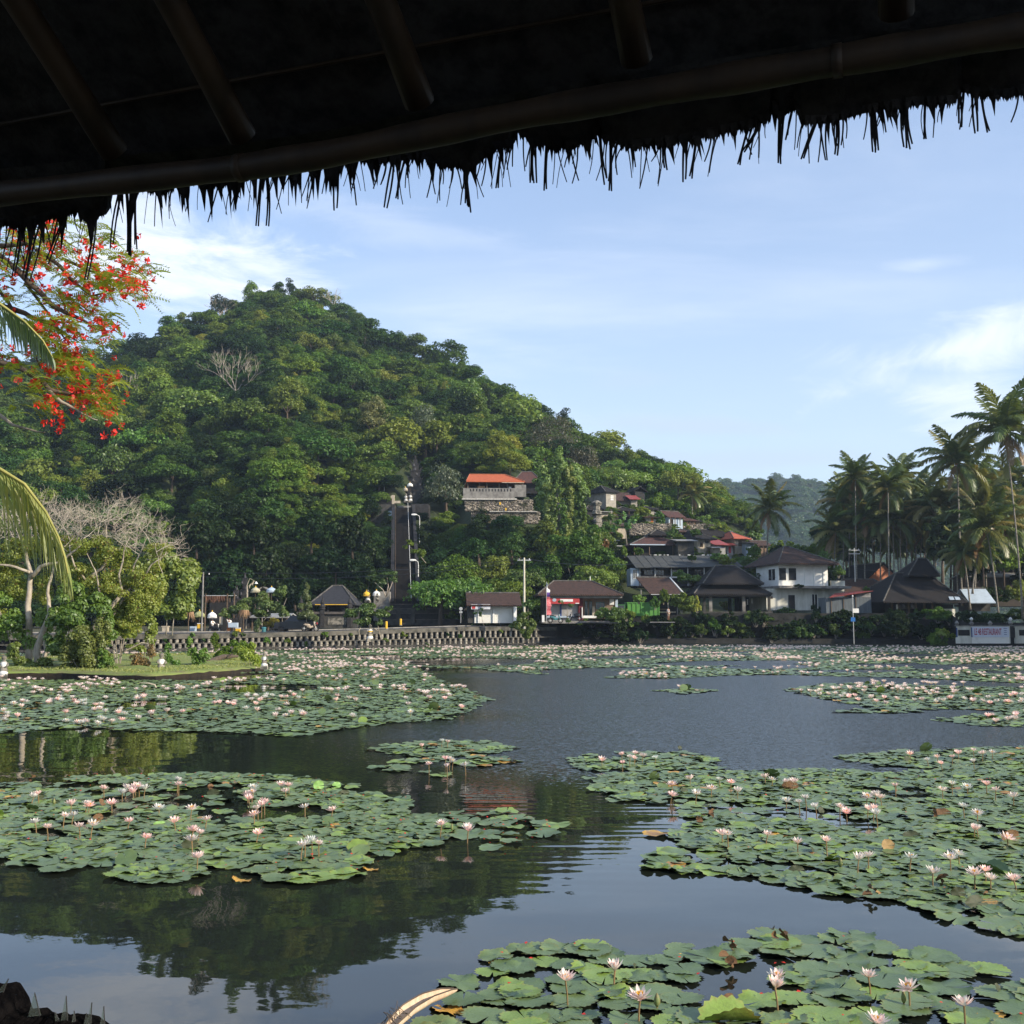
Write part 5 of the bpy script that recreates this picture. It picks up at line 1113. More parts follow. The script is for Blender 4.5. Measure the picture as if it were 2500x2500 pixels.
vhouse(1655, 1695, 1352, 1319, 1313, m_darkstone, m_corr, 6, 'grey lean-to against the tall beige house', 3, 'lean', dD=-2)
vhouse(1725, 1772, 1325, 1310, 1290, m_dark, m_tiledk, 12, 'dark roof behind the tall beige house', 5, 'gable_x', dD=4)
vhouse(1744, 1772, 1350, 1329, 1313, m_corr, m_redtin, 16, 'tin walled shack with small red roof', 3.5, 'lean', wins=())
vhouse(1742, 1758, 1352, 1336, 1332, m_tan, m_corr, 5, 'pale low shack in front of the red tin roof', 2.5, 'lean', dD=-2)
vhouse(1775, 1790, 1352, 1330, 1320, m_corr, m_redtin, 10, 'narrow shack with red doorway', 3, 'lean').box('doorway', m_red, 1779, 1785, 1350, 1334, -.04, -.002)
b = vhouse(1793, 1822, 1358, 1315, 1294, m_tan, mat('orange_red_tiles', (.42, .11, .06), (.3, .08, .05), 2, .8, .02), 24, 'house with bright orange red roof at the village right', 6, 'hip', over=.8); b.box('window', m_wood, 1803, 1812, 1333, 1320, -.04, -.002)
vhouse(1822, 1842, 1366, 1325, 1318, m_bluewash, m_tiledk, 10, 'weathered grey house right of the orange red roof', 4, 'lean')
vhouse(1846, 1878, 1362, 1332, 1318, m_brick, m_tile, 12, 'dim brown huts at the right end of the village', 4, 'gable_x', posts=(1850, 1862, 1872))
vhouse(1480, 1504, 1338, 1318, 1312, m_conc, m_corr, 10, 'pale gateway house below the hanging vines', 3, 'lean')
vhouse(1505, 1522, 1350, 1332, 1328, m_wdull, m_corr, 20, 'small whitewashed hut left of the broad mossy roof', 3, 'lean')
for (x0, x1, yb, ye, yr, w_, r_m, yw, lb, kd) in ((1572, 1598, 1256, 1243, 1234, m_block, m_tiledk, 18, 'small dark roofed hut under the dark timber house', 'hip'), (1604, 1626, 1264, 1252, 1246, m_brick, m_corr, 10, 'tin roofed brick hut left of the rusty red roof', 'lean'), (1500, 1528, 1298, 1284, 1276, m_tan, m_tile, 14, 'hut with brown roof above the whitewashed hut', 'gable_x'),
    (1660, 1686, 1310, 1298, 1290, m_block, m_tile, 20, 'brown roofed hut over the broad mossy roof', 'hip'), (1712, 1738, 1300, 1290, 1282, m_bluewash, m_tiledk, 12, 'little blue grey hut above the beige house', 'gable_x'), (1752, 1780, 1306, 1296, 1288, m_block, m_corr, 8, 'grey tin roofed hut above the red tin shack', 'lean'), (1830, 1852, 1318, 1306, 1298, m_tan, m_tile, 16, 'hut with brown roof near the solitary palm', 'hip'), (1880, 1905, 1362, 1348, 1340, m_block, m_corr, 10, 'pale hut right of the dim brown huts', 'lean'), (1470, 1492, 1312, 1300, 1294, m_block, m_tile, 14, 'hut with brown roof left of the gateway house', 'gable_x'), (1405, 1428, 1236, 1220, 1212, m_block, m_corr, 8, 'grey hut half hidden right of the vine tree', 'lean')):
    vhouse(x0, x1, yb, ye, yr, w_, r_m, yw, lb, 3.5, kd, wins=((x0+4, x0+9, yb-3, ye+3),))
for (x0, x1, yb, yt, lb) in ((1538, 1640, 1306, 1278, 'sloping rubble wall below the village ledge'), (1632, 1745, 1292, 1280, 'low rubble wall under the upper right huts'), (1500, 1560, 1262, 1247, 'stub of rubble wall under the wide dark roof')):
    p = terr_at((x0+x1)/2, yb); b = B('rubble_wall', lb, 'wall', (x0+x1)/2, yb, p.y-1.5, 0); rubble(b, x0, x1, yb, yt, 0, 220, int(x0))
# rock outcrop column left of the village
b = B('rock_pinnacle', 'slim pale rock pinnacle rising out of the shrubs', 'rock', 1457, 1296, terr_at(1457, 1296).y-2, 0); mb = MB(); r_ = random.Random(2); s = b.s
for k in range(7): mb.lathe([(.2, -.3), (.75+r_.uniform(-.2, .2), -.1), (.8+r_.uniform(-.2, .2), .4), (.3, .8)], 7, (r_.uniform(-.25, .25), r_.uniform(-.2, .2), k*.72))
mb.build('rock', m_stone, b.o)
# ---------------------------------------------------------------- people
def person(px, py, D, rz, label, top, bottom, pose='stand', hair=None, hold=None, h=1.6, group='people around the lagoon', skirt=False):
    t = thing('person', label, 'person', P(px, py, D) if not isinstance(px, Vector) else px, rz, group); k = h/1.6
    J = {'pel': (0, 0, .82), 'chest': (0, .0, 1.18), 'neck': (0, .02, 1.34), 'head': (0, -.01, 1.44), 'top': (0, 0, 1.56),
         'shl': (-.17, 0, 1.28), 'ell': (-.24, .02, 1.02), 'hal': (-.22, -.10, .82), 'shr': (.17, 0, 1.28), 'elr': (.24, .02, 1.02), 'har': (.22, -.10, .82),
         'hpl': (-.09, 0, .78), 'knl': (-.1, -.03, .45), 'anl': (-.1, .02, .07), 'tol': (-.1, -.15, .03), 'hpr': (.09, 0, .78), 'knr': (.1, -.02, .45), 'anr': (.1, .03, .07), 'tor': (.1, -.14, .03)}
    if pose == 'walk': J.update(knl=(-.09, -.18, .46), anl=(-.09, -.16, .09), tol=(-.09, -.33, .05), knr=(.09, .05, .44), anr=(.09, .27, .13), tor=(.09, .17, .03), hal=(-.24, .14, .84), har=(.22, -.25, .9))
    if pose == 'ride': J.update(pel=(0, 0, .82), knl=(-.16, -.4, .72), anl=(-.16, -.32, .3), tol=(-.16, -.48, .27), knr=(.16, -.4, .72), anr=(.16, -.32, .3), tor=(.16, -.48, .27), ell=(-.26, -.15, 1.05), hal=(-.28, -.42, 1.0), elr=(.26, -.15, 1.05), har=(.28, -.42, 1.0))
    if pose == 'hold': J.update(ell=(-.24, -.08, 1.08), hal=(-.12, -.25, 1.2), elr=(.24, -.08, 1.08), har=(.12, -.25, 1.2))
    if pose == 'carry': J.update(ell=(-.27, .0, 1.4), hal=(-.12, -.02, 1.6), elr=(.26, 0, 1.05), har=(.22, -.14, .9))
    R = dict(pel=.125, chest=.135, neck=.05, head=.085, top=.06, shl=.058, ell=.042, hal=.034, shr=.058, elr=.042, har=.034, hpl=.09, knl=.06, anl=.042, tol=.035, hpr=.09, knr=.06, anr=.042, tor=.035)
    names = list(J); idx = {n: i for i, n in enumerate(names)}
    E = [('pel', 'chest'), ('chest', 'neck'), ('neck', 'head'), ('head', 'top'), ('chest', 'shl'), ('shl', 'ell'), ('ell', 'hal'), ('chest', 'shr'), ('shr', 'elr'), ('elr', 'har'), ('pel', 'hpl'), ('hpl', 'knl'), ('knl', 'anl'), ('anl', 'tol'), ('pel', 'hpr'), ('hpr', 'knr'), ('knr', 'anr'), ('anr', 'tor')]
    def skinned(nm, ns, grow, m, smooth=1):
        me = bpy.data.meshes.new(nm); ii = {n: i for i, n in enumerate(ns)}
        me.from_pydata([tuple(c*k for c in J[n]) for n in ns], [(ii[a], ii[c]) for a, c in E if a in ii and c in ii], [])
        tmp = bpy.data.objects.new(nm, me); COL.objects.link(tmp); tmp.modifiers.new('s', 'SKIN'); sv = me.skin_vertices[0].data
        for i, n in enumerate(ns): sv[i].radius = (R[n]*k*grow, R[n]*k*grow*.85); sv[i].use_root = (i == 0)
        tmp.modifiers.new('u', 'SUBSURF').levels = smooth
        dg = bpy.context.evaluated_depsgraph_get(); ev = bpy.data.meshes.new_from_object(tmp.evaluated_get(dg)); bpy.data.objects.remove(tmp)
        ev.materials.clear(); ev.materials.append(m); ev.polygons.foreach_set('use_smooth', [True]*len(ev.polygons)); return inst(nm, ev, t)
    skinned('body', names, 1.0, m_skin); hd = skinned('shirt', ['pel', 'chest', 'neck', 'shl', 'ell', 'shr', 'elr'], 1.16, top)
    if skirt: MB().lathe([(.16*k, .12*k), (.19*k, .4*k), (.17*k, .8*k), (.13*k, .95*k)], 12, sy=.8).build('sarong', bottom, t, True)
    else: skinned('trousers', ['pel', 'hpl', 'knl', 'anl', 'hpr', 'knr', 'anr'] if not hold == 'shorts' else ['pel', 'hpl', 'knl', 'hpr', 'knr'], 1.17, bottom)
    MB().lathe([(.06*k, -.04*k), (.1*k, .0), (.105*k, .06*k), (.07*k, .12*k), (.01, .14*k)], 10, (0, .015*k, 1.46*k), sy=1.05).build('hair', hair or m_black, t, True)
    return t
person(537, 1584, 107, rad(60), 'person in red shorts and grey top walking along the wall foot', mat('grey_shirt', (.45, .43, .42)), m_red, 'walk', hold='shorts')
person(589, 1578, 107, rad(-50), 'person in white shirt and bare legs by the columns', m_cloth, mat('brown_shorts', (.25, .15, .1)), 'stand', hold='shorts')
person(470, 1588, 106.5, rad(20), 'dim person in brown holding a net at the wall foot', mat('brown_shirt', (.25, .17, .13)), mat('brown_shorts', (.25, .15, .1)), 'hold')
person(518, 1548, 113.3, rad(55), 'rider in white top sitting on the motorbike under the parasol', m_cloth, m_black, 'ride')
person(559, 1545, 114.5, rad(10), 'woman in orange sarong carrying an offering on her head', m_cloth, mat('orange_cloth', (.75, .22, .04)), 'carry', skirt=True)
person(1632, 1514, 133, rad(40), 'person in grey standing on the slipway below the porch', mat('grey_shirt', (.45, .43, .42)), mat('khaki_shorts', (.4, .3, .22)), 'stand', hold='shorts')
MB().lathe([(.05, 0), (.16, .05), (.2, .18), (.1, .3), (.03, .42)], 10, P(559, 1545, 114.5)+Vector((0, 0, 1.58))).build('offering', LF_bright) and tag(bpy.data.objects['offering'], 'green offering of leaves on the head of the woman in orange', 'offering')
structure(MB().add([P(1592, 1512, 139), P(1650, 1512, 139), P(1648, 1520, 131.5), P(1586, 1520, 131.5)], [(3, 2, 1, 0)]).build('slipway', m_conc))
# ================================================================ island, shrubs and other plants near the water
def island():
    fr = [(-250, 1657), (-60, 1654), (60, 1652), (150, 1653), (260, 1658), (380, 1661), (480, 1652), (560, 1646), (640, 1639), (656, 1628)]
    bk = [(645, 1613), (560, 1607), (480, 1605), (350, 1607), (200, 1612), (0, 1617), (-250, 1621)]
    ring = [G(*p) for p in fr+bk]; c = sum(ring, Vector())/len(ring); mb = MB(); n = len(ring)
    R2 = []
    for i in range(n):       # refine the outline
        for k in range(5):
            p = ring[i].lerp(ring[(i+1) % n], k/5); d = (p-c).normalized(); R2.append(p+d*.35*pnoise(p*.7))
    n = len(R2)
    for f, z in ((.995, -.3), (.995, .10), (.985, .20), (.90, .27), (.6, .36), (.3, .38), (0.02, .36)):
        for p in R2: q = c+(p-c)*f; mb.v.append((q.x, q.y, z+(.09*pnoise(q*.9) if 0 < f < .95 else 0)))
    for j in range(6):
        for i in range(n): a, b_ = j*n+i, j*n+(i+1) % n; mb.f.append((a, b_, b_+n, a+n))
    mb.f.append(tuple(range(6*n, 7*n))); o = structure(mb.build('island_ground', m_grass, None, True))
    r_ = np.random.default_rng(4); m = 16000; pts = []
    ply = [(p.x, p.y) for p in R2]; xs = [p.x for p in R2]; ys = [p.y for p in R2]
    while len(pts) < m:
        x, y = r_.uniform(min(xs), max(xs)), r_.uniform(min(ys), max(ys))
        if inpoly(x, y, ply): pts.append((x, y))
    pts = np.array(pts); C = np.c_[pts, np.full(m, .33)]; N = r_.normal(size=(m, 3))*[1, 1, .15]
    V, Fc = leaves(C, N, r_.uniform(.08, .2, m), r_, .2, .2)
    g = inst('grass', arrmesh('grass', V, Fc, leafmat('grass_blades', (.17, .24, .05, 1), (.27, .33, .09, 1), orand=0))); g['kind'] = 'stuff'
    # earth edge, its shadow band put into the dark colour
    e = MB()
    for i in range(n):
        p = R2[i]; q = R2[(i+1) % n]; e.add([(p.x, p.y, -.2), (q.x, q.y, -.2), (q.x, q.y+.05, .17+.05*pnoise(q*2)), (p.x, p.y+.05, .17+.05*pnoise(p*2))], [(0, 1, 2, 3)])
    structure(e.build('island_bank', mat('shadow_dark_earth', (.018, .014, .010), (.035, .026, .016), 2, .95, .05)))
island()
def foliage(parent, blobs, D, leaf, m, cover=1.5, seed=0, name='foliage', base=None, shell=.35, asp=.6, depth=1.0, low=-.7, sub=7, stuff=False):
    """blobs: (px, py, rx, ry) in pixels at distance D; each is broken into smaller clumps"""
    r_ = np.random.default_rng(seed+7); s = D/F; cen = []; rr_ = []
    for bl in blobs:
        px, py, rx, ry = bl[:4]; dd = bl[4] if len(bl) > 4 else 0
        c = np.array(P(px, py, D+dd)); R = np.array([rx*s, rx*s*depth, ry*s])
        k = max(3, int(sub)); d = unit(r_.normal(size=(k, 3)))*r_.uniform(.35, .85, (k, 1))
        cs = c+d*R; rs = R*r_.uniform(.35, .6, (k, 1)); cen.append(cs); rr_.append(rs)
    cen = np.vstack(cen); rr_ = np.vstack(rr_)
    area = (4*np.pi*((rr_[:, 0]*rr_[:, 2]))).sum(); n = int(min(26000, area*cover/(leaf*leaf*asp*.5)))
    C, N = blobpts(r_, cen, rr_, n, shell, low)
    V, Fc = leaves(C, N+np.array([0, 0, .3]), leaf*r_.uniform(.6, 1.3, n), r_, asp)
    if base is not None: V = V-np.array(base)
    o = inst(name, arrmesh(name, V, Fc, m), parent)
    if stuff: o['kind'] = 'stuff'
    return o
def plant(name, label, cat, px, pyb, D, blobs, leaf, m, trunks_=(), cover=1.5, group=None, tm=None, r=.06, **kw):
    base = P(px, pyb, D); t = thing(name, label, cat, base, 0, group); tm = tm or m_bark
    foliage(t, blobs, D, leaf, m, cover, int(px+pyb), base=base, **kw)
    for pth in trunks_:
        pts = [P(a, b_, D+(c[0] if c else 0))-base for a, b_, *c in pth]; k = len(pts)
        MB().tube(pts, [r*(1-.7*i/max(1, k-1)) for i in range(k)], 7).build('trunk', tm, t, True)
    if not trunks_: 
        mb = MB(); r_ = random.Random(int(px))
        for k in range(5): bl = blobs[k % len(blobs)]; q = P(bl[0]+r_.uniform(-.5, .5)*bl[2], bl[1], D)-base; mb.tube([(q.x*.1, 0, -.1), (q.x*.5, 0, q.z*.5), q], [r*.5, r*.4, r*.2], 5)
        mb.build('stems', tm, t)
    return t
def limbs(t, base, paths, m, seg=9, D=56, fwd=0.9):
    for pth in paths:
        pts = [P(a, b_, D+dd-fwd)-base for a, b_, dd, _ in pth]; rs = [q[3] for q in pth]
        # subdivide with a gentle wobble
        P2 = []; R2 = []
        for i in range(len(pts)-1):
            for k in range(4):
                f = k/4; q = pts[i].lerp(pts[i+1], f); P2.append(q+Vector((pnoise(q*1.3), 0, pnoise(q*1.7+Vector((5, 0, 0)))))*.10); R2.append(rs[i]*(1-f)+rs[i+1]*f)
        P2.append(pts[-1]); R2.append(rs[-1]); MB().tube(P2, R2, seg, cap=True).build('branch' if rs[0] < .13 else 'trunk', m, t, True)
m_barkpale = mat('pale_bark', (.44, .38, .30), (.20, .165, .12), 3.5, .9, .02, stretch=(1, 1, .4))  # paler bark colour for the pale-trunked trees
m_twig = mat('grey_brown_twigs', (.46, .40, .32), (.3, .25, .2), 2, .9)
# T1: big half-bare tree at the left
base = P(80, 1640, 56); t = thing('shade_tree', 'large half bare tree with pale forked trunks at the left of the island', 'tree', base)
limbs(t, base, [[(72, 1640, 0, .20), (70, 1560, 0, .17), (70, 1480, 0, .15), (74, 1400, .2, .11), (60, 1340, .6, .07), (40, 1280, 1, .04)],
                [(74, 1410, 0, .12), (100, 1385, -.3, .10), (150, 1370, -.6, .07), (200, 1330, -.8, .04)], [(72, 1400, 0, .08), (40, 1385, -.3, .07), (-20, 1372, -.5, .04)],
                [(92, 1645, -.5, .20), (90, 1600, -.6, .18), (100, 1555, -.6, .15), (120, 1500, -.4, .11), (118, 1450, 0, .08), (132, 1380, .3, .05)],
                [(80, 1600, .3, .15), (62, 1550, .2, .13), (20, 1525, 0, .12), (-10, 1490, 0, .10), (-50, 1440, 0, .08)], [(95, 1625, -.6, .13), (112, 1590, -.7, .10), (108, 1560, -.6, .05)]], m_barkpale)
foliage(t, [(20, 1360, 60, 34), (-40, 1420, 60, 50), (60, 1440, 50, 36), (140, 1350, 50, 40), (110, 1440, 36, 40), (10, 1490, 40, 28), (190, 1400, 46, 36), (60, 1330, 60, 24), (150, 1310, 50, 26), (0, 1400, 50, 40)], 56, .12, LF_dry, .62, 3, base=base, low=-1)
tw = MB(); r_ = random.Random(12)
for k in range(34):
    px = r_.uniform(-40, 200); py = lerp([(-40, 1330), (60, 1290), (200, 1330)], px)+r_.uniform(-20, 30); q = P(px, py, 56+r_.uniform(-1.5, 1.5))-base
    branchy(tw, q, Vector((r_.uniform(-1, 1.4), r_.uniform(-.6, .6), .8)), .95, .02, 3, r_, .85, .02, 3, None, 4, .45, .75)
o = tw.build('twigs', m_twig, t); o['kind'] = 'stuff'
# T2: leaning pale tree with yellowing crown
base = P(180, 1590, 54); t = thing('leaning_tree', 'leaning pale trunked tree with yellowing leaves in mid island', 'tree', base)
limbs(t, base, [[(176, 1590, 0, .17), (196, 1562, 0, .16), (236, 1530, -.1, .14), (262, 1490, -.2, .11), (300, 1450, 0, .09), (350, 1415, .3, .06), (372, 1400, .5, .03)],
                [(236, 1530, 0, .12), (270, 1505, .2, .10), (296, 1470, .4, .07), (330, 1440, .8, .04)], [(178, 1470, .5, .12), (210, 1420, .2, .10), (250, 1385, 0, .07), (280, 1340, -.4, .04)], [(300, 1450, 0, .06), (290, 1400, -.5, .05), (300, 1350, -.6, .03), (318, 1310, -.6, .015)], [(262, 1490, -.2, .07), (240, 1440, -.8, .05), (235, 1390, -.8, .03), (212, 1350, -.8, .015)], [(210, 1420, .2, .06), (180, 1380, -.5, .045), (170, 1330, -.5, .02)], [(330, 1440, .2, .05), (370, 1380, -.5, .035), (410, 1350, -.5, .015)],
                [(250, 1440, .2, .07), (300, 1430, 0, .06), (350, 1410, 0, .04)], [(255, 1400, .3, .06), (262, 1330, .2, .05), (256, 1270, 0, .025)], [(320, 1420, 0, .05), (328, 1380, 0, .045), (345, 1350, .2, .03), (360, 1310, .1, .02)], [(300, 1590, .2, .04), (345, 1570, .2, .035), (362, 1572, .2, .02)]], m_barkpale)
foliage(t, [(230, 1330, 46, 30), (300, 1370, 50, 34), (260, 1420, 46, 30), (340, 1420, 46, 30), (390, 1340, 40, 22), (350, 1480, 40, 40), (320, 1520, 46, 26), (220, 1380, 40, 30), (380, 1460, 26, 40), (270, 1350, 40, 24), (310, 1440, 50, 30), (370, 1400, 36, 30)], 55, .12, LF_dry, .58, 5, base=base, low=-1)
tw = MB()
for k in range(44):
    px = r_.uniform(150, 430); py = lerp([(150, 1330), (240, 1290), (330, 1320), (430, 1400)], px)+r_.uniform(-25, 35); q = P(px, py, 55+r_.uniform(-1.5, 1.5))-base
    branchy(tw, q, Vector((r_.uniform(-1, 1.4), r_.uniform(-.6, .6), .7)), .85, .018, 3, r_, .85, .02, 3, None, 4, .45, .75)
o = tw.build('twigs', m_twig, t); o['kind'] = 'stuff'
plant('rounded_tree', 'rounded tree smothered in green creeper behind the yellowing tree', 'tree', 425, 1552, 84, [(400, 1380, 52, 46), (440, 1400, 46, 60), (455, 1460, 34, 50), (380, 1440, 50, 60), (420, 1490, 50, 34), (350, 1400, 40, 40)], .30, LF_heart, (((420, 1552), (425, 1500)), ((405, 1552), (408, 1510))), 1.4)
plant('creeper_clad_bush', 'tall bush of bright heart shaped leaves between the two pale trees', 'bush', 180, 1640, 53, [(170, 1450, 40, 34), (200, 1500, 50, 40), (150, 1530, 40, 44), (215, 1560, 40, 40), (250, 1480, 34, 30), (140, 1570, 30, 30), (265, 1530, 30, 34)], .18, LF_heart, (), 1.7)
plant('island_bush', 'dense sunlit bush at the water edge in mid island', 'bush', 205, 1655, 51.5, [(180, 1610, 46, 40), (225, 1600, 40, 50), (250, 1560, 22, 50), (160, 1640, 40, 20), (235, 1640, 30, 18), (205, 1560, 40, 30)], .14, leafmat('olive_bush_leaves', (.09, .15, .03, 1), (.18, .25, .05, 1), orand=.1), (), 1.6)
plant('island_bush', 'low bush around the foot of the pale forked trunks', 'bush', 70, 1650, 53, [(50, 1620, 34, 22), (100, 1630, 30, 22), (30, 1590, 24, 26), (125, 1640, 20, 18), (70, 1640, 30, 14)], .13, MATS['olive_bush_leaves'], (), 1.1)
plant('island_bush', 'bright leafy bush with bare stems right of the leaning tree', 'bush', 330, 1600, 60, [(310, 1540, 40, 30), (350, 1500, 30, 30), (290, 1500, 30, 26), (370, 1545, 20, 34), (330, 1580, 26, 16)], .17, LF_heart, (((352, 1610), (355, 1560), (350, 1510)), ((372, 1610), (374, 1570), (372, 1530))), 1.0, r=.035)
plant('island_shrub', 'brownish dry shrub around the white wrapped statue', 'shrub', 365, 1650, 53, [(352, 1625, 26, 22), (330, 1610, 16, 20), (380, 1640, 22, 12), (365, 1590, 14, 26)], .11, leafmat('dry_shrub_leaves', (.16, .14, .05, 1), (.24, .15, .07, 1), orand=.1, dry=.2), (((362, 1650), (366, 1600), (360, 1560)),), .9, r=.03)
plant('island_shrub', 'slender light green shrub left of the fallen trunk', 'shrub', 490, 1645, 55, [(470, 1590, 12, 20), (485, 1610, 18, 22), (500, 1600, 14, 18), (488, 1635, 16, 12), (462, 1565, 8, 14)], .12, LF_bright, (), .95, r=.03)
plant('island_shrub', 'thin shoots with light leaves right of the white wrapped statue', 'shrub', 425, 1648, 54, [(415, 1600, 12, 22), (428, 1625, 10, 18), (408, 1580, 10, 12)], .11, LF_bright, (), .8, r=.02)
plant('island_shrub', 'brightest yellow green shrub at the right tip of the island', 'shrub', 612, 1638, 56, [(600, 1600, 22, 24), (622, 1615, 18, 20), (585, 1590, 14, 18), (612, 1580, 14, 14), (630, 1628, 12, 10)], .12, leafmat('lime_leaves', (.24, .34, .04, 1), (.36, .42, .07, 1), orand=.05), (), 1.2, r=.03)
plant('island_shrub', 'dull green shrub behind the fallen trunk', 'shrub', 560, 1612, 64, [(550, 1590, 20, 16), (575, 1575, 22, 20), (535, 1600, 18, 12)], .14, LF_hill, (), 1.1, r=.03)
plant('island_shrub', 'dark green shrub between the two standing fishers', 'shrub', 528, 1600, 70, [(522, 1565, 11, 18), (530, 1580, 10, 12)], .15, LF_hill, (), 1.2, r=.03)
t = thing('fallen_trunk', 'dark fallen trunk lying on the island grass', 'log', P(545, 1614, 62)); MB().tube([P(505, 1618, 60)-P(545, 1614, 62), Vector((0, 0, .25)), P(580, 1602, 64)-P(545, 1614, 62)], [.16, .14, .07], 8).build('log', m_barkdk, t); MB().tube([(.3, 0, .25), (.8, .2, .7)], [.05, .02], 5).build('broken_branch', m_barkdk, t)
statue(8, 1656, 1600, 49.5, 'white wrapped statue on a brown base at the left edge of the island'); statue(393, 1648, 1594, 52.5, 'white wrapped statue in the middle of the island grass'); statue(645, 1632, 1592, 54, 'white wrapped statue beyond the right tip of the island')
t = thing('curved_reed', 'pale bent stem arching over the lily pads before the island', 'reed', G(385, 1680)); b_ = G(385, 1680); MB().tube([P(382, 1681, b_.y)-b_, P(378, 1672, b_.y)-b_, P(362, 1668, b_.y)-b_, P(340, 1667, b_.y)-b_], [.03, .03, .025, .01], 6).build('stem', m_tan, t); MB().tube([P(382, 1681, b_.y)-b_, P(384, 1690, b_.y)-b_-Vector((0, 0, .1))], [.03, .02], 6).build('stem_foot', m_tan, t)
# plants along the road wall and in front of the buildings
plant('frangipani', 'wide leafy frangipani left of the black car', 'tree', 640, 1545, 115, [(600, 1480, 30, 18), (640, 1470, 32, 22), (670, 1485, 24, 20), (580, 1490, 22, 14), (630, 1495, 34, 12), (555, 1500, 18, 12)], .26, LF_bright and leafmat('frangipani_leaves', (.06, .13, .03, 1), (.14, .22, .05, 1), orand=.15), (((640, 1545), (640, 1500), (620, 1475)), ((640, 1520), (665, 1490))), 1.4)
plant('frangipani', 'frangipani with pale bare branches left of the conical tree', 'tree', 690, 1545, 117, [(685, 1440, 18, 14), (695, 1500, 14, 12), (680, 1450, 16, 10), (690, 1490, 12, 10)], .24, MATS['frangipani_leaves'], (((690, 1545), (688, 1490), (700, 1460)), ((688, 1490), (675, 1460))), 1.1, r=.05)
plant('conical_tree', 'narrow conical tree right of the black car', 'tree', 748, 1536, 113, [(750, 1432, 7, 12), (750, 1455, 12, 16), (748, 1480, 17, 18), (742, 1505, 20, 14), (765, 1510, 14, 12), (755, 1495, 16, 14)], .22, leafmat('conifer_green', (.07, .12, .04, 1), (.14, .19, .06, 1), orand=.1), (((748, 1540), (749, 1470)),), 1.6)
plant('upright_shrub', 'small upright shrub on the road wall left of the green bin', 'shrub', 632, 1548, 110.5, [(632, 1525, 9, 13), (630, 1538, 10, 8), (630, 1515, 6, 6)], .17, MATS['conifer_green'], (), 1.5)
plant('dark_shrub', 'dim twiggy shrub left of the black car', 'shrub', 670, 1545, 116, [(668, 1520, 16, 14), (650, 1525, 12, 10)], .22, LF_dry, (), .6)
plant('wall_tree', 'small round tree growing on the wall with crooked pale trunks', 'tree', 880, 1560, 106.5, [(870, 1495, 22, 16), (905, 1490, 24, 18), (930, 1500, 20, 16), (890, 1515, 26, 12), (850, 1500, 12, 12), (950, 1485, 12, 6), (925, 1520, 12, 8)], .24, MATS['frangipani_leaves'], (((878, 1560), (876, 1540), (885, 1520), (890, 1500)), ((930, 1560), (924, 1535), (920, 1510)), ((905, 1530), (924, 1540))), 1.4, r=.06, tm=m_barkpale)
plant('frangipani', 'frangipani with forked pale limbs above the grey plinth', 'tree', 943, 1456, 139, [(915, 1410, 14, 8), (945, 1402, 18, 8), (965, 1400, 10, 6), (930, 1420, 12, 8), (958, 1415, 10, 8)], .28, MATS['frangipani_leaves'], (((943, 1458), (935, 1440), (915, 1422)), ((943, 1456), (948, 1430), (945, 1410)), ((943, 1456), (955, 1430), (962, 1410))), 1.2, r=.09, tm=m_barkpale)
plant('stair_bush', 'small tree leaning over the middle of the stairway', 'tree', 1030, 1365, 156, [(1000, 1325, 14, 8), (1012, 1345, 12, 8), (990, 1335, 8, 6), (1030, 1350, 16, 14)], .32, LF_hill, (((1040, 1375), (1020, 1350), (1000, 1335)),), 1.1)
plant('wall_bush', 'bright green bush on the wall below the utility pole', 'bush', 1283, 1565, 114.5, [(1275, 1510, 18, 16), (1295, 1520, 18, 18), (1262, 1525, 16, 14), (1285, 1540, 16, 16), (1283, 1500, 12, 10)], .24, LF_bright, (((1280, 1570), (1282, 1530)),), 1.4)
plant('sapling', 'thin leafy sapling right of the utility pole', 'tree', 1290, 1505, 122, [(1285, 1475, 10, 8), (1298, 1480, 8, 8), (1290, 1468, 8, 5)], .24, MATS['frangipani_leaves'], (((1289, 1518), (1289, 1480)),), 1.0, r=.04)
plant('hanging_plant', 'sparse climbing plant before the left white shutter', 'plant', 1178, 1524, 121, [(1160, 1497, 6, 5), (1172, 1500, 6, 8), (1176, 1488, 4, 5)], .18, LF_hill, (((1181, 1527), (1177, 1512), (1175, 1495)),), .7, r=.03)
plant('bare_shrub', 'bare forked shrub with few leaves before the shop', 'shrub', 1388, 1522, 121, [(1370, 1470, 8, 5), (1396, 1478, 8, 6), (1388, 1515, 8, 6)], .2, MATS['frangipani_leaves'], (((1388, 1522), (1384, 1505), (1376, 1492)), ((1384, 1508), (1386, 1490), (1384, 1480))), .8, r=.05, tm=m_barkpale)
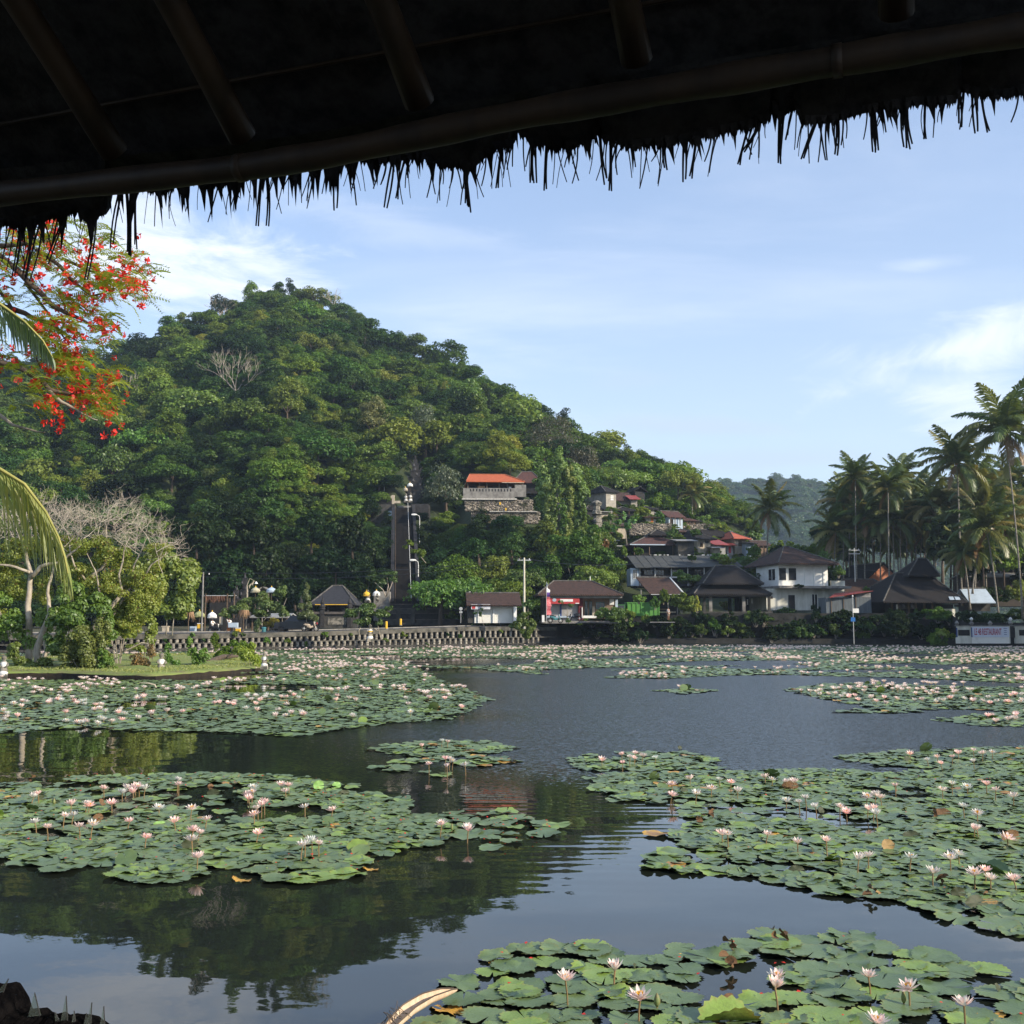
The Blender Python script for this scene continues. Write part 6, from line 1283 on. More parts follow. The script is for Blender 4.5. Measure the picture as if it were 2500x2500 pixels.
for i, (px, py, rx, ry, D, m, lb) in enumerate((
    (1490, 1500, 38, 20, 127, LF_bright, 'sunlit bush right of the shop steps'), (1530, 1500, 20, 14, 129, LF_hill, 'bush covering the cab of the green truck'), (1620, 1455, 14, 18, 139, LF_hill, 'shrub between porch and open pavilion'),
    (1665, 1470, 36, 24, 137, LF_hill, 'dark tree left of the open pavilion'), (1700, 1475, 14, 20, 136.5, LF_dry, 'yellowish shrub against the open pavilion'), (1685, 1412, 34, 14, 147, LF_bright, 'light green tree over the long building balcony'), (1660, 1400, 16, 10, 148, LF_bright, 'leafy spray before the long building windows'),
    (1820, 1372, 28, 16, 156, LF_bright, 'light green trees behind the open pavilion roof'), (1845, 1386, 18, 14, 150, LF_bright, 'bright tree touching the white house roof'), (1800, 1470, 12, 14, 152, LF_bright, 'green plants seen through the open pavilion'), (1770, 1478, 16, 12, 153, LF_dry, 'yellow plants seen through the open pavilion'),
    (2188, 1520, 40, 34, 129, LF_dark, 'rounded dark shrub below the tin shed'), (2290, 1500, 36, 18, 128, LF_hill, 'dark green small tree before the white room'), (2290, 1560, 24, 22, 122, LF_hill, 'shrub at the water left of the restaurant wall'), (2300, 1545, 16, 12, 121.5, LF_dry, 'yellow tipped leaves above the water shrub'),
    (2370, 1505, 34, 18, 130, LF_dark, 'dark shrubs behind the restaurant wall left part'), (2430, 1510, 40, 16, 131, LF_dark, 'dark hedge behind the restaurant banner'), (2500, 1500, 40, 18, 131, LF_hill, 'greener shrub behind the restaurant wall right part'),
    (2010, 1360, 12, 18, 150, LF_bright, 'banana leaves right of the white house roof'), (2048, 1395, 16, 14, 150, LF_bright, 'banana leaves left of the pale pole'), (2115, 1440, 8, 8, 140, LF_bright, 'small green tuft behind the red tin roof'), (1525, 1345, 8, 14, 160, LF_hill, 'little tree left of the broad mossy roof'), (1950, 1430, 12, 5, 140.6, LF_dark, 'weeds on the white house ledge'))):
    plant('shore_shrub', lb, 'shrub', px, py+ry*1.1, D, [(px-rx*.45, py, rx*.6, ry*.8), (px+rx*.45, py+ry*.1, rx*.6, ry*.8), (px, py-ry*.3, rx*.5, ry*.7), (px, py+ry*.5, rx*.8, ry*.5)], .26, m, (), 1.3, 'shrubs around the shore buildings')
for i in range(84):     # overgrown bank of the right shore
    px = 1430+i*11+rg.uniform(-8, 8); rx = rg.uniform(14, 30); ry = rg.uniform(9, 22); py = 1566-ry*.7-rg.uniform(0, 52); D = shoreD(px)+(rg.uniform(-.3, 1.6) if py > 1530 else rg.uniform(1.2, 1.9))
    if px > 2330: break
    near = 'below the shop' if px < 1520 else 'below the green truck' if px < 1620 else 'below the porch' if px < 1700 else 'below the open pavilion' if px < 1880 else 'below the white house' if px < 2030 else 'below the tin shed' if px < 2150 else 'below the large dark roof'
    sz = 'large' if rx > 23 else 'small'; po = 'at the waterline' if py > 1548 else 'high on the bank'
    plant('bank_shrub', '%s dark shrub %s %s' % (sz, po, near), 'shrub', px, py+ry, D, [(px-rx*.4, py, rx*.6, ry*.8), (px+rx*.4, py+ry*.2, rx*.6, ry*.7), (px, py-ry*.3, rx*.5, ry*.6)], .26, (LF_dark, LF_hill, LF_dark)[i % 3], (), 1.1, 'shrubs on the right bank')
# trees on the flat behind the road, in front of the hill foot; most have shade put into the leaf colour
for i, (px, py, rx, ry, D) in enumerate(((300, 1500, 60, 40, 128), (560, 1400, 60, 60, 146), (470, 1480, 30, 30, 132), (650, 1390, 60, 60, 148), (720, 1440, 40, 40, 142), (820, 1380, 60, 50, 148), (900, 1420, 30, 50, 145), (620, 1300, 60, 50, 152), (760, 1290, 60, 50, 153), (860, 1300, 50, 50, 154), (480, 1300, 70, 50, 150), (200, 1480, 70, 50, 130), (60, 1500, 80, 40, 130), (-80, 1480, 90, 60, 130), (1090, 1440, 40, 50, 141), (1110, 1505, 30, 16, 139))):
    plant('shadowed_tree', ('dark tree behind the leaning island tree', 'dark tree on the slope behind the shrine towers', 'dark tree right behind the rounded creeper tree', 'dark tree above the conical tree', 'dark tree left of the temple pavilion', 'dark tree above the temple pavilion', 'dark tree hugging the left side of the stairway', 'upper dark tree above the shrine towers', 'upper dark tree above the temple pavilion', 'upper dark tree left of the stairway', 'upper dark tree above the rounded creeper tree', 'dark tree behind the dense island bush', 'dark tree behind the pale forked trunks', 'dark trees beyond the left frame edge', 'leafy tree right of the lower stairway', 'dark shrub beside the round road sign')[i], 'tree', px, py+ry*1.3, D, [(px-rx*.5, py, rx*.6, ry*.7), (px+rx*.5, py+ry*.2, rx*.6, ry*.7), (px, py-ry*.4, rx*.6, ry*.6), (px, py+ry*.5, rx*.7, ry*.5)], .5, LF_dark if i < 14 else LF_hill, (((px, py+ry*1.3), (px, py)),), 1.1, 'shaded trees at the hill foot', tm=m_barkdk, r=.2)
# vine-draped tree
D = 158; base = P(1360, 1345, D); t = thing('vine_draped_tree', 'tall tree draped with pale yellow green hanging vines', 'tree', base)
MB().tube([(0, 0, -1), (.3, 0, 5), (-.2, 0, 11)], [.4, .3, .15], 8).build('trunk', m_bark, t)
foliage(t, [(1365, 1110, 14, 26), (1345, 1160, 36, 36), (1390, 1170, 34, 36), (1330, 1200, 34, 36), (1410, 1200, 28, 44), (1320, 1180, 20, 20), (1365, 1150, 24, 40)], D, .42, LF_vine, 1.0, 1, base=base)
for k, (px, y0, y1, w_) in enumerate(((1337, 1190, 1300, 12), (1352, 1200, 1350, 10), (1391, 1150, 1310, 13), (1412, 1190, 1330, 10), (1366, 1105, 1200, 9), (1375, 1240, 1340, 14), (1345, 1320, 1365, 9), (1425, 1240, 1330, 9))):
    foliage(t, [(px+3*math.sin(j), y0+(y1-y0)*j/6, w_, (y1-y0)/9, -1.5) for j in range(7)], D, .32, LF_vine if k % 2 == 0 or k == 2 else LF_bright, 1.1, 20+k, 'hanging_vines', base)
plant('red_leaved_vine', 'reddish creeper patch right of the vine draped tree', 'vine', 1480, 1400, 148, [(1478, 1340, 12, 30), (1465, 1370, 14, 20), (1448, 1375, 14, 12)], .34, LF_red, (), .9)
plant('climbing_bush', 'dark bushy mass below the hanging vines', 'bush', 1400, 1420, 147, [(1380, 1320, 40, 26), (1430, 1310, 36, 26), (1460, 1350, 40, 34), (1400, 1360, 44, 40), (1490, 1370, 26, 26), (1350, 1380, 30, 26)], .4, LF_hill, (), 1.1)
plant('banana_plant', 'tall banana plant with upright pale leaves among the village shrubs', 'plant', 1527, 1318, 163, [(1525, 1260, 6, 12), (1510, 1275, 12, 6), (1545, 1272, 12, 6), (1530, 1285, 16, 8), (1500, 1290, 8, 10)], .7, leafmat('banana_leaves', (.12, .25, .06, 1), (.2, .33, .1, 1), orand=.1), (((1530, 1330), (1527, 1290)),), 1.0, r=.12)
for i, (px, py, rx, ry) in enumerate(((1555, 1265, 16, 12), (1570, 1250, 22, 14), (1480, 1285, 20, 14), (1500, 1310, 24, 14), (1610, 1268, 16, 22), (1690, 1265, 20, 10), (1445, 1275, 16, 12), (1610, 1225, 30, 24), (1590, 1200, 24, 20), (1660, 1240, 30, 20), (1720, 1270, 26, 14), (1475, 1330, 16, 10), (1560, 1225, 14, 12), (1520, 1215, 16, 8), (1490, 1265, 8, 12), (1757, 1290, 30, 14), (1838, 1310, 30, 16), (1400, 1225, 18, 12))):
    plant('village_shrub', ('flowering shrub with white blooms near the banana plant', 'shrub under the highest village house', 'shrub right of the rock pinnacle', 'shrub above the whitewashed hut', 'green shrub between hut and red roof house', 'shrub behind the little open house', 'shrub left of the rock pinnacle', 'tree above the timber house', 'tree right of the timber house', 'tree behind the rusty red roof', 'shrub at the end of the village ledge', 'shrub by the pale gateway house', 'shrub left of the orange door hut', 'shrub beside the parapet house', 'creeper tuft near the beige hut', 'bush above the red tin shack', 'bush above the dim brown huts', 'shrub behind the grey wall hut')[i], 'shrub', px, py+ry, terr_at(px, py+ry).y-1, [(px-rx*.4, py, rx*.6, ry*.8), (px+rx*.4, py+ry*.1, rx*.6, ry*.8), (px, py-ry*.4, rx*.5, ry*.6)], .38, (LF_bright, LF_hill)[i % 2], (), 1.2, 'shrubs between the village houses')

plant('creeper_clad_bush', 'bright creeper curtain hanging under the left tree crown', 'bush', 40, 1600, 55, [(30, 1520, 40, 40), (-20, 1560, 40, 40), (60, 1560, 26, 34), (0, 1470, 36, 26), (110, 1520, 22, 40)], .17, LF_heart, (), 1.0)
plant('creeper_clad_bush', 'light green creeper filling the middle of the island trees', 'bush', 290, 1620, 56, [(270, 1470, 40, 34), (310, 1500, 36, 36), (240, 1440, 34, 26), (280, 1540, 36, 40), (330, 1460, 30, 24)], .17, leafmat('light_creeper_leaves', (.15, .25, .04, 1), (.28, .38, .06, 1), trans=.42, orand=.05), (), 1.1)
plant('island_shrub', 'young light green shrub at the water before the lawn', 'shrub', 265, 1658, 51, [(262, 1625, 20, 24), (278, 1640, 14, 14), (250, 1600, 14, 16)], .13, LF_bright, (), 1.2, r=.03)
for i, (px, py, rx, ry, D, m) in enumerate(((1560, 1345, 12, 10, 153, LF_hill), (1755, 1358, 20, 10, 154, LF_bright), (1640, 1300, 14, 12, 172, LF_hill), (1700, 1300, 14, 10, 176, LF_bright), (1775, 1370, 24, 12, 152, LF_hill), (1690, 1362, 12, 8, 153, LF_hill), (1840, 1345, 18, 16, 158, LF_hill), (1905, 1350, 26, 22, 160, LF_dark), (1600, 1470, 14, 16, 137, LF_hill), (1560, 1460, 16, 12, 138, LF_bright), (2000, 1490, 22, 14, 138, LF_dark), (1920, 1492, 26, 10, 138.6, LF_dark), (2060, 1500, 30, 12, 133, LF_dark), (2430, 1450, 40, 26, 146, LF_dark), (2490, 1440, 30, 26, 147, LF_hill), (2385, 1400, 26, 20, 148, LF_dark), (2240, 1500, 20, 14, 129, LF_dark))):
    plant('village_tree', ('shrub beside the broad mossy roof', 'light shrub below the tin shack', 'bush above the broad mossy roof', 'light bush above the beige house', 'bush above the end of the long grey roof', 'low bush behind the grey roof ridge', 'bush right of the weathered grey house', 'dark tree left of the white house roof', 'bush between green truck and porch', 'light bush above the green truck', 'dark bush before the white house right half', 'dark hedge along the white house foot', 'dark bush at the red roofed shed foot', 'dark bushes before the brown wall', 'bushes under the tallest palm', 'dark bush left of the brown wall', 'dark bush before the restaurant parapet')[i], 'bush', px, py+ry*1.1, D, [(px-rx*.45, py, rx*.6, ry*.8), (px+rx*.45, py+ry*.1, rx*.6, ry*.8), (px, py-ry*.3, rx*.5, ry*.7), (px, py+ry*.5, rx*.8, ry*.5)], .3, m, (), 1.3, 'bushes between the buildings')

for i in range(22):
    px = 270+i*48+rg.uniform(-14, 14); py = rg.choice((1548, 1562, 1572)) if px < 1100 else rg.choice((1540, 1552, 1562)); w_ = rg.uniform(4, 9)
    plant('wall_weed', 'small green weed on the column wall '+('behind the island' if px < 500 else 'below the bamboo pole' if px < 640 else 'below the black car' if px < 800 else 'near the wall statue' if px < 960 else 'below the temple wall' if px < 1130 else 'below the kiosk'), 'weed', px, py+w_, shoreD(px)-.25, [(px, py, w_, w_*.8), (px+w_*.6, py+w_*.5, w_*.6, w_*.5)], .17, (LF_bright, LF_hill)[i % 2], (), 1.1, 'weeds growing on the wall', r=.02)
# ================================================================ coconut palms
def frond_mesh(e0, e1, seed, pairs=42, lw=.038, ll=.29, m=LF_palm, droop=.6, nseg=10, twist=0.0):
    r_ = random.Random(seed); pts = []; p = Vector((0, 0, 0)); q = [p]
    for i in range(nseg): a = rad(e0+(e1-e0)*((i+.5)/nseg)**1.2); p = p+Vector((math.cos(a), twist*math.sin(i/nseg*3), math.sin(a)))/nseg; q.append(p)
    mb = MB(); mb.tube(q, [.016-.013*i/nseg for i in range(nseg+1)], 4)
    for k in range(pairs):
        f = .10+.90*k/(pairs-1); x = f*nseg; i = min(int(x), nseg-1); b_ = q[i].lerp(q[i+1], x-i); t = (q[i+1]-q[i]).normalized()
        L = ll*(math.sin(math.pi*min(1, .18+.80*f))**.6)*r_.uniform(.8, 1.1)
        for s in (-1, 1):
            side = Vector((0, s, 0)); d = (t*(.55+.3*f)+side*r_.uniform(.55, .8)+Vector((0, 0, -droop*.4*r_.random()))).normalized()
            m1 = b_+d*L*.5; d2 = (d+Vector((0, 0, -droop*r_.uniform(.8, 1.5)))).normalized(); tip = m1+d2*L*.5
            wv = t*lw*.5
            mb.add([b_-wv*.5, b_+wv*.5, m1+wv, m1-wv, tip], [(0, 1, 2, 3), (3, 2, 4)])
    return mb.mesh('frond', m)
FR = [frond_mesh(80, 25, 1), frond_mesh(60, -15, 2), frond_mesh(38, -40, 3), frond_mesh(15, -65, 4), frond_mesh(-15, -85, 5, droop=.9), frond_mesh(70, 45, 6)]
FRDRY = frond_mesh(-35, -88, 7, m=leafmat('dead_frond', (.28, .20, .09, 1), (.20, .13, .06, 1), orand=.1), droop=1.0)
nut = MB().lathe([(.02, -.13), (.1, -.07), (.12, 0), (.08, .1), (.02, .14)], 8).mesh('coconut', mat('green_coconut', (.25, .22, .07), (.3, .16, .05), 3), True)
def palm(px, py, pxb, pyb, D, R, label, group='coconut palms on the right shore', n=25, bend=.0, tr=.12, dry=2, seed=None):
    r_ = random.Random(seed or int(px*7+py)); top = P(px, py, D); base = P(pxb, pyb, D); t = thing('coconut_palm', label, 'palm tree', base, 0, group); h = top-base
    pts = [Vector((h.x*(f**1.5 if not bend else f)+bend*math.sin(math.pi*f), 0, -.5+(h.z+.5)*f)) for f in [i/8 for i in range(9)]]; pts[-1] = h
    MB().tube(pts, [tr*1.5]+[tr*(1-.35*i/8) for i in range(1, 9)], 8, True).build('trunk', m_palmtrunk, t, True)
    for k in range(n):
        f = (k+.5)/n; ty = 5 if f < .10 else 0 if f < .22 else 1 if f < .45 else 2 if f < .68 else 3 if f < .86 else 4
        inst('frond', FR[ty], t, h, (r_.uniform(-.08, .08), r_.uniform(-.1, .1), k*2.399+r_.uniform(-.3, .3)), R*r_.uniform(.95, 1.25))
    for k in range(dry): inst('frond', FRDRY, t, h-Vector((0, 0, .15)), (0, 0, r_.uniform(0, 6.28)), R*.8)
    for k in range(5): a = r_.uniform(0, 6.28); inst('coconut', nut, t, h+Vector((.25*math.cos(a), .25*math.sin(a), -.3)))
    return t
PL = [(2088, 1168, 2092, 1440, 158, 4.3, 'palm with full crown standing leftmost against the sky'), (2197, 1165, 2200, 1430, 158, 4.0, 'right one of the two close palms left of the grove gap'), (2168, 1195, 2172, 1440, 150, 3.8, 'left lower one of the two close palms'),
      (2337, 1128, 2349, 1470, 140, 5.2, 'spreading palm with reddish crown base mid right'), (2455, 1055, 2497, 1500, 128, 6.2, 'tallest palm with a long bare trunk near the right edge'), (2562, 1010, 2575, 1500, 130, 5.4, 'palm crown entering at the right edge'),
      (2398, 1190, 2410, 1480, 150, 4.6, 'palm between the spreading and the tallest one'), (2395, 1240, 2380, 1480, 146, 4.8, 'lower palm under the spreading one'), (2408, 1290, 2438, 1500, 132, 5.0, 'low palm with a leaning trunk and golden drooping fronds'),
      (2352, 1350, 2368, 1478, 136, 3.4, 'short palm with yellow fronds over the dark roof'), (2390, 1350, 2374, 1440, 137, 2.8, 'crooked palm above the pale blue roof'), (1879, 1245, 1873, 1345, 172, 4.6, 'solitary palm right of the village'),
      (2060, 1230, 2060, 1440, 165, 4.6, 'palm below the leftmost sky palm'), (2110, 1260, 2112, 1440, 160, 4.6, 'palm with pale inner fronds in the left grove'), (2150, 1290, 2150, 1440, 160, 4.2, 'palm above the orange gable'), (2040, 1300, 2036, 1440, 162, 4.4, 'palm right behind the white house'),
      (2215, 1260, 2214, 1440, 166, 4.8, 'palm in mid grove under the two close palms'), (2260, 1230, 2262, 1440, 170, 4.6, 'palm filling the grove gap'), (2300, 1270, 2305, 1440, 160, 4.8, 'palm left of the lower palm'), (2250, 1310, 2246, 1440, 168, 4.4, 'dim palm with pale trunk behind the dark roof'),
      (2330, 1220, 2334, 1440, 165, 4.6, 'palm whose crown joins the spreading one'), (2190, 1320, 2196, 1440, 172, 4.0, 'dim palm with thin pale trunk left of the dark roof'), (2470, 1250, 2476, 1460, 160, 4.6, 'palm behind the long bare trunk'), (2510, 1210, 2520, 1460, 165, 5.0, 'palm at the right edge in mid height'),
      (2440, 1330, 2446, 1460, 160, 4.2, 'low palm behind the brown walled building'), (2500, 1330, 2500, 1460, 168, 4.4, 'low palm above the right edge roof'), (2080, 1340, 2078, 1440, 175, 4.0, 'low palm behind the pale pole'), (2120, 1200, 2124, 1440, 178, 4.2, 'half hidden palm between the sky palms'), (1690, 1210, 1690, 1262, 205, 3.6, 'small dark palm on the village ridge'),
      (2075, 1215, 2074, 1440, 170, 4.6, 'palm tucked under the leftmost sky palm on its left'), (2130, 1235, 2132, 1440, 168, 4.6, 'palm between the leftmost palm and the close pair'), (2235, 1210, 2238, 1440, 168, 4.4, 'palm right below the close pair'), (2285, 1240, 2285, 1440, 156, 4.8, 'full palm left below the spreading one'),
      (2365, 1200, 2362, 1440, 158, 4.8, 'palm right below the spreading crown'), (2420, 1235, 2424, 1460, 154, 5.0, 'palm left of the long bare trunk'), (2470, 1180, 2470, 1460, 165, 4.6, 'palm directly behind the tallest crown'), (2335, 1300, 2338, 1450, 150, 4.8, 'low palm in the heart of the grove'), (2180, 1270, 2184, 1440, 158, 4.8, 'low palm under the close pair'), (2450, 1290, 2452, 1460, 150, 4.8, 'low palm left of the right edge')]
for a in PL: palm(*a)
# dark broadleaf growth under and behind the palms
for i in range(40):
    px = 1890+i*17+rg.uniform(-8, 8); ry = rg.uniform(28, 48); py = lerp([(1900, 1350), (1990, 1320), (2050, 1270), (2150, 1260), (2600, 1270)], px)+rg.uniform(-20, 50); D = rg.uniform(172, 192) if i % 3 else rg.uniform(146, 152); py += 0 if i % 3 else 60
    if i % 3 == 0 and 2030 < px < 2270: continue
    plant('grove_tree', 'dark leafy tree filling the grove '+('behind the white house' if px < 2060 else 'behind the orange gable' if px < 2220 else 'behind the large dark roof' if px < 2380 else 'at the right edge'), 'tree', px, 1450, D, [(px-20, py, 30, ry*.8), (px+20, py+10, 30, ry*.8), (px, py+ry, 36, ry*.8), (px, py-ry*.3, 22, ry*.6)], .62, (LF_dark, LF_hill)[i % 2], (((px, 1452), (px, py)),), 1.0, 'dark trees behind the palm grove', tm=m_barkdk, r=.2)
# trees on the right bank outside the frame: they shade the far right shore
for i, (x, y, hh, R) in enumerate(((57, 97, 15, 8), (66, 90, 19, 8), (72, 98, 21, 9), (58, 84, 16, 8), (66, 76, 18, 8), (75, 86, 22, 9), (71, 104, 17, 7), (86, 94, 25, 9), (78, 92, 24, 8), (66, 106, 13, 7), (74, 116, 13, 7))):
    t = thing('bankside_tree', 'tall tree on the right bank beyond the frame', 'tree', (x, y, 1.5), i, 'tall trees on the right bank')
    inst('crown', crowns[i % 8], t, (0, 0, hh-R*.9), (0, 0, 0), R); inst('crown', crowns[(i+3) % 8], t, (1, 1, hh-R*1.5), (0, 0, 2), R*.95); MB().tube([(0, 0, -1), (.2, 0, hh*.5), (0, 0, hh)], [.4, .3, .15], 8).build('trunk', m_barkdk, t)

# ---------------------------------------------------------------- near palm at the left: two fronds hang into view
def near_frond(t, base, path, D, ll, seed, spread, m, pairs=64, sidef=.22, down=(.05, -1.0)):
    r_ = random.Random(seed); q = [P(a, b_, D+dd)-base for a, b_, dd in path]
    Q = []
    for i in range(len(q)-1):
        for k in range(5): Q.append(q[i].lerp(q[i+1], k/5))
    Q.append(q[-1]); n = len(Q)-1; o = MB().tube(Q, [.011-.008*i/n for i in range(n+1)], 8).build('frond', mat('yellow_rachis', (.36, .33, .10), (.26, .26, .07), 9, .6), t)
    mb = MB()
    for k in range(pairs):
        f = k/(pairs-1); x = f*n; i = min(int(x), n-1); b_ = Q[i].lerp(Q[i+1], x-i); tg = (Q[i+1]-Q[i]).normalized()
        L = ll*(.55+.45*math.sin(math.pi*min(1, .25+.7*f)))*r_.uniform(.85, 1.1)*(1-.62*f*f)
        for s in (-1, 1):
            d = (tg*.55+Vector((down[0]+r_.uniform(-.1, .1), s*sidef*3, -.35))).normalized(); p0 = b_; pts = [p0]
            for j in range(5): d = (d+Vector((down[0]*.3, 0, down[1]*.62))*spread).normalized(); p0 = p0+d*L/5; pts.append(p0)
            w_ = [.5, 1, .95, .7, .4, .05]; wv = (tg+Vector((0, s*.8, 0))).normalized()*r_.uniform(.009, .014)
            for j in range(5): mb.add([pts[j]-wv*w_[j], pts[j]+wv*w_[j], pts[j+1]+wv*w_[j+1], pts[j+1]-wv*w_[j+1]], [(0, 1, 2, 3)])
    l_ = mb.build('leaflets', m, o); l_['kind'] = 'stuff'
pbase = Vector((-6.0, 4.9, 1.2)); t = thing('near_coconut_palm', 'near coconut palm whose sunlit fronds hang in at the left edge', 'palm tree', pbase)
MB().tube([(0, 0, -.6), (.2, 0, 1.2), (.15, .1, 2.6)], [.2, .15, .14], 10, True).build('trunk', m_palmtrunk, t)
crownp = Vector((.15, .1, 2.6))+pbase; cpx = proj(crownp)
near_frond(t, pbase, [(cpx[0], cpx[1], 0), (-350, 1090, 0), (-120, 1095, 0), (0, 1145, 0), (60, 1182, 0), (112, 1250, 0), (143, 1312, 0), (158, 1360, 0), (166, 1400, 0)], 5.0, .52, 3, .62, LF_fresh, 58)
near_frond(t, pbase, [(cpx[0], cpx[1], 0), (-420, 720, .2), (-160, 690, .3), (0, 742, .3), (60, 785, .3), (105, 832, .3), (128, 872, .3)], 5.0, .30, 5, .7, leafmat('green_leaflets', (.07, .13, .03, 1), (.16, .22, .05, 1), orand=.1, gloss=.12), 60)
for k in range(9): inst('frond', FR[k % 4], t, (.15, .1, 2.6), (0, 0, 1.6+k*.42), 2.6)

# ---------------------------------------------------------------- flame tree with red blossom
tb = Vector((-10.2, 13.5, 1.2)); t = thing('flame_tree', 'flame tree branches with feathery leaves and scarlet flowers at the upper left', 'tree', tb); D = 12.0
hub = Vector((-8.6, 12.6, 5.6))
MB().tube([(0, 0, -.5), (.3, -.2, 2), hub-tb], [.3, .24, .17], 10).build('trunk', m_bark, t, True)
BR = [[(-350, 520, .3, .06), (-120, 560, 0, .05), (0, 622, 0, .04), (60, 680, 0, .034), (130, 745, -.1, .028), (190, 775, -.1, .02), (232, 800, 0, .01)], [(90, 612, 0, .026), (150, 650, -.1, .022), (183, 692, -.1, .018), (222, 722, 0, .014), (280, 704, 0, .008)],
      [(150, 628, .1, .02), (200, 655, .2, .016), (262, 668, .2, .010), (310, 684, .2, .006)], [(-200, 700, .3, .05), (-50, 735, .3, .04), (60, 762, .3, .03), (130, 800, .2, .02), (188, 832, .1, .009)], [(60, 690, .1, .02), (120, 770, .2, .014), (160, 830, .2, .008)],
      [(-350, 820, 0, .06), (-100, 852, -.2, .05), (0, 882, -.2, .038), (60, 905, -.2, .03), (120, 948, -.2, .024), (170, 962, -.1, .018), (235, 948, 0, .008)], [(110, 940, -.2, .022), (150, 985, -.2, .018), (200, 1010, -.2, .013), (238, 1026, -.2, .007)],
      [(-120, 960, .2, .03), (-10, 1010, .2, .024), (30, 1038, .2, .018), (110, 1056, .2, .006)], [(0, 600, -.2, .03), (80, 590, -.3, .02), (140, 575, -.3, .008)], [(-60, 640, .3, .03), (20, 740, .3, .02), (70, 830, .2, .012), (100, 900, .2, .006)]]
for b_ in BR:
    pts = [P(a, c, D+d_)-tb for a, c, d_, r in b_]
    if b_[0][0] < -90: pts = [hub-tb]+pts; rs = [.09]+[q[3] for q in b_]
    else: rs = [q[3] for q in b_]
    P2 = []; R2 = []
    for i in range(len(pts)-1):
        for k in range(4): f = k/4; q = pts[i].lerp(pts[i+1], f); P2.append(q+Vector((0, pnoise(q*3), pnoise(q*4)))*.03); R2.append(rs[i]*(1-f)+rs[i+1]*f)
    P2.append(pts[-1]); R2.append(rs[-1]); MB().tube(P2, R2, 7).build('branch', m_bark if b_[0][1] > 930 else m_barkdk, t, True)
RC = [(147, 550), (154, 590), (163, 607), (101, 585), (50, 585), (255, 616), (343, 629), (358, 655), (321, 677), (308, 700), (334, 704), (282, 686), (242, 651), (20, 640), (31, 721), (198, 730), (180, 722), (246, 748), (260, 792), (268, 818), (176, 774), (167, 805), (88, 814), (110, 660), (203, 851), (206, 877), (192, 902), (156, 837), (145, 870), (152, 902), (283, 920), (286, 938), (279, 956), (87, 924), (109, 967), (210, 953), (214, 967), (246, 985), (275, 1003), (286, 1018), (145, 1003), (27, 891), (87, 800), (120, 830), (-30, 600), (-40, 700), (-30, 860), (350, 730), (355, 690), (130, 620), (60, 660), (215, 690), (300, 660)]
m_petal = leafmat('scarlet_petals', (.72, .035, .04, 1), (.80, .07, .04, 1), orand=.1, trans=.35, gloss=.03)
def clus(seed):
    r_ = np.random.default_rng(seed); C = []; N = []
    for k in range(11):
        c = r_.normal(size=3)*[.10, .08, .10]
        for j in range(5):
            a = j*1.2566; d = np.array([math.cos(a), r_.uniform(-.6, .6), math.sin(a)]); C.append(c+d*.022); N.append(np.cross(d, [0, 1, 0])+r_.normal(size=3)*.7)
    V, Fc = leaves(np.array(C), np.array(N), .048, r_, .8, .5); return arrmesh('flower_cluster', V, Fc, m_petal)
CL = [clus(i) for i in range(6)]; r_ = random.Random(6)
for i, (px, py) in enumerate(RC): inst('flower_cluster', CL[i % 6], t, P(px-14-.05*max(0, px-100), py, D+r_.uniform(-.4, .3))-tb, (0, r_.uniform(0, 6), 0), r_.uniform(.8, 1.3))
def pinnate(seed):
    r_ = random.Random(seed); mb = MB(); n = 15; L = .42; pts = [Vector((L*f, 0, .08*math.sin(f*2.5)-.18*f*f)) for f in [i/6 for i in range(7)]]; mb.tube(pts, .0025, 3, False)
    for k in range(n):
        f = .1+.88*k/(n-1); x = f*6; i = min(int(x), 5); b_ = pts[i].lerp(pts[i+1], x-i); l = .085*math.sin(math.pi*(.12+.8*f))**.5
        for s in (-1, 1): d = Vector((.45, s, -.12+r_.uniform(-.2, .2))).normalized(); w_ = Vector((.012, 0, .003)); mb.add([b_, b_+d*l*.5+w_, b_+d*l, b_+d*l*.5-w_], [(0, 1, 2, 3)])
    return mb
PN = [pinnate(i) for i in range(3)]; V = []; Fc = []; off = 0
LEAFZ = RC*7+[(r_.uniform(-60, 300), r_.uniform(540, 830)) for _ in range(170)]+[(r_.uniform(20, 320), r_.uniform(880, 1010)) for _ in range(45)]
bl = MB()
for (px, py) in LEAFZ:
    if px > 40+ (330 if py < 760 else 250): continue
    mb = PN[r_.randrange(3)]; c = P(px-34+r_.uniform(-35, 20), py+r_.uniform(-26, 22), D+r_.uniform(-.6, .6))-tb
    M_ = Matrix.Translation(c) @ Euler((r_.uniform(-.5, .5), r_.uniform(-.5, .5), r_.uniform(-.9, .9) if r_.random() < .75 else r_.uniform(0, 6)), 'XYZ').to_matrix().to_4x4() @ Matrix.Scale(r_.uniform(.5, .95), 4)
    bl.add(mb.v, mb.f, M_)
o = bl.build('feathery_leaves', leafmat('feathery_green', (.20, .33, .04, 1), (.34, .45, .06, 1), trans=.45, orand=0), t); o['kind'] = 'stuff'
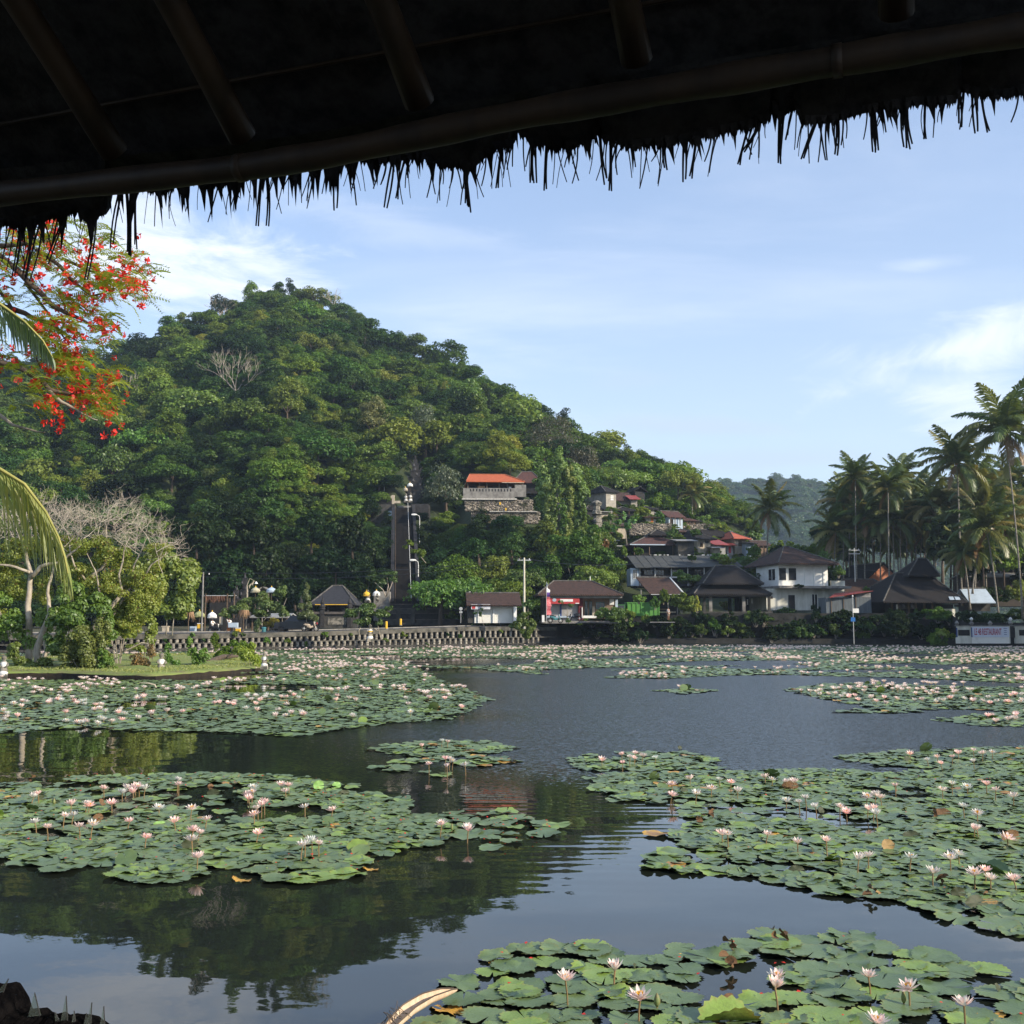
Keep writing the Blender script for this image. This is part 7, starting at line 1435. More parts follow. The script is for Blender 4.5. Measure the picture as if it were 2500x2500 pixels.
# ================================================================ water lilies
def padmat():
    m = bpy.data.materials.new('lily_leaf'); m.use_nodes = True; t = NT(m.node_tree); t.n.clear()
    o = t.add('ShaderNodeOutputMaterial'); b = t.add('ShaderNodeBsdfPrincipled', {'Roughness': .36, 'Specular IOR Level': .32})
    ri = t.add('ShaderNodeNewGeometry').outputs['Random Per Island']; oi = t.add('ShaderNodeObjectInfo').outputs['Random']
    k = t.math('FRACT', t.math('ADD', ri, t.math('MULTIPLY', oi, 3.7)))
    rr_ = t.add('ShaderNodeAttribute', attribute_name='rad').outputs['Fac']; an = t.add('ShaderNodeAttribute', attribute_name='ang').outputs['Fac']
    tc = t.add('ShaderNodeTexCoord').outputs['Object']
    col = t.mix(k, (.105, .158, .066, 1), (.155, .215, .085, 1))
    col = t.mix(t.math('GREATER_THAN', k, .80), col, (.19, .28, .06, 1))                     # younger, yellower leaves
    nz = t.add('ShaderNodeTexNoise', {'Vector': tc, 'Scale': 9.0, 'Detail': 4}).outputs[0]
    col = t.mix(t.math('MULTIPLY', t.ramp(nz, .45, .75), .35), col, (.10, .13, .04, 1))
    vein = t.math('MULTIPLY', t.ramp(t.math('ABSOLUTE', t.math('SUBTRACT', t.math('FRACT', t.math('MULTIPLY', an, 14)), .5)), .06, .0), t.ramp(rr_, 1.0, .1))
    col = t.mix(t.math('MULTIPLY', vein, .55), col, (.15, .25, .09, 1))
    edge = t.math('MULTIPLY', t.ramp(t.math('ADD', rr_, t.math('MULTIPLY', nz, .3)), 1.0, 1.22), t.ramp(k, .25, .6))
    col = t.mix(t.math('MULTIPLY', edge, .5), col, (.27, .22, .07, 1))
    old = t.math('GREATER_THAN', t.math('FRACT', t.math('MULTIPLY', k, 13.7)), .984)
    col = t.mix(old, col, t.mix(t.ramp(nz, .4, .6), (.50, .30, .04, 1), (.30, .15, .05, 1)))
    t.l.new(col, b.inputs['Base Color'])
    t.l.new(t.add('ShaderNodeBump', {'Height': t.math('ADD', nz, t.math('MULTIPLY', vein, .6)), 'Strength': .5, 'Distance': .006}).outputs[0], b.inputs['Normal'])
    t.l.new(b.outputs[0], o.inputs[0]); return m
m_pad = padmat()
def pad_arr(seed, nseg, rings=(0, .45, .8, 1.0), teeth=True, wav=.05):
    """unit lily leaf with slit; returns V, F(quads), rad, ang"""
    r_ = random.Random(seed); V = []; ra = []; an = []; slit = r_.uniform(.04, .12); ph = r_.uniform(0, 6)
    el = r_.uniform(.92, 1.08)
    for ri, R in enumerate(rings):
        for k in range(nseg+1):
            f = k/nseg; a = slit+(2*math.pi-2*slit)*f
            rr_ = R*(1+(.055*(1 if k % 2 else -1)*(.5+r_.random()) if teeth and ri == len(rings)-1 else 0))
            z = wav*R*R*math.sin(a*2+ph)+wav*.7*R**3*math.sin(a*5+ph*2)+(.035*R**4)
            V.append((rr_*math.cos(a)*el, rr_*math.sin(a)/el, z)); ra.append(R); an.append(f)
    n = nseg+1; Fq = [(i*n+k, (i+1)*n+k, (i+1)*n+k+1, i*n+k+1) for i in range(len(rings)-1) for k in range(nseg)]
    return np.array(V), np.array(Fq), np.array(ra), np.array(an)
HERO = []
for i in range(8):
    V, Fq, ra, an = pad_arr(i, 44, (0, .3, .6, .85, 1.0), True, .035 if i < 5 else .10); HERO.append(arrmesh('lily_pad', V, Fq, m_pad, True, {'rad': ra, 'ang': an}))
CURL = []
for i in range(3):
    V, Fq, ra, an = pad_arr(20+i, 36, (0, .3, .6, .85, 1.0)); V = V.copy(); V[:, 2] += .55*np.abs(V[:, 1])**1.6; V[:, 1] *= .75; CURL.append(arrmesh('curled_pad', V, Fq, m_pad, True, {'rad': ra, 'ang': an}))
S = 2500/1932.0
def A(pts): return [(x*S, y*S) for x, y in pts]
PATCH = {
 'near right': dict(poly=A([(840, 1832), (880, 1812), (1000, 1788), (1150, 1772), (1300, 1785), (1460, 1768), (1640, 1768), (1780, 1776), (1870, 1822), (1932, 1815), (2100, 1790), (2200, 2200), (700, 2200), (700, 2000), (800, 1915), (835, 1870)]), r=.150, sp=.235, dens=.93),
 'wide right': dict(poly=A([(1110, 1470), (1250, 1457), (1450, 1452), (1700, 1457), (1932, 1452), (2100, 1450), (2100, 1790), (1932, 1747), (1780, 1732), (1640, 1692), (1500, 1662), (1330, 1652), (1240, 1642), (1220, 1620), (1290, 1598), (1205, 1578), (1280, 1560), (1330, 1545), (1200, 1520), (1130, 1490)]), r=.135, sp=.165, dens=.93),
 'upper right': dict(poly=A([(1590, 1432), (1700, 1418), (1932, 1411), (2100, 1411), (2100, 1445), (1932, 1452), (1800, 1456), (1700, 1448), (1640, 1446)]), r=.15, sp=.21, dens=.93),
 'small centre right': dict(poly=A([(1055, 1435), (1150, 1420), (1260, 1420), (1350, 1432), (1340, 1446), (1200, 1460), (1090, 1452)]), r=.15, sp=.21, dens=.9),
 'two-lobed centre': dict(poly=A([(697, 1411), (800, 1399), (900, 1400), (975, 1412), (900, 1424), (985, 1437), (900, 1452), (820, 1464), (697, 1450), (760, 1436), (820, 1430), (730, 1424)]), r=.15, sp=.20, dens=.93),
 'wide left': dict(poly=A([(-160, 1480), (0, 1473), (100, 1470), (200, 1465), (400, 1460), (560, 1466), (700, 1488), (790, 1530), (850, 1560), (830, 1590), (770, 1618), (700, 1640), (600, 1658), (500, 1660), (420, 1650), (330, 1663), (180, 1655), (40, 1635), (0, 1612), (-160, 1605)]), r=.135, sp=.165, dens=.97),
 'loose middle': dict(poly=A([(800, 1540), (880, 1530), (1030, 1545), (1055, 1580), (960, 1610), (840, 1592)]), r=.15, sp=.25, dens=.6),
 'far left': dict(poly=A([(-160, 1290), (0, 1283), (300, 1284), (480, 1268), (520, 1254), (640, 1240), (760, 1245), (820, 1280), (925, 1320), (850, 1355), (700, 1372), (550, 1388), (300, 1378), (100, 1376), (0, 1386), (-160, 1386)]), holes=[A([(365, 1300), (450, 1290), (600, 1293), (595, 1303), (450, 1308)]), A([(200, 1334), (260, 1322), (330, 1322), (310, 1334), (220, 1338)])], r=.17, sp=.27, dens=.95),
 'far band': dict(poly=[(-300, 1597), (330, 1594), (480, 1590), (660, 1588), (900, 1584), (1150, 1580), (1330, 1577), (1900, 1578), (2300, 1580), (2700, 1582), (2700, 1665), (2500, 1668), (2200, 1655), (1900, 1648), (1780, 1650), (1620, 1658), (1480, 1655), (1300, 1646), (1150, 1632), (1020, 1628), (900, 1634), (820, 1645), (700, 1640), (655, 1624), (560, 1603), (200, 1606), (-300, 1612)],
    holes=[[(900, 1612), (1120, 1606), (1330, 1610), (1300, 1622), (1150, 1628), (960, 1624)], [(1560, 1622), (1700, 1614), (1930, 1612), (2000, 1618), (1880, 1625), (1700, 1627)], [(2050, 1600), (2250, 1596), (2330, 1600), (2200, 1606)], [(1900, 1640), (2100, 1634), (2300, 1638), (2100, 1643)], [(1650, 1592), (1850, 1590), (1900, 1593), (1750, 1596)], [(2330, 1622), (2560, 1616), (2560, 1628), (2400, 1630)], [(1380, 1604), (1560, 1600), (1740, 1603), (1620, 1608), (1450, 1609)], [(2040, 1622), (2240, 1619), (2300, 1625), (2160, 1630)], [(1400, 1632), (1560, 1629), (1620, 1634), (1480, 1638)], [(2360, 1640), (2600, 1634), (2600, 1646), (2440, 1647)], [(1950, 1607), (2050, 1605), (2040, 1610)]], r=.22, sp=.34, dens=.95),
 'middle right': dict(poly=A([(1480, 1302), (1560, 1290), (1700, 1292), (1932, 1298), (2100, 1300), (2100, 1342), (1932, 1347), (1800, 1338), (1700, 1345), (1570, 1345), (1640, 1335), (1560, 1320)]), r=.18, sp=.28, dens=.93),
 'thin right': dict(poly=A([(1750, 1358), (1850, 1348), (2100, 1346), (2100, 1372), (1850, 1370)]), r=.17, sp=.27, dens=.93),
 'tiny middle': dict(poly=A([(1232, 1304), (1290, 1299), (1360, 1303), (1290, 1310)]), r=.17, sp=.26, dens=.95),
}
TPL = {'hi': [pad_arr(40+i, 22, (0, .5, .85, 1.0), True, .06) for i in range(8)], 'mid': [pad_arr(60+i, 12, (0, .6, 1.0), False, .06) for i in range(6)], 'lo': [pad_arr(80+i, 8, (0, 1.0), False, .06) for i in range(4)]}
r_ = np.random.default_rng(21); INST = []; STUFF = {}
def gap(x, y): return pnoise(Vector((x*.16, y*.09, 4.2)))
PTS = {}
for name, pa in PATCH.items():
    W = [G(*p) for p in pa['poly']]; ply = [(p.x, p.y) for p in W]; hs = [[tuple(G(*p))[:2] for p in h] for h in pa.get('holes', [])]
    xs = [p[0] for p in ply]; ys = [p[1] for p in ply]; sp = pa['sp']; res = []
    ny = int((max(ys)-min(ys))/(sp*.87))+1; nx = int((max(xs)-min(xs))/sp)+1
    for j in range(ny):
        for i in range(nx):
            x = min(xs)+(i+.5*(j % 2))*sp+r_.uniform(-.4, .4)*sp; y = min(ys)+j*sp*.87+r_.uniform(-.4, .4)*sp
            if y > 12 and abs(x) > y*.50+1.5: continue
            if not inpoly(x+.25*pnoise(Vector((x*1.3, y*1.3, 0))), y+.5*pnoise(Vector((x*.9, y*.9, 9))), ply) or any(inpoly(x, y, h) for h in hs): continue
            if r_.random() > pa['dens']: continue
            if y > 40 and gap(x, y) > .36: continue
            if 9 < y < 22 and pnoise(Vector((x*.9, y*.55, 6.6))) > .30 and r_.random() < .85: continue
            if y < 9 and pnoise(Vector((x*1.1, y*1.1, 2.2))) > .28: continue
            res.append((x, y))
    PTS[name] = res
allp = sorted([(y, x, n) for n, v in PTS.items() for x, y in v])
inview = [q for q in allp if abs(proj((q[1], q[0], 0))[0]-1250) < 1290 and proj((q[1], q[0], 0))[1] < 2540]
hero = inview[:285]; hs_ = set((q[1], q[0]) for q in hero)
def where(px, py):
    a = "front" if py > 2430 else "middle" if py > 2350 else "back"
    b = "left end" if px < 1250 else "left half" if px < 1600 else "centre" if px < 1950 else "right half" if px < 2250 else "right end"
    return a, b
for i, (y, x, n) in enumerate(hero):
    q = random.Random(i); px, py = proj((x, y, 0)); a, b_ = where(px, py); R = .150*q.uniform(.72, 1.22); curl = q.random() < .02
    lab = ("curled " if curl else "")+(("small " if R < .13 else "broad " if R > .165 else "")+"toothed lily pad in the %s row at the %s of the near patch" % (a, b_) if n == 'near right' else "%s lily pad %s the %s patch's front" % ('small' if R < .13 else 'large' if R > .165 else 'medium', 'at the left end of' if px < 500 else 'left of centre on' if px < 1000 else 'at the loose end of' if px < 1400 else 'left of centre along' if px < 1800 else 'at the middle of' if px < 2100 else 'right of centre on' if px < 2350 else 'at the right end of', n))
    me = CURL[i % 3] if curl else HERO[q.randrange(8)]
    o = inst('lily_pad', me, None, (x, y, .012+.014*q.random()), (q.uniform(-.05, .05), q.uniform(-.05, .05), q.uniform(0, 6.28)), R); tag(o, lab, 'lily pad', 'lily pads floating nearest the camera')
for n, v in PTS.items():
    Vs = []; Fs = []; Rs = []; As = []; off = 0
    for (x, y) in v:
        if (x, y) in hs_: continue
        kind = 'hi' if y < 20 else 'mid' if y < 42 else 'lo'; V, Fq, ra, an = TPL[kind][r_.integers(len(TPL[kind]))]
        R = PATCH[n]['r']*r_.uniform(.7, 1.25); a = r_.uniform(0, 6.28); c, s_ = math.cos(a), math.sin(a); tx, ty = r_.normal(0, .04, 2)
        u = r_.random(); lift = 0
        if u < .005 and y < 45: R *= .75; tx = r_.uniform(.4, 1.1)*(-1 if r_.random() < .5 else 1); lift = abs(math.sin(tx))*R*.8      # leaves pushed up by their neighbours
        X = (V[:, 0]*c-V[:, 1]*s_)*R; Y = (V[:, 0]*s_+V[:, 1]*c)*R; Zz = V[:, 2]*R
        Y2 = Y*math.cos(tx)-Zz*math.sin(tx); Z2 = Y*math.sin(tx)+Zz*math.cos(tx)+X*ty
        Vs.append(np.c_[X+x, Y2+y, Z2+.012+.012*r_.random()+lift]); Fs.append(Fq+off); off += len(V); Rs.append(ra); As.append(an)
    if not Vs: continue
    me = arrmesh('lily_pads', np.vstack(Vs), np.vstack(Fs), m_pad, True, {'rad': np.concatenate(Rs), 'ang': np.concatenate(As)})
    o = inst('lily_leaf_cover', me); tag(o, 'dense floating lily leaves of the %s patch' % n, 'lily pads', None, 'stuff')
# ---------------------------------------------------------------- flowers
m_pet = leafmat('lily_petals', (.90, .74, .72, 1), (.94, .89, .79, 1), trans=.40, orand=.06, gloss=.03, tint=(1, .93, .88, 1))
m_stem = mat('lily_stem', (.26, .16, .08), (.16, .13, .05), 8, .6); m_yel = mat('lily_stamens', (.85, .48, .03), (.75, .36, .02), 30, .7)
def petal(L, W, e0, e1):
    """a pointed cupped petal along +X rising from e0 to e1"""
    n = 4; v = []; f = []; p = Vector((.008, 0, 0)); prof = [.35, .85, 1, .7, .0]
    for i in range(n+1):
        a = rad(e0+(e1-e0)*i/n); w_ = W*prof[i]; v += [p+Vector((-math.sin(a)*(-.2)*w_, -w_, .25*w_)), p.copy(), p+Vector((math.sin(a)*.2*w_, w_, .25*w_))]; p = p+Vector((math.cos(a), 0, math.sin(a)))*L/n
    for i in range(n): b_ = i*3; f += [(b_, b_+1, b_+4, b_+3), (b_+1, b_+2, b_+5, b_+4)]
    return v, f
def ringspec(op): return ((9, .095, .0135, 12+op, 30+op), (8, .088, .0125, 34+op*.7, 52+op*.7), (6, .07, .011, 56+op*.4, 72+op*.3))
def bloom_mesh(seed, op, simple=False):
    q = random.Random(seed); mb = MB()
    for ri, (n, L, W, e0, e1) in enumerate(ringspec(op)):
        if simple and ri == 1: continue
        if simple: W *= 1.5
        for k in range(n):
            v, f = petal(L*q.uniform(.88, 1.08), W, e0+q.uniform(-8, 8), e1+q.uniform(-8, 8)); mb.add(v, f, Matrix.Rotation(2*math.pi*(k+.5*(ri % 2)+q.uniform(-.15, .15))/n, 4, 'Z'))
    return mb
BL = [bloom_mesh(i, o_).mesh('bloom', m_pet, True) for i, o_ in enumerate((4, 10, 18, 28, 0, 14))]
ST = MB()
for k in range(26): a = k*2.399; r0 = .004+.011*(k/26)**.5; ST.tube([(r0*math.cos(a), r0*math.sin(a), 0), (r0*1.5*math.cos(a), r0*1.5*math.sin(a), .030)], [.0016, .0022], 3)
stam = ST.lathe([(.012, 0), (.016, .012), (.008, .018)], 8).mesh('stamens', m_yel)
PETM = [arrmesh('petal', *[np.array(z) for z in petal(1, .145, 8, 34)], m_pet, True) for _ in (0,)]
def flower(px, py, wpx, label, group, parts=False, zh=None, name='water_lily'):
    D = G(px, py, .2).y; q = random.Random(int(px*13+py*7)); zh = zh or q.uniform(.13, .21) if D < 22 else q.uniform(.08, .14); c = G(px, py, zh)
    base = Vector((c.x, c.y, 0)); sc_ = wpx*c.y/F/.165; t = thing(name, label, 'water lily', base, q.uniform(0, 6.28), group); lean = (q.uniform(-.02, .02), q.uniform(-.02, .02))
    z0 = zh-.045*sc_; top = Vector((lean[0], lean[1], z0))
    MB().tube([(0, 0, -.05), (lean[0]*.3, lean[1]*.3, z0*.5), top], [.0065, .006, .006], 6).build('stem', m_stem, t)
    tilt = (q.uniform(-.25, .25), q.uniform(-.25, .25), 0); op = q.choice((4, 10, 18, 28, 0, 14))
    if not parts: inst('bloom', BL[q.randrange(6)], t, top, tilt, sc_)
    else:
        R0 = Euler(tilt).to_matrix().to_4x4()
        for ri, (n, L, W, e0, e1) in enumerate(ringspec(op)):
            for k in range(n):
                M_ = Matrix.Translation(top) @ R0 @ Matrix.Scale(sc_, 4) @ Matrix.Rotation(2*math.pi*(k+.5*(ri % 2))/n, 4, 'Z') @ Matrix.Rotation(-rad((e0+e1)/2-20+q.uniform(-7, 7)), 4, 'Y') @ Matrix.Scale(L*q.uniform(.9, 1.08), 4)
                o = inst('petal', PETM[0], t); o.matrix_local = M_
    inst('stamens', stam, t, top+Vector((0, 0, .012*sc_)), tilt, sc_)
    return t
HF = [(1386, 2376, 54, 'leftmost open lily of the near patch, pale pink on a tall stem'), (1498, 2355, 54, 'pale pink lily right of and behind the leftmost near one'), (1558, 2419, 66, 'wide open cream lily with yellow heart, left front of the near patch'),
      (1891, 2372, 46, 'pinkish lily half hidden behind a cream one in the near patch'), (1898, 2397, 58, 'cream lily with yellow heart standing before the pinkish one'), (2124, 2372, 48, 'cup shaped pale lily on a straight stem in the near patch centre'),
      (2219, 2397, 56, 'open pale lily beside a green curled leaf in the near patch'), (2354, 2437, 58, 'rightmost near lily, creamy and tilted, on a short stem'), (2147, 2482, 66, 'large pale lily cut by the bottom edge of the photo'),
      (1075, 2005, 36, 'cup shaped lily at the loose right end of the left patch'), (1141, 2017, 42, 'flat open yellow hearted lily at the loose right end of the left patch')]
for a in HF: flower(a[0], a[1], a[2], a[3], None, True)
def L_(o, s, pts): return [(o[0]+x/s, o[1]+y/s) for x, y in pts]
R2_ = L_((1600, 1750), 2.147, [(90, 340), (182, 312), (78, 395), (293, 362), (338, 322), (393, 330), (575, 303), (612, 318), (688, 328), (718, 328), (210, 392), (430, 378), (685, 428), (755, 435), (790, 415), (845, 460), (965, 458), (1003, 490), (1105, 405), (1150, 398), (1185, 410), (1110, 470), (1140, 465), (1163, 495), (1258, 350), (1635, 355), (1735, 340), (1780, 370), (1555, 338), (1505, 370), (1617, 458), (1686, 492), (380, 600), (350, 598), (577, 603), (745, 645), (898, 635), (1057, 728), (1115, 715), (1330, 718), (1450, 798), (1690, 570), (1670, 575), (1545, 720), (1590, 700), (1670, 798), (1730, 790), (1755, 830), (1890, 835), (1845, 615), (1875, 402)])
U2_ = L_((1600, 1750), 2.147, [(1338, 185), (1480, 200), (1430, 218), (1555, 200), (1590, 182), (1668, 167), (1712, 180), (1765, 178), (1670, 225), (1503, 235)])
C2_ = L_((850, 1700), 2.147, [(490, 228), (520, 232), (390, 252), (425, 345), (530, 320), (510, 315), (545, 330), (520, 358), (617, 348)]); D2_ = L_((850, 1700), 2.147, [(1435, 295), (1475, 310), (1505, 290), (1500, 315), (1540, 302), (1607, 315), (1330, 322), (1438, 340)])
L2_ = L_((0, 1600), 1.932, [(150, 655), (185, 640), (335, 688), (405, 690), (420, 695), (530, 687), (493, 615), (592, 612), (578, 636), (640, 605), (660, 608), (680, 617), (838, 580), (845, 597), (632, 633), (300, 748), (340, 742), (175, 775), (230, 797), (380, 790), (430, 787), (603, 770), (752, 710), (900, 708), (830, 770), (970, 762), (685, 845), (905, 810), (935, 825), (910, 855), (932, 932), (1170, 648), (1190, 635), (1180, 665), (1195, 612), (1235, 690), (1220, 710), (1250, 680), (1200, 738), (1325, 600), (1365, 600), (1350, 630), (1440, 705), (1563, 717), (1210, 828), (1420, 885), (1440, 870), (1475, 860), (1505, 875)])
for pts, nm, w0 in ((R2_, 'wide right', 1), (U2_, 'upper right', 1), (C2_, 'two-lobed centre', 1), (D2_, 'small centre right', 1), (L2_, 'wide left', 1)):
    for i, (px, py) in enumerate(pts):
        D = G(px, py, .15).y; q = random.Random(i*3+int(px)); near_ = min(((abs(px-a)+abs(py-b_)*2), j) for j, (a, b_) in enumerate(pts) if j != i)
        desc = 'clustered' if near_[0] < 45 else 'single'; sx = min(a for a, b_ in pts); ex = max(a for a, b_ in pts); sy = min(b_ for a, b_ in pts); ey = max(b_ for a, b_ in pts)
        fx, fy = (px-sx)/(ex-sx), (py-sy)/(ey-sy); lab = '%s pale pink lily in the %s %s of the %s patch' % (desc, 'near' if fy > .66 else 'far' if fy < .33 else 'middle', 'left' if fx < .25 else 'left centre' if fx < .5 else 'right centre' if fx < .75 else 'right', nm)
        flower(px, py, .155*q.uniform(.8, 1.15)*F/D, lab, 'water lilies of the %s patch' % nm)
def inhole(n, x, y):
    return False
nf = 0; FP = []
r3 = random.Random(31)
def clusterpts(n, name, seeds, spread):
    v = PTS[name]; res = []; cs = [v[r3.randrange(len(v))] for _ in range(seeds)]
    for _ in range(n):
        if r3.random() < .88: c = cs[r3.randrange(seeds)]; p = (c[0]+r3.gauss(0, spread), c[1]+r3.gauss(0, spread)); c2 = min(v[::7], key=lambda z: (z[0]-p[0])**2+(z[1]-p[1])**2) if False else p
        else: p = v[r3.randrange(len(v))]
        ply = [tuple(G(*a))[:2] for a in PATCH[name]['poly']]
        if inpoly(p[0], p[1], ply) and not any(inpoly(p[0], p[1], [tuple(G(*a))[:2] for a in h]) for h in PATCH[name].get('holes', [])) and not (p[1] > 40 and gap(*p) > .42): res.append(p)
    return res
far = []
for nm, n, sd, sprd in (('far left', 430, 75, .5), ('middle right', 170, 34, .6), ('thin right', 22, 6, .4), ('tiny middle', 3, 1, .3), ('far band', 2900, 260, .75)):
    far += [(p[1], p[0], nm) for p in clusterpts(n, nm, sd, sprd)]
far.sort(); far = [f for f in far if abs(proj((f[1], f[0], .1))[0]-1250) < 1300]
for (y, x, nm) in far[:175]:
    px, py = proj((x, y, .11)); side = 'at the left edge' if px < 250 else 'left of the bent stem' if px < 500 else 'below the island tip' if px < 800 else 'towards the open water' if px < 1250 else 'at the right edge' if px > 2250 else 'in its middle'
    flower(px, py, .225*F/y, 'small pink lily %s of the %s lily field' % (side, nm), 'water lilies of the %s field' % nm)
# the rest: one object, each bloom still a cup of petals on a stem
sm = [bloom_mesh(50+i, o_, True) for i, o_ in enumerate((2, 12, 22))]; SA = [(np.array([tuple(v) for v in m_.v]), np.array([f for f in m_.f])) for m_ in sm]
Vs = []; Fs = []; off = 0
for (y, x, nm) in far[175:]:
    V, Fq = SA[r3.randrange(3)]; k = r3.uniform(1.0, 1.35)*(1.15 if y < 60 else 1.25); a = r3.uniform(0, 6.28); c, s_ = math.cos(a)*k, math.sin(a)*k; h = r3.uniform(.05, .15)
    Vs.append(np.c_[V[:, 0]*c-V[:, 1]*s_+x, V[:, 0]*s_+V[:, 1]*c+y, V[:, 2]*k+h]); Fs.append(Fq+off); off += len(V)
o = inst('far_lily_blossoms', arrmesh('far_lily_blossoms', np.vstack(Vs), np.vstack(Fs), m_pet, True)); tag(o, 'hundreds of tiny pale pink lilies crowding the far lily field', 'water lilies', None, 'stuff')
st = MB()
for (y, x, nm) in far[175:]: 
    if y < 75: st.add([(x-.008, y, 0), (x+.008, y, 0), (x+.008, y, .12), (x-.008, y, .12)], [(0, 1, 2, 3)])
o = st.build('far_lily_stems', m_stem); tag(o, 'thin stems of the far lilies', 'lily stems', None, 'stuff')
# buds
for px, py, wp, lb in ((1604, 2440, 16, 'closed green bud on a short stem beside the wide open near lily'), (2206, 2432, 12, 'small brown green bud below the curled near leaf'), (2052, 2105, 12, 'pinkish brown bud in the wide right patch'), (1103, 2018, 6, 'thin bud between the two loose end lilies'), (132, 1956, 8, 'yellow tipped bud at the left of the left patch')):
    c = G(px, py, .07); t = thing('lily_bud', lb, 'lily bud', (c.x, c.y, 0)); k = wp*c.y/F/.03; MB().tube([(0, 0, -.03), (0, 0, .03)], .006, 6).build('stem', m_stem, t); MB().lathe([(.004, .0), (.014, .02), (.015, .04), (.008, .07), (.001, .085)], 10, (0, 0, .025), k, k).build('bud', mat('bud_green', (.16, .20, .07), (.2, .13, .07), 20, .5), t, True)
# upright and withered leaves
def odd_leaf(px, py, wpx, hpx, m, label, tiltx=1.2, rz=0.0, name='raised_lily_leaf', mesh=None):
    c = G(px, py+hpx*.5, .0); k = wpx*c.y/F/2; o = inst(name, mesh or HERO[5+int(px) % 3], None, c+Vector((0, 0, hpx*.5*c.y/F)), (tiltx, 0, rz), (k, max(k*.6, hpx*c.y/F/2/max(.3, math.sin(tiltx))), k)); tag(o, label, 'lily leaf', 'raised or withered lily leaves')
    if m: o.data = o.data.copy(); o.data.materials.clear(); o.data.materials.append(m)
    return o
m_brown = mat('withered_leaf', (.20, .11, .05), (.06, .035, .02), 12, .8, .006); m_tanl = mat('tan_leaf_back', (.33, .22, .09), (.22, .14, .06), 9, .7); m_dkl = mat('dark_leaf_back', (.035, .05, .02), (.06, .06, .03), 9, .6); m_lime = mat('bright_young_leaf', (.25, .42, .12), (.18, .34, .09), 8, .5); m_yl = mat('yellow_dying_leaf', (.62, .38, .06), (.40, .19, .05), 7, .6, lo=.4, hi=.6)
for a in ((2168, 2065, 34, 30, m_tanl, 'upright tan coloured leaf in the wide right patch', 1.35), (778, 1918, 26, 22, m_lime, 'bright green raised leaf in the far part of the left patch', 1.3), (822, 1917, 20, 14, m_lime, 'crumpled pale green leaf right of the bright raised one', .9), (390, 2013, 30, 10, m_lime, 'whitish green upturned leaf in the left patch centre', .8), (463, 2062, 38, 26, m_dkl, 'dark raised leaf under the biggest lily cluster of the left patch', 1.3),
          (1640, 1925, 0, 0, None, '', 0)):
    if a[2]: odd_leaf(*a[:7], rz=.3)
for i, (px, py, wp, hp) in enumerate(((1930, 1918, 40, 18), (2005, 1978, 18, 14), (2216, 1855, 32, 12), (2190, 1930, 36, 12), (2340, 2180, 34, 26), (2385, 2205, 60, 30), (2410, 2185, 30, 10), (1985, 2078, 30, 14), (2225, 2040, 40, 12), (2470, 2045, 60, 18), (1670, 1930, 26, 12), (2110, 1935, 26, 16), (2300, 1985, 40, 14), (1660, 1825, 12, 8), (255, 1925, 20, 18), (250, 1960, 16, 18), (520, 1935, 30, 14), (840, 1938, 30, 8), (240, 1995, 24, 16), (100, 1950, 24, 16), (1945, 2125, 40, 10), (1780, 2435, 30, 14), (2438, 2415, 22, 24), (1550, 2360, 20, 14))):
    odd_leaf(px, py, wp, hp, m_dkl if i % 3 else m_brown, 'dark %s leaf standing out of the %s patch' % ('folded' if i % 2 else 'curled', 'wide left' if px < 1000 else 'near right' if py > 2300 else 'wide right'), .9+.1*(i % 5), .4*(i % 4))
for px, py, wp, lb in ((1093, 2467, 100, 'large yellow brown dying leaf at the left end of the near patch'), (1765, 2492, 84, 'bright yellow folded leaf at the bottom edge'), (1205, 2348, 36, 'small yellow scrap at the back of the near patch'), (1672, 2338, 60, 'yellowish leaf at the back edge of the near patch'), (905, 2122, 44, 'yellow leaf at the front edge of the left patch'), (590, 2148, 60, 'yellow green leaf at the front edge of the left patch'), (480, 2125, 36, 'brownish yellow leaf at the left patch front'), (2420, 2478, 70, 'olive yellow leaf at the lower right'), (40, 2335, 0, '')):
    if wp: odd_leaf(px, py, wp, 2, m_yl, lb, .06, px*.1)
for px, py, lb in ((1900, 2296, 'dark withered leaf clump at the back of the near patch'), (1790, 2326, 'brown shrivelled leaf on the near patch'), (1778, 2365, 'dead curled leaf and stalk on the near patch'), (2125, 2190, 'brown upright dead leaf at the front of the wide right patch'), (1735, 1995, 'brown dead leaf at the left rim of the wide right patch'), (1712, 2008, 'pale brown dead leaf beside the first one'), (515, 1935, 'bundle of dry stalks in the left patch'), (76, 1908, 'dark upright dead leaf at the left end of the left patch'), (2280, 1993, 'heap of brown dead leaves in the wide right patch'), (2300, 2160, 'yellow brown torn leaf in the wide right patch')):
    c = G(px, py, .02); t = thing('withered_leaf', lb, 'dead leaf', (c.x, c.y, .01), px, 'withered leaves'); q = random.Random(px); 
    for k in range(4): inst('leaf_piece', CURL[k % 3], t, (q.uniform(-.04, .04), q.uniform(-.04, .04), .03+.02*k), (q.uniform(-1.4, 1.4), q.uniform(-.6, .6), q.uniform(0, 6)), q.uniform(.022, .045))
WM = {}
for o in list(bpy.data.objects):
    if o.name.startswith('leaf_piece'):
        k = o.data.name
        if k not in WM: d = o.data.copy(); d.materials.clear(); d.materials.append(m_brown); WM[k] = d
        o.data = WM[k]
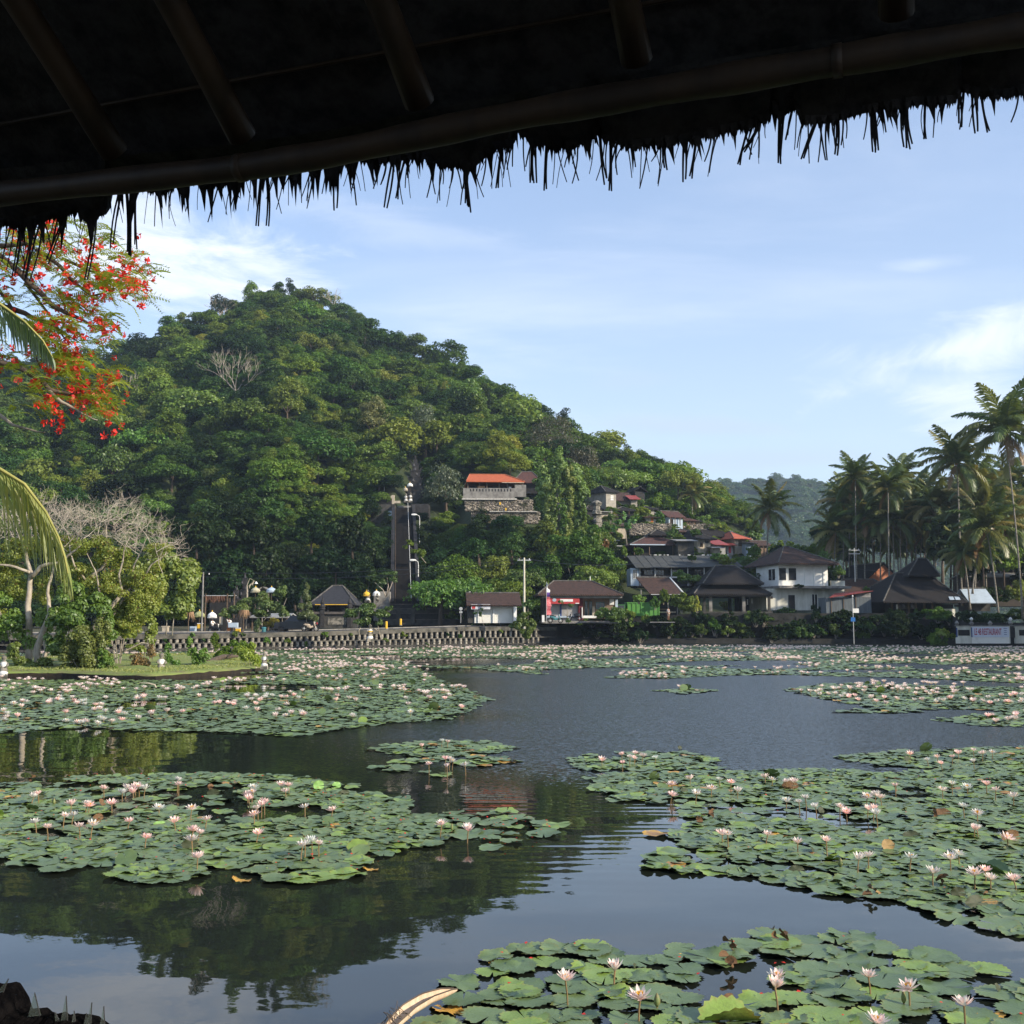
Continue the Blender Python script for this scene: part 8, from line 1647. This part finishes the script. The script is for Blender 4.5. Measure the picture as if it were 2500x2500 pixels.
# fallen scarlet petals
Cp = []; 
for name in ('wide left', 'near right', 'loose middle', 'wide right'):
    v = PTS[name]
    for k in range(130 if name == 'wide left' else 45): p = v[r3.randrange(len(v))]; 
    Cp += [(*v[r3.randrange(len(v))], .055) for _ in range(170 if name == 'wide left' else 40)]
Cp = np.array(Cp); Cp[:, :2] += r_.normal(0, .08, (len(Cp), 2)); V, Fc = leaves(Cp, np.tile([0, 0, 1.], (len(Cp), 1)), r_.uniform(.02, .038, len(Cp)), r_, .8, .3); o = inst('fallen_petals', arrmesh('fallen_petals', V, Fc, m_petal)); tag(o, 'scarlet flame tree petals scattered on the lily leaves', 'petals', None, 'stuff')
# dry palm sheath in the water at the bottom
c = G(1030, 2470, 0); t = thing('dry_palm_sheath', 'long curved dry palm sheath lying in the water before the near pads', 'palm sheath', (c.x, c.y, 0)); pth = [G(925, 2545, .02), G(960, 2500, .08), G(1000, 2462, .11), G(1045, 2435, .12), G(1090, 2420, .10), G(1112, 2416, .06)]
N = 28; Q = []
for i in range(N+1):
    x = i/N*5; k = min(int(x), 4); Q.append(pth[k].lerp(pth[k+1], x-k)-Vector((c.x, c.y, 0)))
sh = MB(); rim = MB(); wds = [.045*math.sin(math.pi*(.10+.86*i/N))**.7+.004 for i in range(N+1)]
for i in range(N+1):
    tg = (Q[min(i+1, N)]-Q[max(i-1, 0)]).normalized(); sd_ = Vector((tg.y, -tg.x, 0)).normalized()
    for j in range(7): a = math.pi*(j/6-.5)*1.25; sh.v.append(tuple(Q[i]+sd_*math.sin(a)*wds[i]-Vector((0, 0, math.cos(a)*wds[i]*.8))))
for i in range(N):
    for j in range(6): sh.f.append((i*7+j, i*7+j+1, (i+1)*7+j+1, (i+1)*7+j))
sh.build('sheath', mat('sheath_inner', (.62, .48, .34), (.50, .36, .24), 6, .7, .004, stretch=(1, 6, 1)), t, True)
for e in (0, 6): rim.tube([Vector(sh.v[i*7+e])+Vector((0, 0, .002)) for i in range(N+1)], .0045, 5)
rim.build('rim', m_barkdk, t)
fb = MB(); q = random.Random(2)
for k in range(12): a = Q[q.randrange(2, 9)]; fb.tube([a, a+Vector((q.uniform(-.1, .0), q.uniform(0, .08), q.uniform(.02, .07))), a+Vector((q.uniform(-.2, .1), q.uniform(-.08, .1), q.uniform(-.05, .02)))], .0022, 4)
fb.build('fibres', m_barkdk, t)['kind'] = 'stuff'
# ================================================================ the thatched pavilion the picture is taken from
m_bamboo = mat('shade_dark_bamboo', (.042, .028, .018), (.022, .016, .012), 7, .55, .004, stretch=(1, 1, .3)); m_thatch = mat('dark_thatch', (.060, .060, .066), (.026, .028, .032), 14, 1.0, .02, spec=.02)  # bamboo colour darkened to stand for shade under the roof
pv = thing('thatched_pavilion', 'dark thatched eave with bamboo beam and rafters hanging over the view', 'pavilion', (0, 0, 0))
BA = Vector((-1.54, 3.15, 3.65)); BB = Vector((1.11, 2.25, 3.65)); bd = (BB-BA).normalized(); inn = Vector((bd.y, -bd.x, 0)).normalized(); inn = inn if inn.y < 0 else -inn; up = Vector((0, 0, 1))
def onbeam(px, off=0.0, dz=0.0):
    """point over the beam line (moved outwards by off) in the vertical plane through a pixel column"""
    a = BA-inn*off; tx = ray(px, 350)[0]; s_ = (a.x-tx*a.y)/(tx*bd.y-bd.x); return a+bd*s_+up*dz
BOT = [(-400, 560), (0, 502), (590, 440), (800, 408), (1270, 313), (1650, 250), (2500, 112), (2900, 40)]
def zat(p, py):
    px = proj(p)[0]; lo, hi = 2.0, 5.0
    for _ in range(30):
        m_ = (lo+hi)/2
        if proj((p.x, p.y, m_))[1] > py: lo = m_
        else: hi = m_
    return lo
pts = []
for px in range(-400, 2901, 100):
    p = onbeam(px); z = zat(p, lerp(BOT, px)); pts.append(Vector((p.x, p.y, z+.036)))
ends = [pts[0]-bd*.8]+pts+[pts[-1]+bd*.8]
MB().tube(ends, [.036+.0025*math.sin(i*1.7) for i in range(len(ends))], 14).build('beam', m_bamboo, pv, True)
for px in (590, 2050): p = onbeam(px); p.z = zat(p, lerp(BOT, px))+.036; MB().tube([p-bd*.012, p+bd*.012], .0385, 14).build('bamboo_node', m_bamboo, pv, True)
slope = (inn+up*.62).normalized()
for k, (px, r0) in enumerate(((290, .037), (600, .036), (1030, .037), (1560, .036), (2200, .036), (-60, .036), (3100, .036))):
    p = onbeam(px); p.z = zat(p, lerp(BOT, min(px, 2900)))+.105; a = p+slope*.02; e = p+slope*3.4
    n = 14; MB().tube([a.lerp(e, i/n) for i in range(n+1)], [r0*(1+.10*(i % 4 == 0)) for i in range(n+1)], 12).build('rafter', m_bamboo, pv, True)
# battens and thatch layer above the rafters
for j in range(9):
    q = up*.16+slope*(.05+j*.38); MB().tube([ends[0]+q, ends[-1]+q], .006, 8).build('batten', m_bamboo, pv)
th = MB(); o1 = up*.175-slope*.16; o2 = up*.185+slope*3.6
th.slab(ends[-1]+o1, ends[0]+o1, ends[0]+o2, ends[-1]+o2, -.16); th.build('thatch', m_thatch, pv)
back = inn*3.6+slope*0; ridge = (ends[0]+o2, ends[-1]+o2)
MB().slab(ridge[0]+up*.16, ridge[1]+up*.16, ridge[1]+inn*2.2-up*3.2, ridge[0]+inn*2.2-up*3.2, .16).build('rear_thatch', m_thatch, pv)  # unseen rear roof, brought down low to cut light under the eave
un = MB(); q = random.Random(77)         # stalks on the underside
for k in range(900):
    s_ = q.random(); v = q.uniform(0, 3.2); a = ends[0].lerp(ends[-1], s_)+up*.172+slope*v+up*q.uniform(-.012, .004); b_ = a+slope*q.uniform(.12, .4)+bd*q.uniform(-.03, .03); w_ = bd*.003
    un.add([a-w_, a+w_, b_+w_, b_-w_], [(0, 1, 2, 3)])
un.build('thatch_stalks', m_bamboo if False else m_thatch, pv)['kind'] = 'stuff'
# fringe: solid rows, ragged clumps and single straws
EDGE = [(-200, 600), (0, 560), (60, 566), (130, 545), (180, 530), (225, 545), (258, 535), (264, 464), (330, 470), (400, 478), (470, 455), (540, 462), (600, 440), (700, 432), (760, 418), (830, 410), (885, 404), (980, 404), (1020, 395), (1080, 415), (1150, 420), (1200, 375), (1245, 370), (1258, 330), (1290, 352), (1340, 375), (1400, 370), (1445, 345), (1458, 310), (1475, 355), (1530, 372), (1600, 365), (1650, 358), (1700, 350), (1760, 335), (1830, 322), (1882, 300), (1890, 262), (1905, 300), (1945, 270), (1960, 310), (2030, 310), (2100, 288), (2170, 275), (2240, 265), (2330, 262), (2358, 232), (2400, 244), (2470, 245), (2500, 235), (2700, 215), (2900, 190)]
rt = MB(); cl = MB(); sw = MB(); q = random.Random(5); OUT = .17
def fpt(px, py, off): p = onbeam(px, off); p.z = zat(p, py); return p
px = -200.0
while px < 2750:                       # solid curtain
    x2 = px+9; ya, yb = lerp(EDGE, px)-22, lerp(EDGE, x2)-22
    ba = max(lerp(BOT, px)-70, 0); bb_ = max(lerp(BOT, x2)-70, 0); off = OUT+.0
    A1, B1, A2, B2 = fpt(px, ya, off), fpt(x2, yb, off), fpt(px, lerp(BOT, px)-90, .02), fpt(x2, lerp(BOT, x2)-90, .02)
    rt.add([A1, B1, B2, A2, A1-inn*.03, B1-inn*.03, B2-inn*.03, A2-inn*.03], [(0, 1, 2, 3), (7, 6, 5, 4), (0, 4, 5, 1)]); px = x2
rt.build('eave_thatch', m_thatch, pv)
for k in range(1900):
    px = q.uniform(-200, 2720); e = lerp(EDGE, px); off = OUT+q.uniform(-.02, .05); w0 = q.uniform(3, 11); L = q.uniform(14, 34); dx = q.gauss(0, 3)
    if 800 < px < 880 and q.random() < .8: continue
    a, b_, m1, m2, t_ = fpt(px-w0, e-30, off), fpt(px+w0, e-30, off), fpt(px+w0*.55+dx*.5, e-28+L*.55, off), fpt(px-w0*.55+dx*.5, e-28+L*.5, off), fpt(px+dx, e-28+L, off)
    cl.add([a, b_, m1, m2, t_], [(0, 1, 2, 3), (3, 2, 4)])
for k in range(150):                      # pointed hanging tufts
    px = q.uniform(-150, 2600); 
    if px > 1500 and q.random() < .55: continue
    e = lerp(EDGE, px); off = OUT+q.uniform(-.01, .03); w0 = q.uniform(7, 18); L = q.uniform(45, 100) if px < 900 else q.uniform(25, 70); dx = q.gauss(8, 8)
    cl.add([fpt(px-w0, e-28, off), fpt(px+w0, e-28, off), fpt(px+w0*.35+dx*.6, e-20+L*.5, off), fpt(px-w0*.4+dx*.6, e-20+L*.45, off), fpt(px+dx, e-15+L, off)], [(0, 1, 2, 3), (3, 2, 4)])
cl.build('fringe_tufts', m_thatch, pv)['kind'] = 'stuff'
def straw(px, e, L, dx, r0, off):
    n = 5; bend = q.gauss(0, 3); P_ = [fpt(px+dx*i/n+bend*math.sin(i/n*3), e-20+(L+20)*i/n, off) for i in range(n+1)]; sw.tube(P_, [r0*(1-.35*i/n) for i in range(n+1)], 4)
for k in range(190): px = q.uniform(-100, 2560); straw(px, lerp(EDGE, px), q.uniform(30, 95), q.choice((-1, 1, -1))*q.uniform(0, 26), q.uniform(.0012, .0028), OUT+q.uniform(-.01, .05))
for px, L, dx in ((310, 150, 10), (322, 150, 2), (332, 130, 6), (300, 130, -20), (240, 150, -20), (110, 130, -30), (90, 120, -20), (170, 110, -45), (60, 110, -15), (640, 110, -10), (650, 118, 4), (822, 95, -3), (960, 110, -20), (990, 90, -22), (1130, 85, 6), (1132, 92, 12), (1225, 80, -14), (1298, 85, -4), (1304, 84, 0), (1334, 85, -6), (1463, 120, 12), (1490, 100, -4), (1620, 55, 2), (1670, 85, -4), (1700, 85, -18), (1905, 95, -6), (1912, 70, -12), (2045, 72, -8), (2130, 85, 0), (2134, 80, 4), (2206, 85, 1), (2216, 90, 6), (2262, 80, -6), (2345, 60, -2), (2380, 80, 2), (2400, 74, 12), (1995, 75, -40), (1830, 75, -30), (1860, 60, -50), (1940, 60, -22)):
    for d in (0, 3): straw(px+d, lerp(EDGE, px), L+q.uniform(-8, 8), dx+d, .0034, OUT+.02)
sw.build('straws', m_thatch, pv)['kind'] = 'stuff'
# floor, posts and low lava wall with glass shards
bx('floor', m_darkstone, pv, -4.4, 5.2, -4.0, .9, .3, .75)
for x, y in ((-3.9, .7), (4.6, .3), (-3.9, -3.2), (4.6, -3.2)): MB().tube([(x, y, .7), (x, y, 3.7+.3*(y < 0))], .08, 10).build('post', m_bamboo, pv)
lw = thing('garden_wall', 'dark rough stone wall top at the lower left corner set with glass shards', 'wall', (0, 0, 0)); D = 2.2
prof = [(-1500, 2390), (-300, 2405), (-40, 2410), (6, 2412), (18, 2428), (26, 2448), (32, 2466), (50, 2474), (62, 2470), (78, 2472), (92, 2484), (108, 2488), (124, 2482), (140, 2487), (160, 2482), (185, 2488), (210, 2492), (232, 2502), (248, 2530), (300, 2650)]
mb = MB(); q = random.Random(3); FP_ = []
for i in range(len(prof)-1):
    (x0, y0), (x1, y1) = prof[i], prof[i+1]; n = max(2, int(abs(x1-x0)/3.2)) if x0 > -60 else 30
    for k in range(n): f = k/n; FP_.append((x0+(x1-x0)*f, y0+(y1-y0)*f+3*pnoise(Vector(((x0+(x1-x0)*f)*.12, 0, 3)))))
rows = []
for (px, py) in FP_:
    c_ = P(px, py, D); r_row = []
    for dy, dz in ((-.35, -2.0), (-.18, -.12), (-.15, -.06), (-.11, -.03), (-.07, -.01), (-.035, -.003), (0, 0), (.035, -.006), (.07, -.016), (.10, -.04), (.13, -.09), (.16, -2.0)): nn_ = pnoise(Vector((c_.x*42, dy*40, 1.5)))*.007+pnoise(Vector((c_.x*110, dy*90, 5)))*.003; r_row.append((c_.x, c_.y+dy+nn_, max(-.2, c_.z+dz+nn_)))
    rows.append(r_row)
for r0 in rows: mb.v += r0
for i in range(len(rows)-1):
    for j in range(11): mb.f.append((i*12+j, (i+1)*12+j, (i+1)*12+j+1, i*12+j+1))
mb.build('coping', mat('shade_dark_coping', (.003, .003, .0035), (.009, .008, .008), 45, 1.0, .02, spec=0.0), lw, False)  # dark stone, blackened further in place of the roof's shade
mg = bpy.data.materials.new('shard_glass'); mg.use_nodes = True; g_ = NT(mg.node_tree); g_.n.clear(); go = g_.add('ShaderNodeOutputMaterial'); gt = g_.add('ShaderNodeBsdfTransparent', {0: (.82, .88, .84, 1)}); gg = g_.add('ShaderNodeBsdfGlossy', {0: (.9, .9, .9, 1), 1: .08}); gd = g_.add('ShaderNodeBsdfDiffuse', {0: (.25, .3, .27, 1)})
a1 = g_.add('ShaderNodeMixShader', {0: .12, 1: gt.outputs[0], 2: gg.outputs[0]}); a2 = g_.add('ShaderNodeMixShader', {0: .07, 1: a1.outputs[0], 2: gd.outputs[0]}); g_.l.new(a2.outputs[0], go.inputs[0])
for i, (px, py, wp, hp, lean, lb) in enumerate(((-2, 2412, 14, 18, 18, 'leaning glass sliver at the very left'), (82, 2470, 26, 40, -2, 'clear triangular glass shard, widest on the wall'), (155, 2482, 14, 44, 2, 'thin pale glass shard right of the triangular one'), (214, 2490, 10, 36, 6, 'narrow dark edged glass shard near the wall end'), (208, 2492, 8, 14, 0, 'small stub of glass beside the dark edged shard'), (178, 2484, 6, 12, 0, 'tiny glass point between two shards'), (247, 2510, 14, 46, 2, 'faint tall glass shard at the end of the wall'), (140, 2490, 10, 14, -8, 'low glass splinter leaning left'))):
    t = thing('glass_shard', lb, 'glass shard', P(px, py+12, D-.02), 0, 'glass shards set in the wall top'); s = D/F; h = (hp+12)*s; w_ = wp*s
    mb = MB().add([(-w_/2, 0, 0), (w_/2, .004, 0), (lean*s, .002, h), (-w_/2, .005, 0), (w_/2, .009, 0), (lean*s, .006, h)], [(0, 1, 2), (5, 4, 3), (0, 3, 4, 1), (1, 4, 5, 2), (2, 5, 3, 0)]); mb.build('shard', mg, t)
    MB().tube([(w_/2, .004, 0), (lean*s, .004, h)], .0011, 4).build('thick_edge', m_blackstone, t)
# ================================================================ air
hm = bpy.data.materials.new('haze_air'); hm.use_nodes = True; hn = NT(hm.node_tree); hn.n.clear(); ho = hn.add('ShaderNodeOutputMaterial')
pvn = hn.add('ShaderNodeVolumePrincipled', {'Color': (.66, .82, 1.0, 1), 'Density': .00022, 'Anisotropy': .25}); hn.l.new(pvn.outputs[0], ho.inputs['Volume'])
o = MB().box(-1900, 1900, -300, 4200, -1.5, 190).build('haze', hm); o['kind'] = 'stuff'; o['label'] = 'thin bluish morning haze over the lagoon and hills'
for ob in bpy.data.objects:
    if ob.name.startswith('flower_cluster'): ob['kind'] = 'stuff'
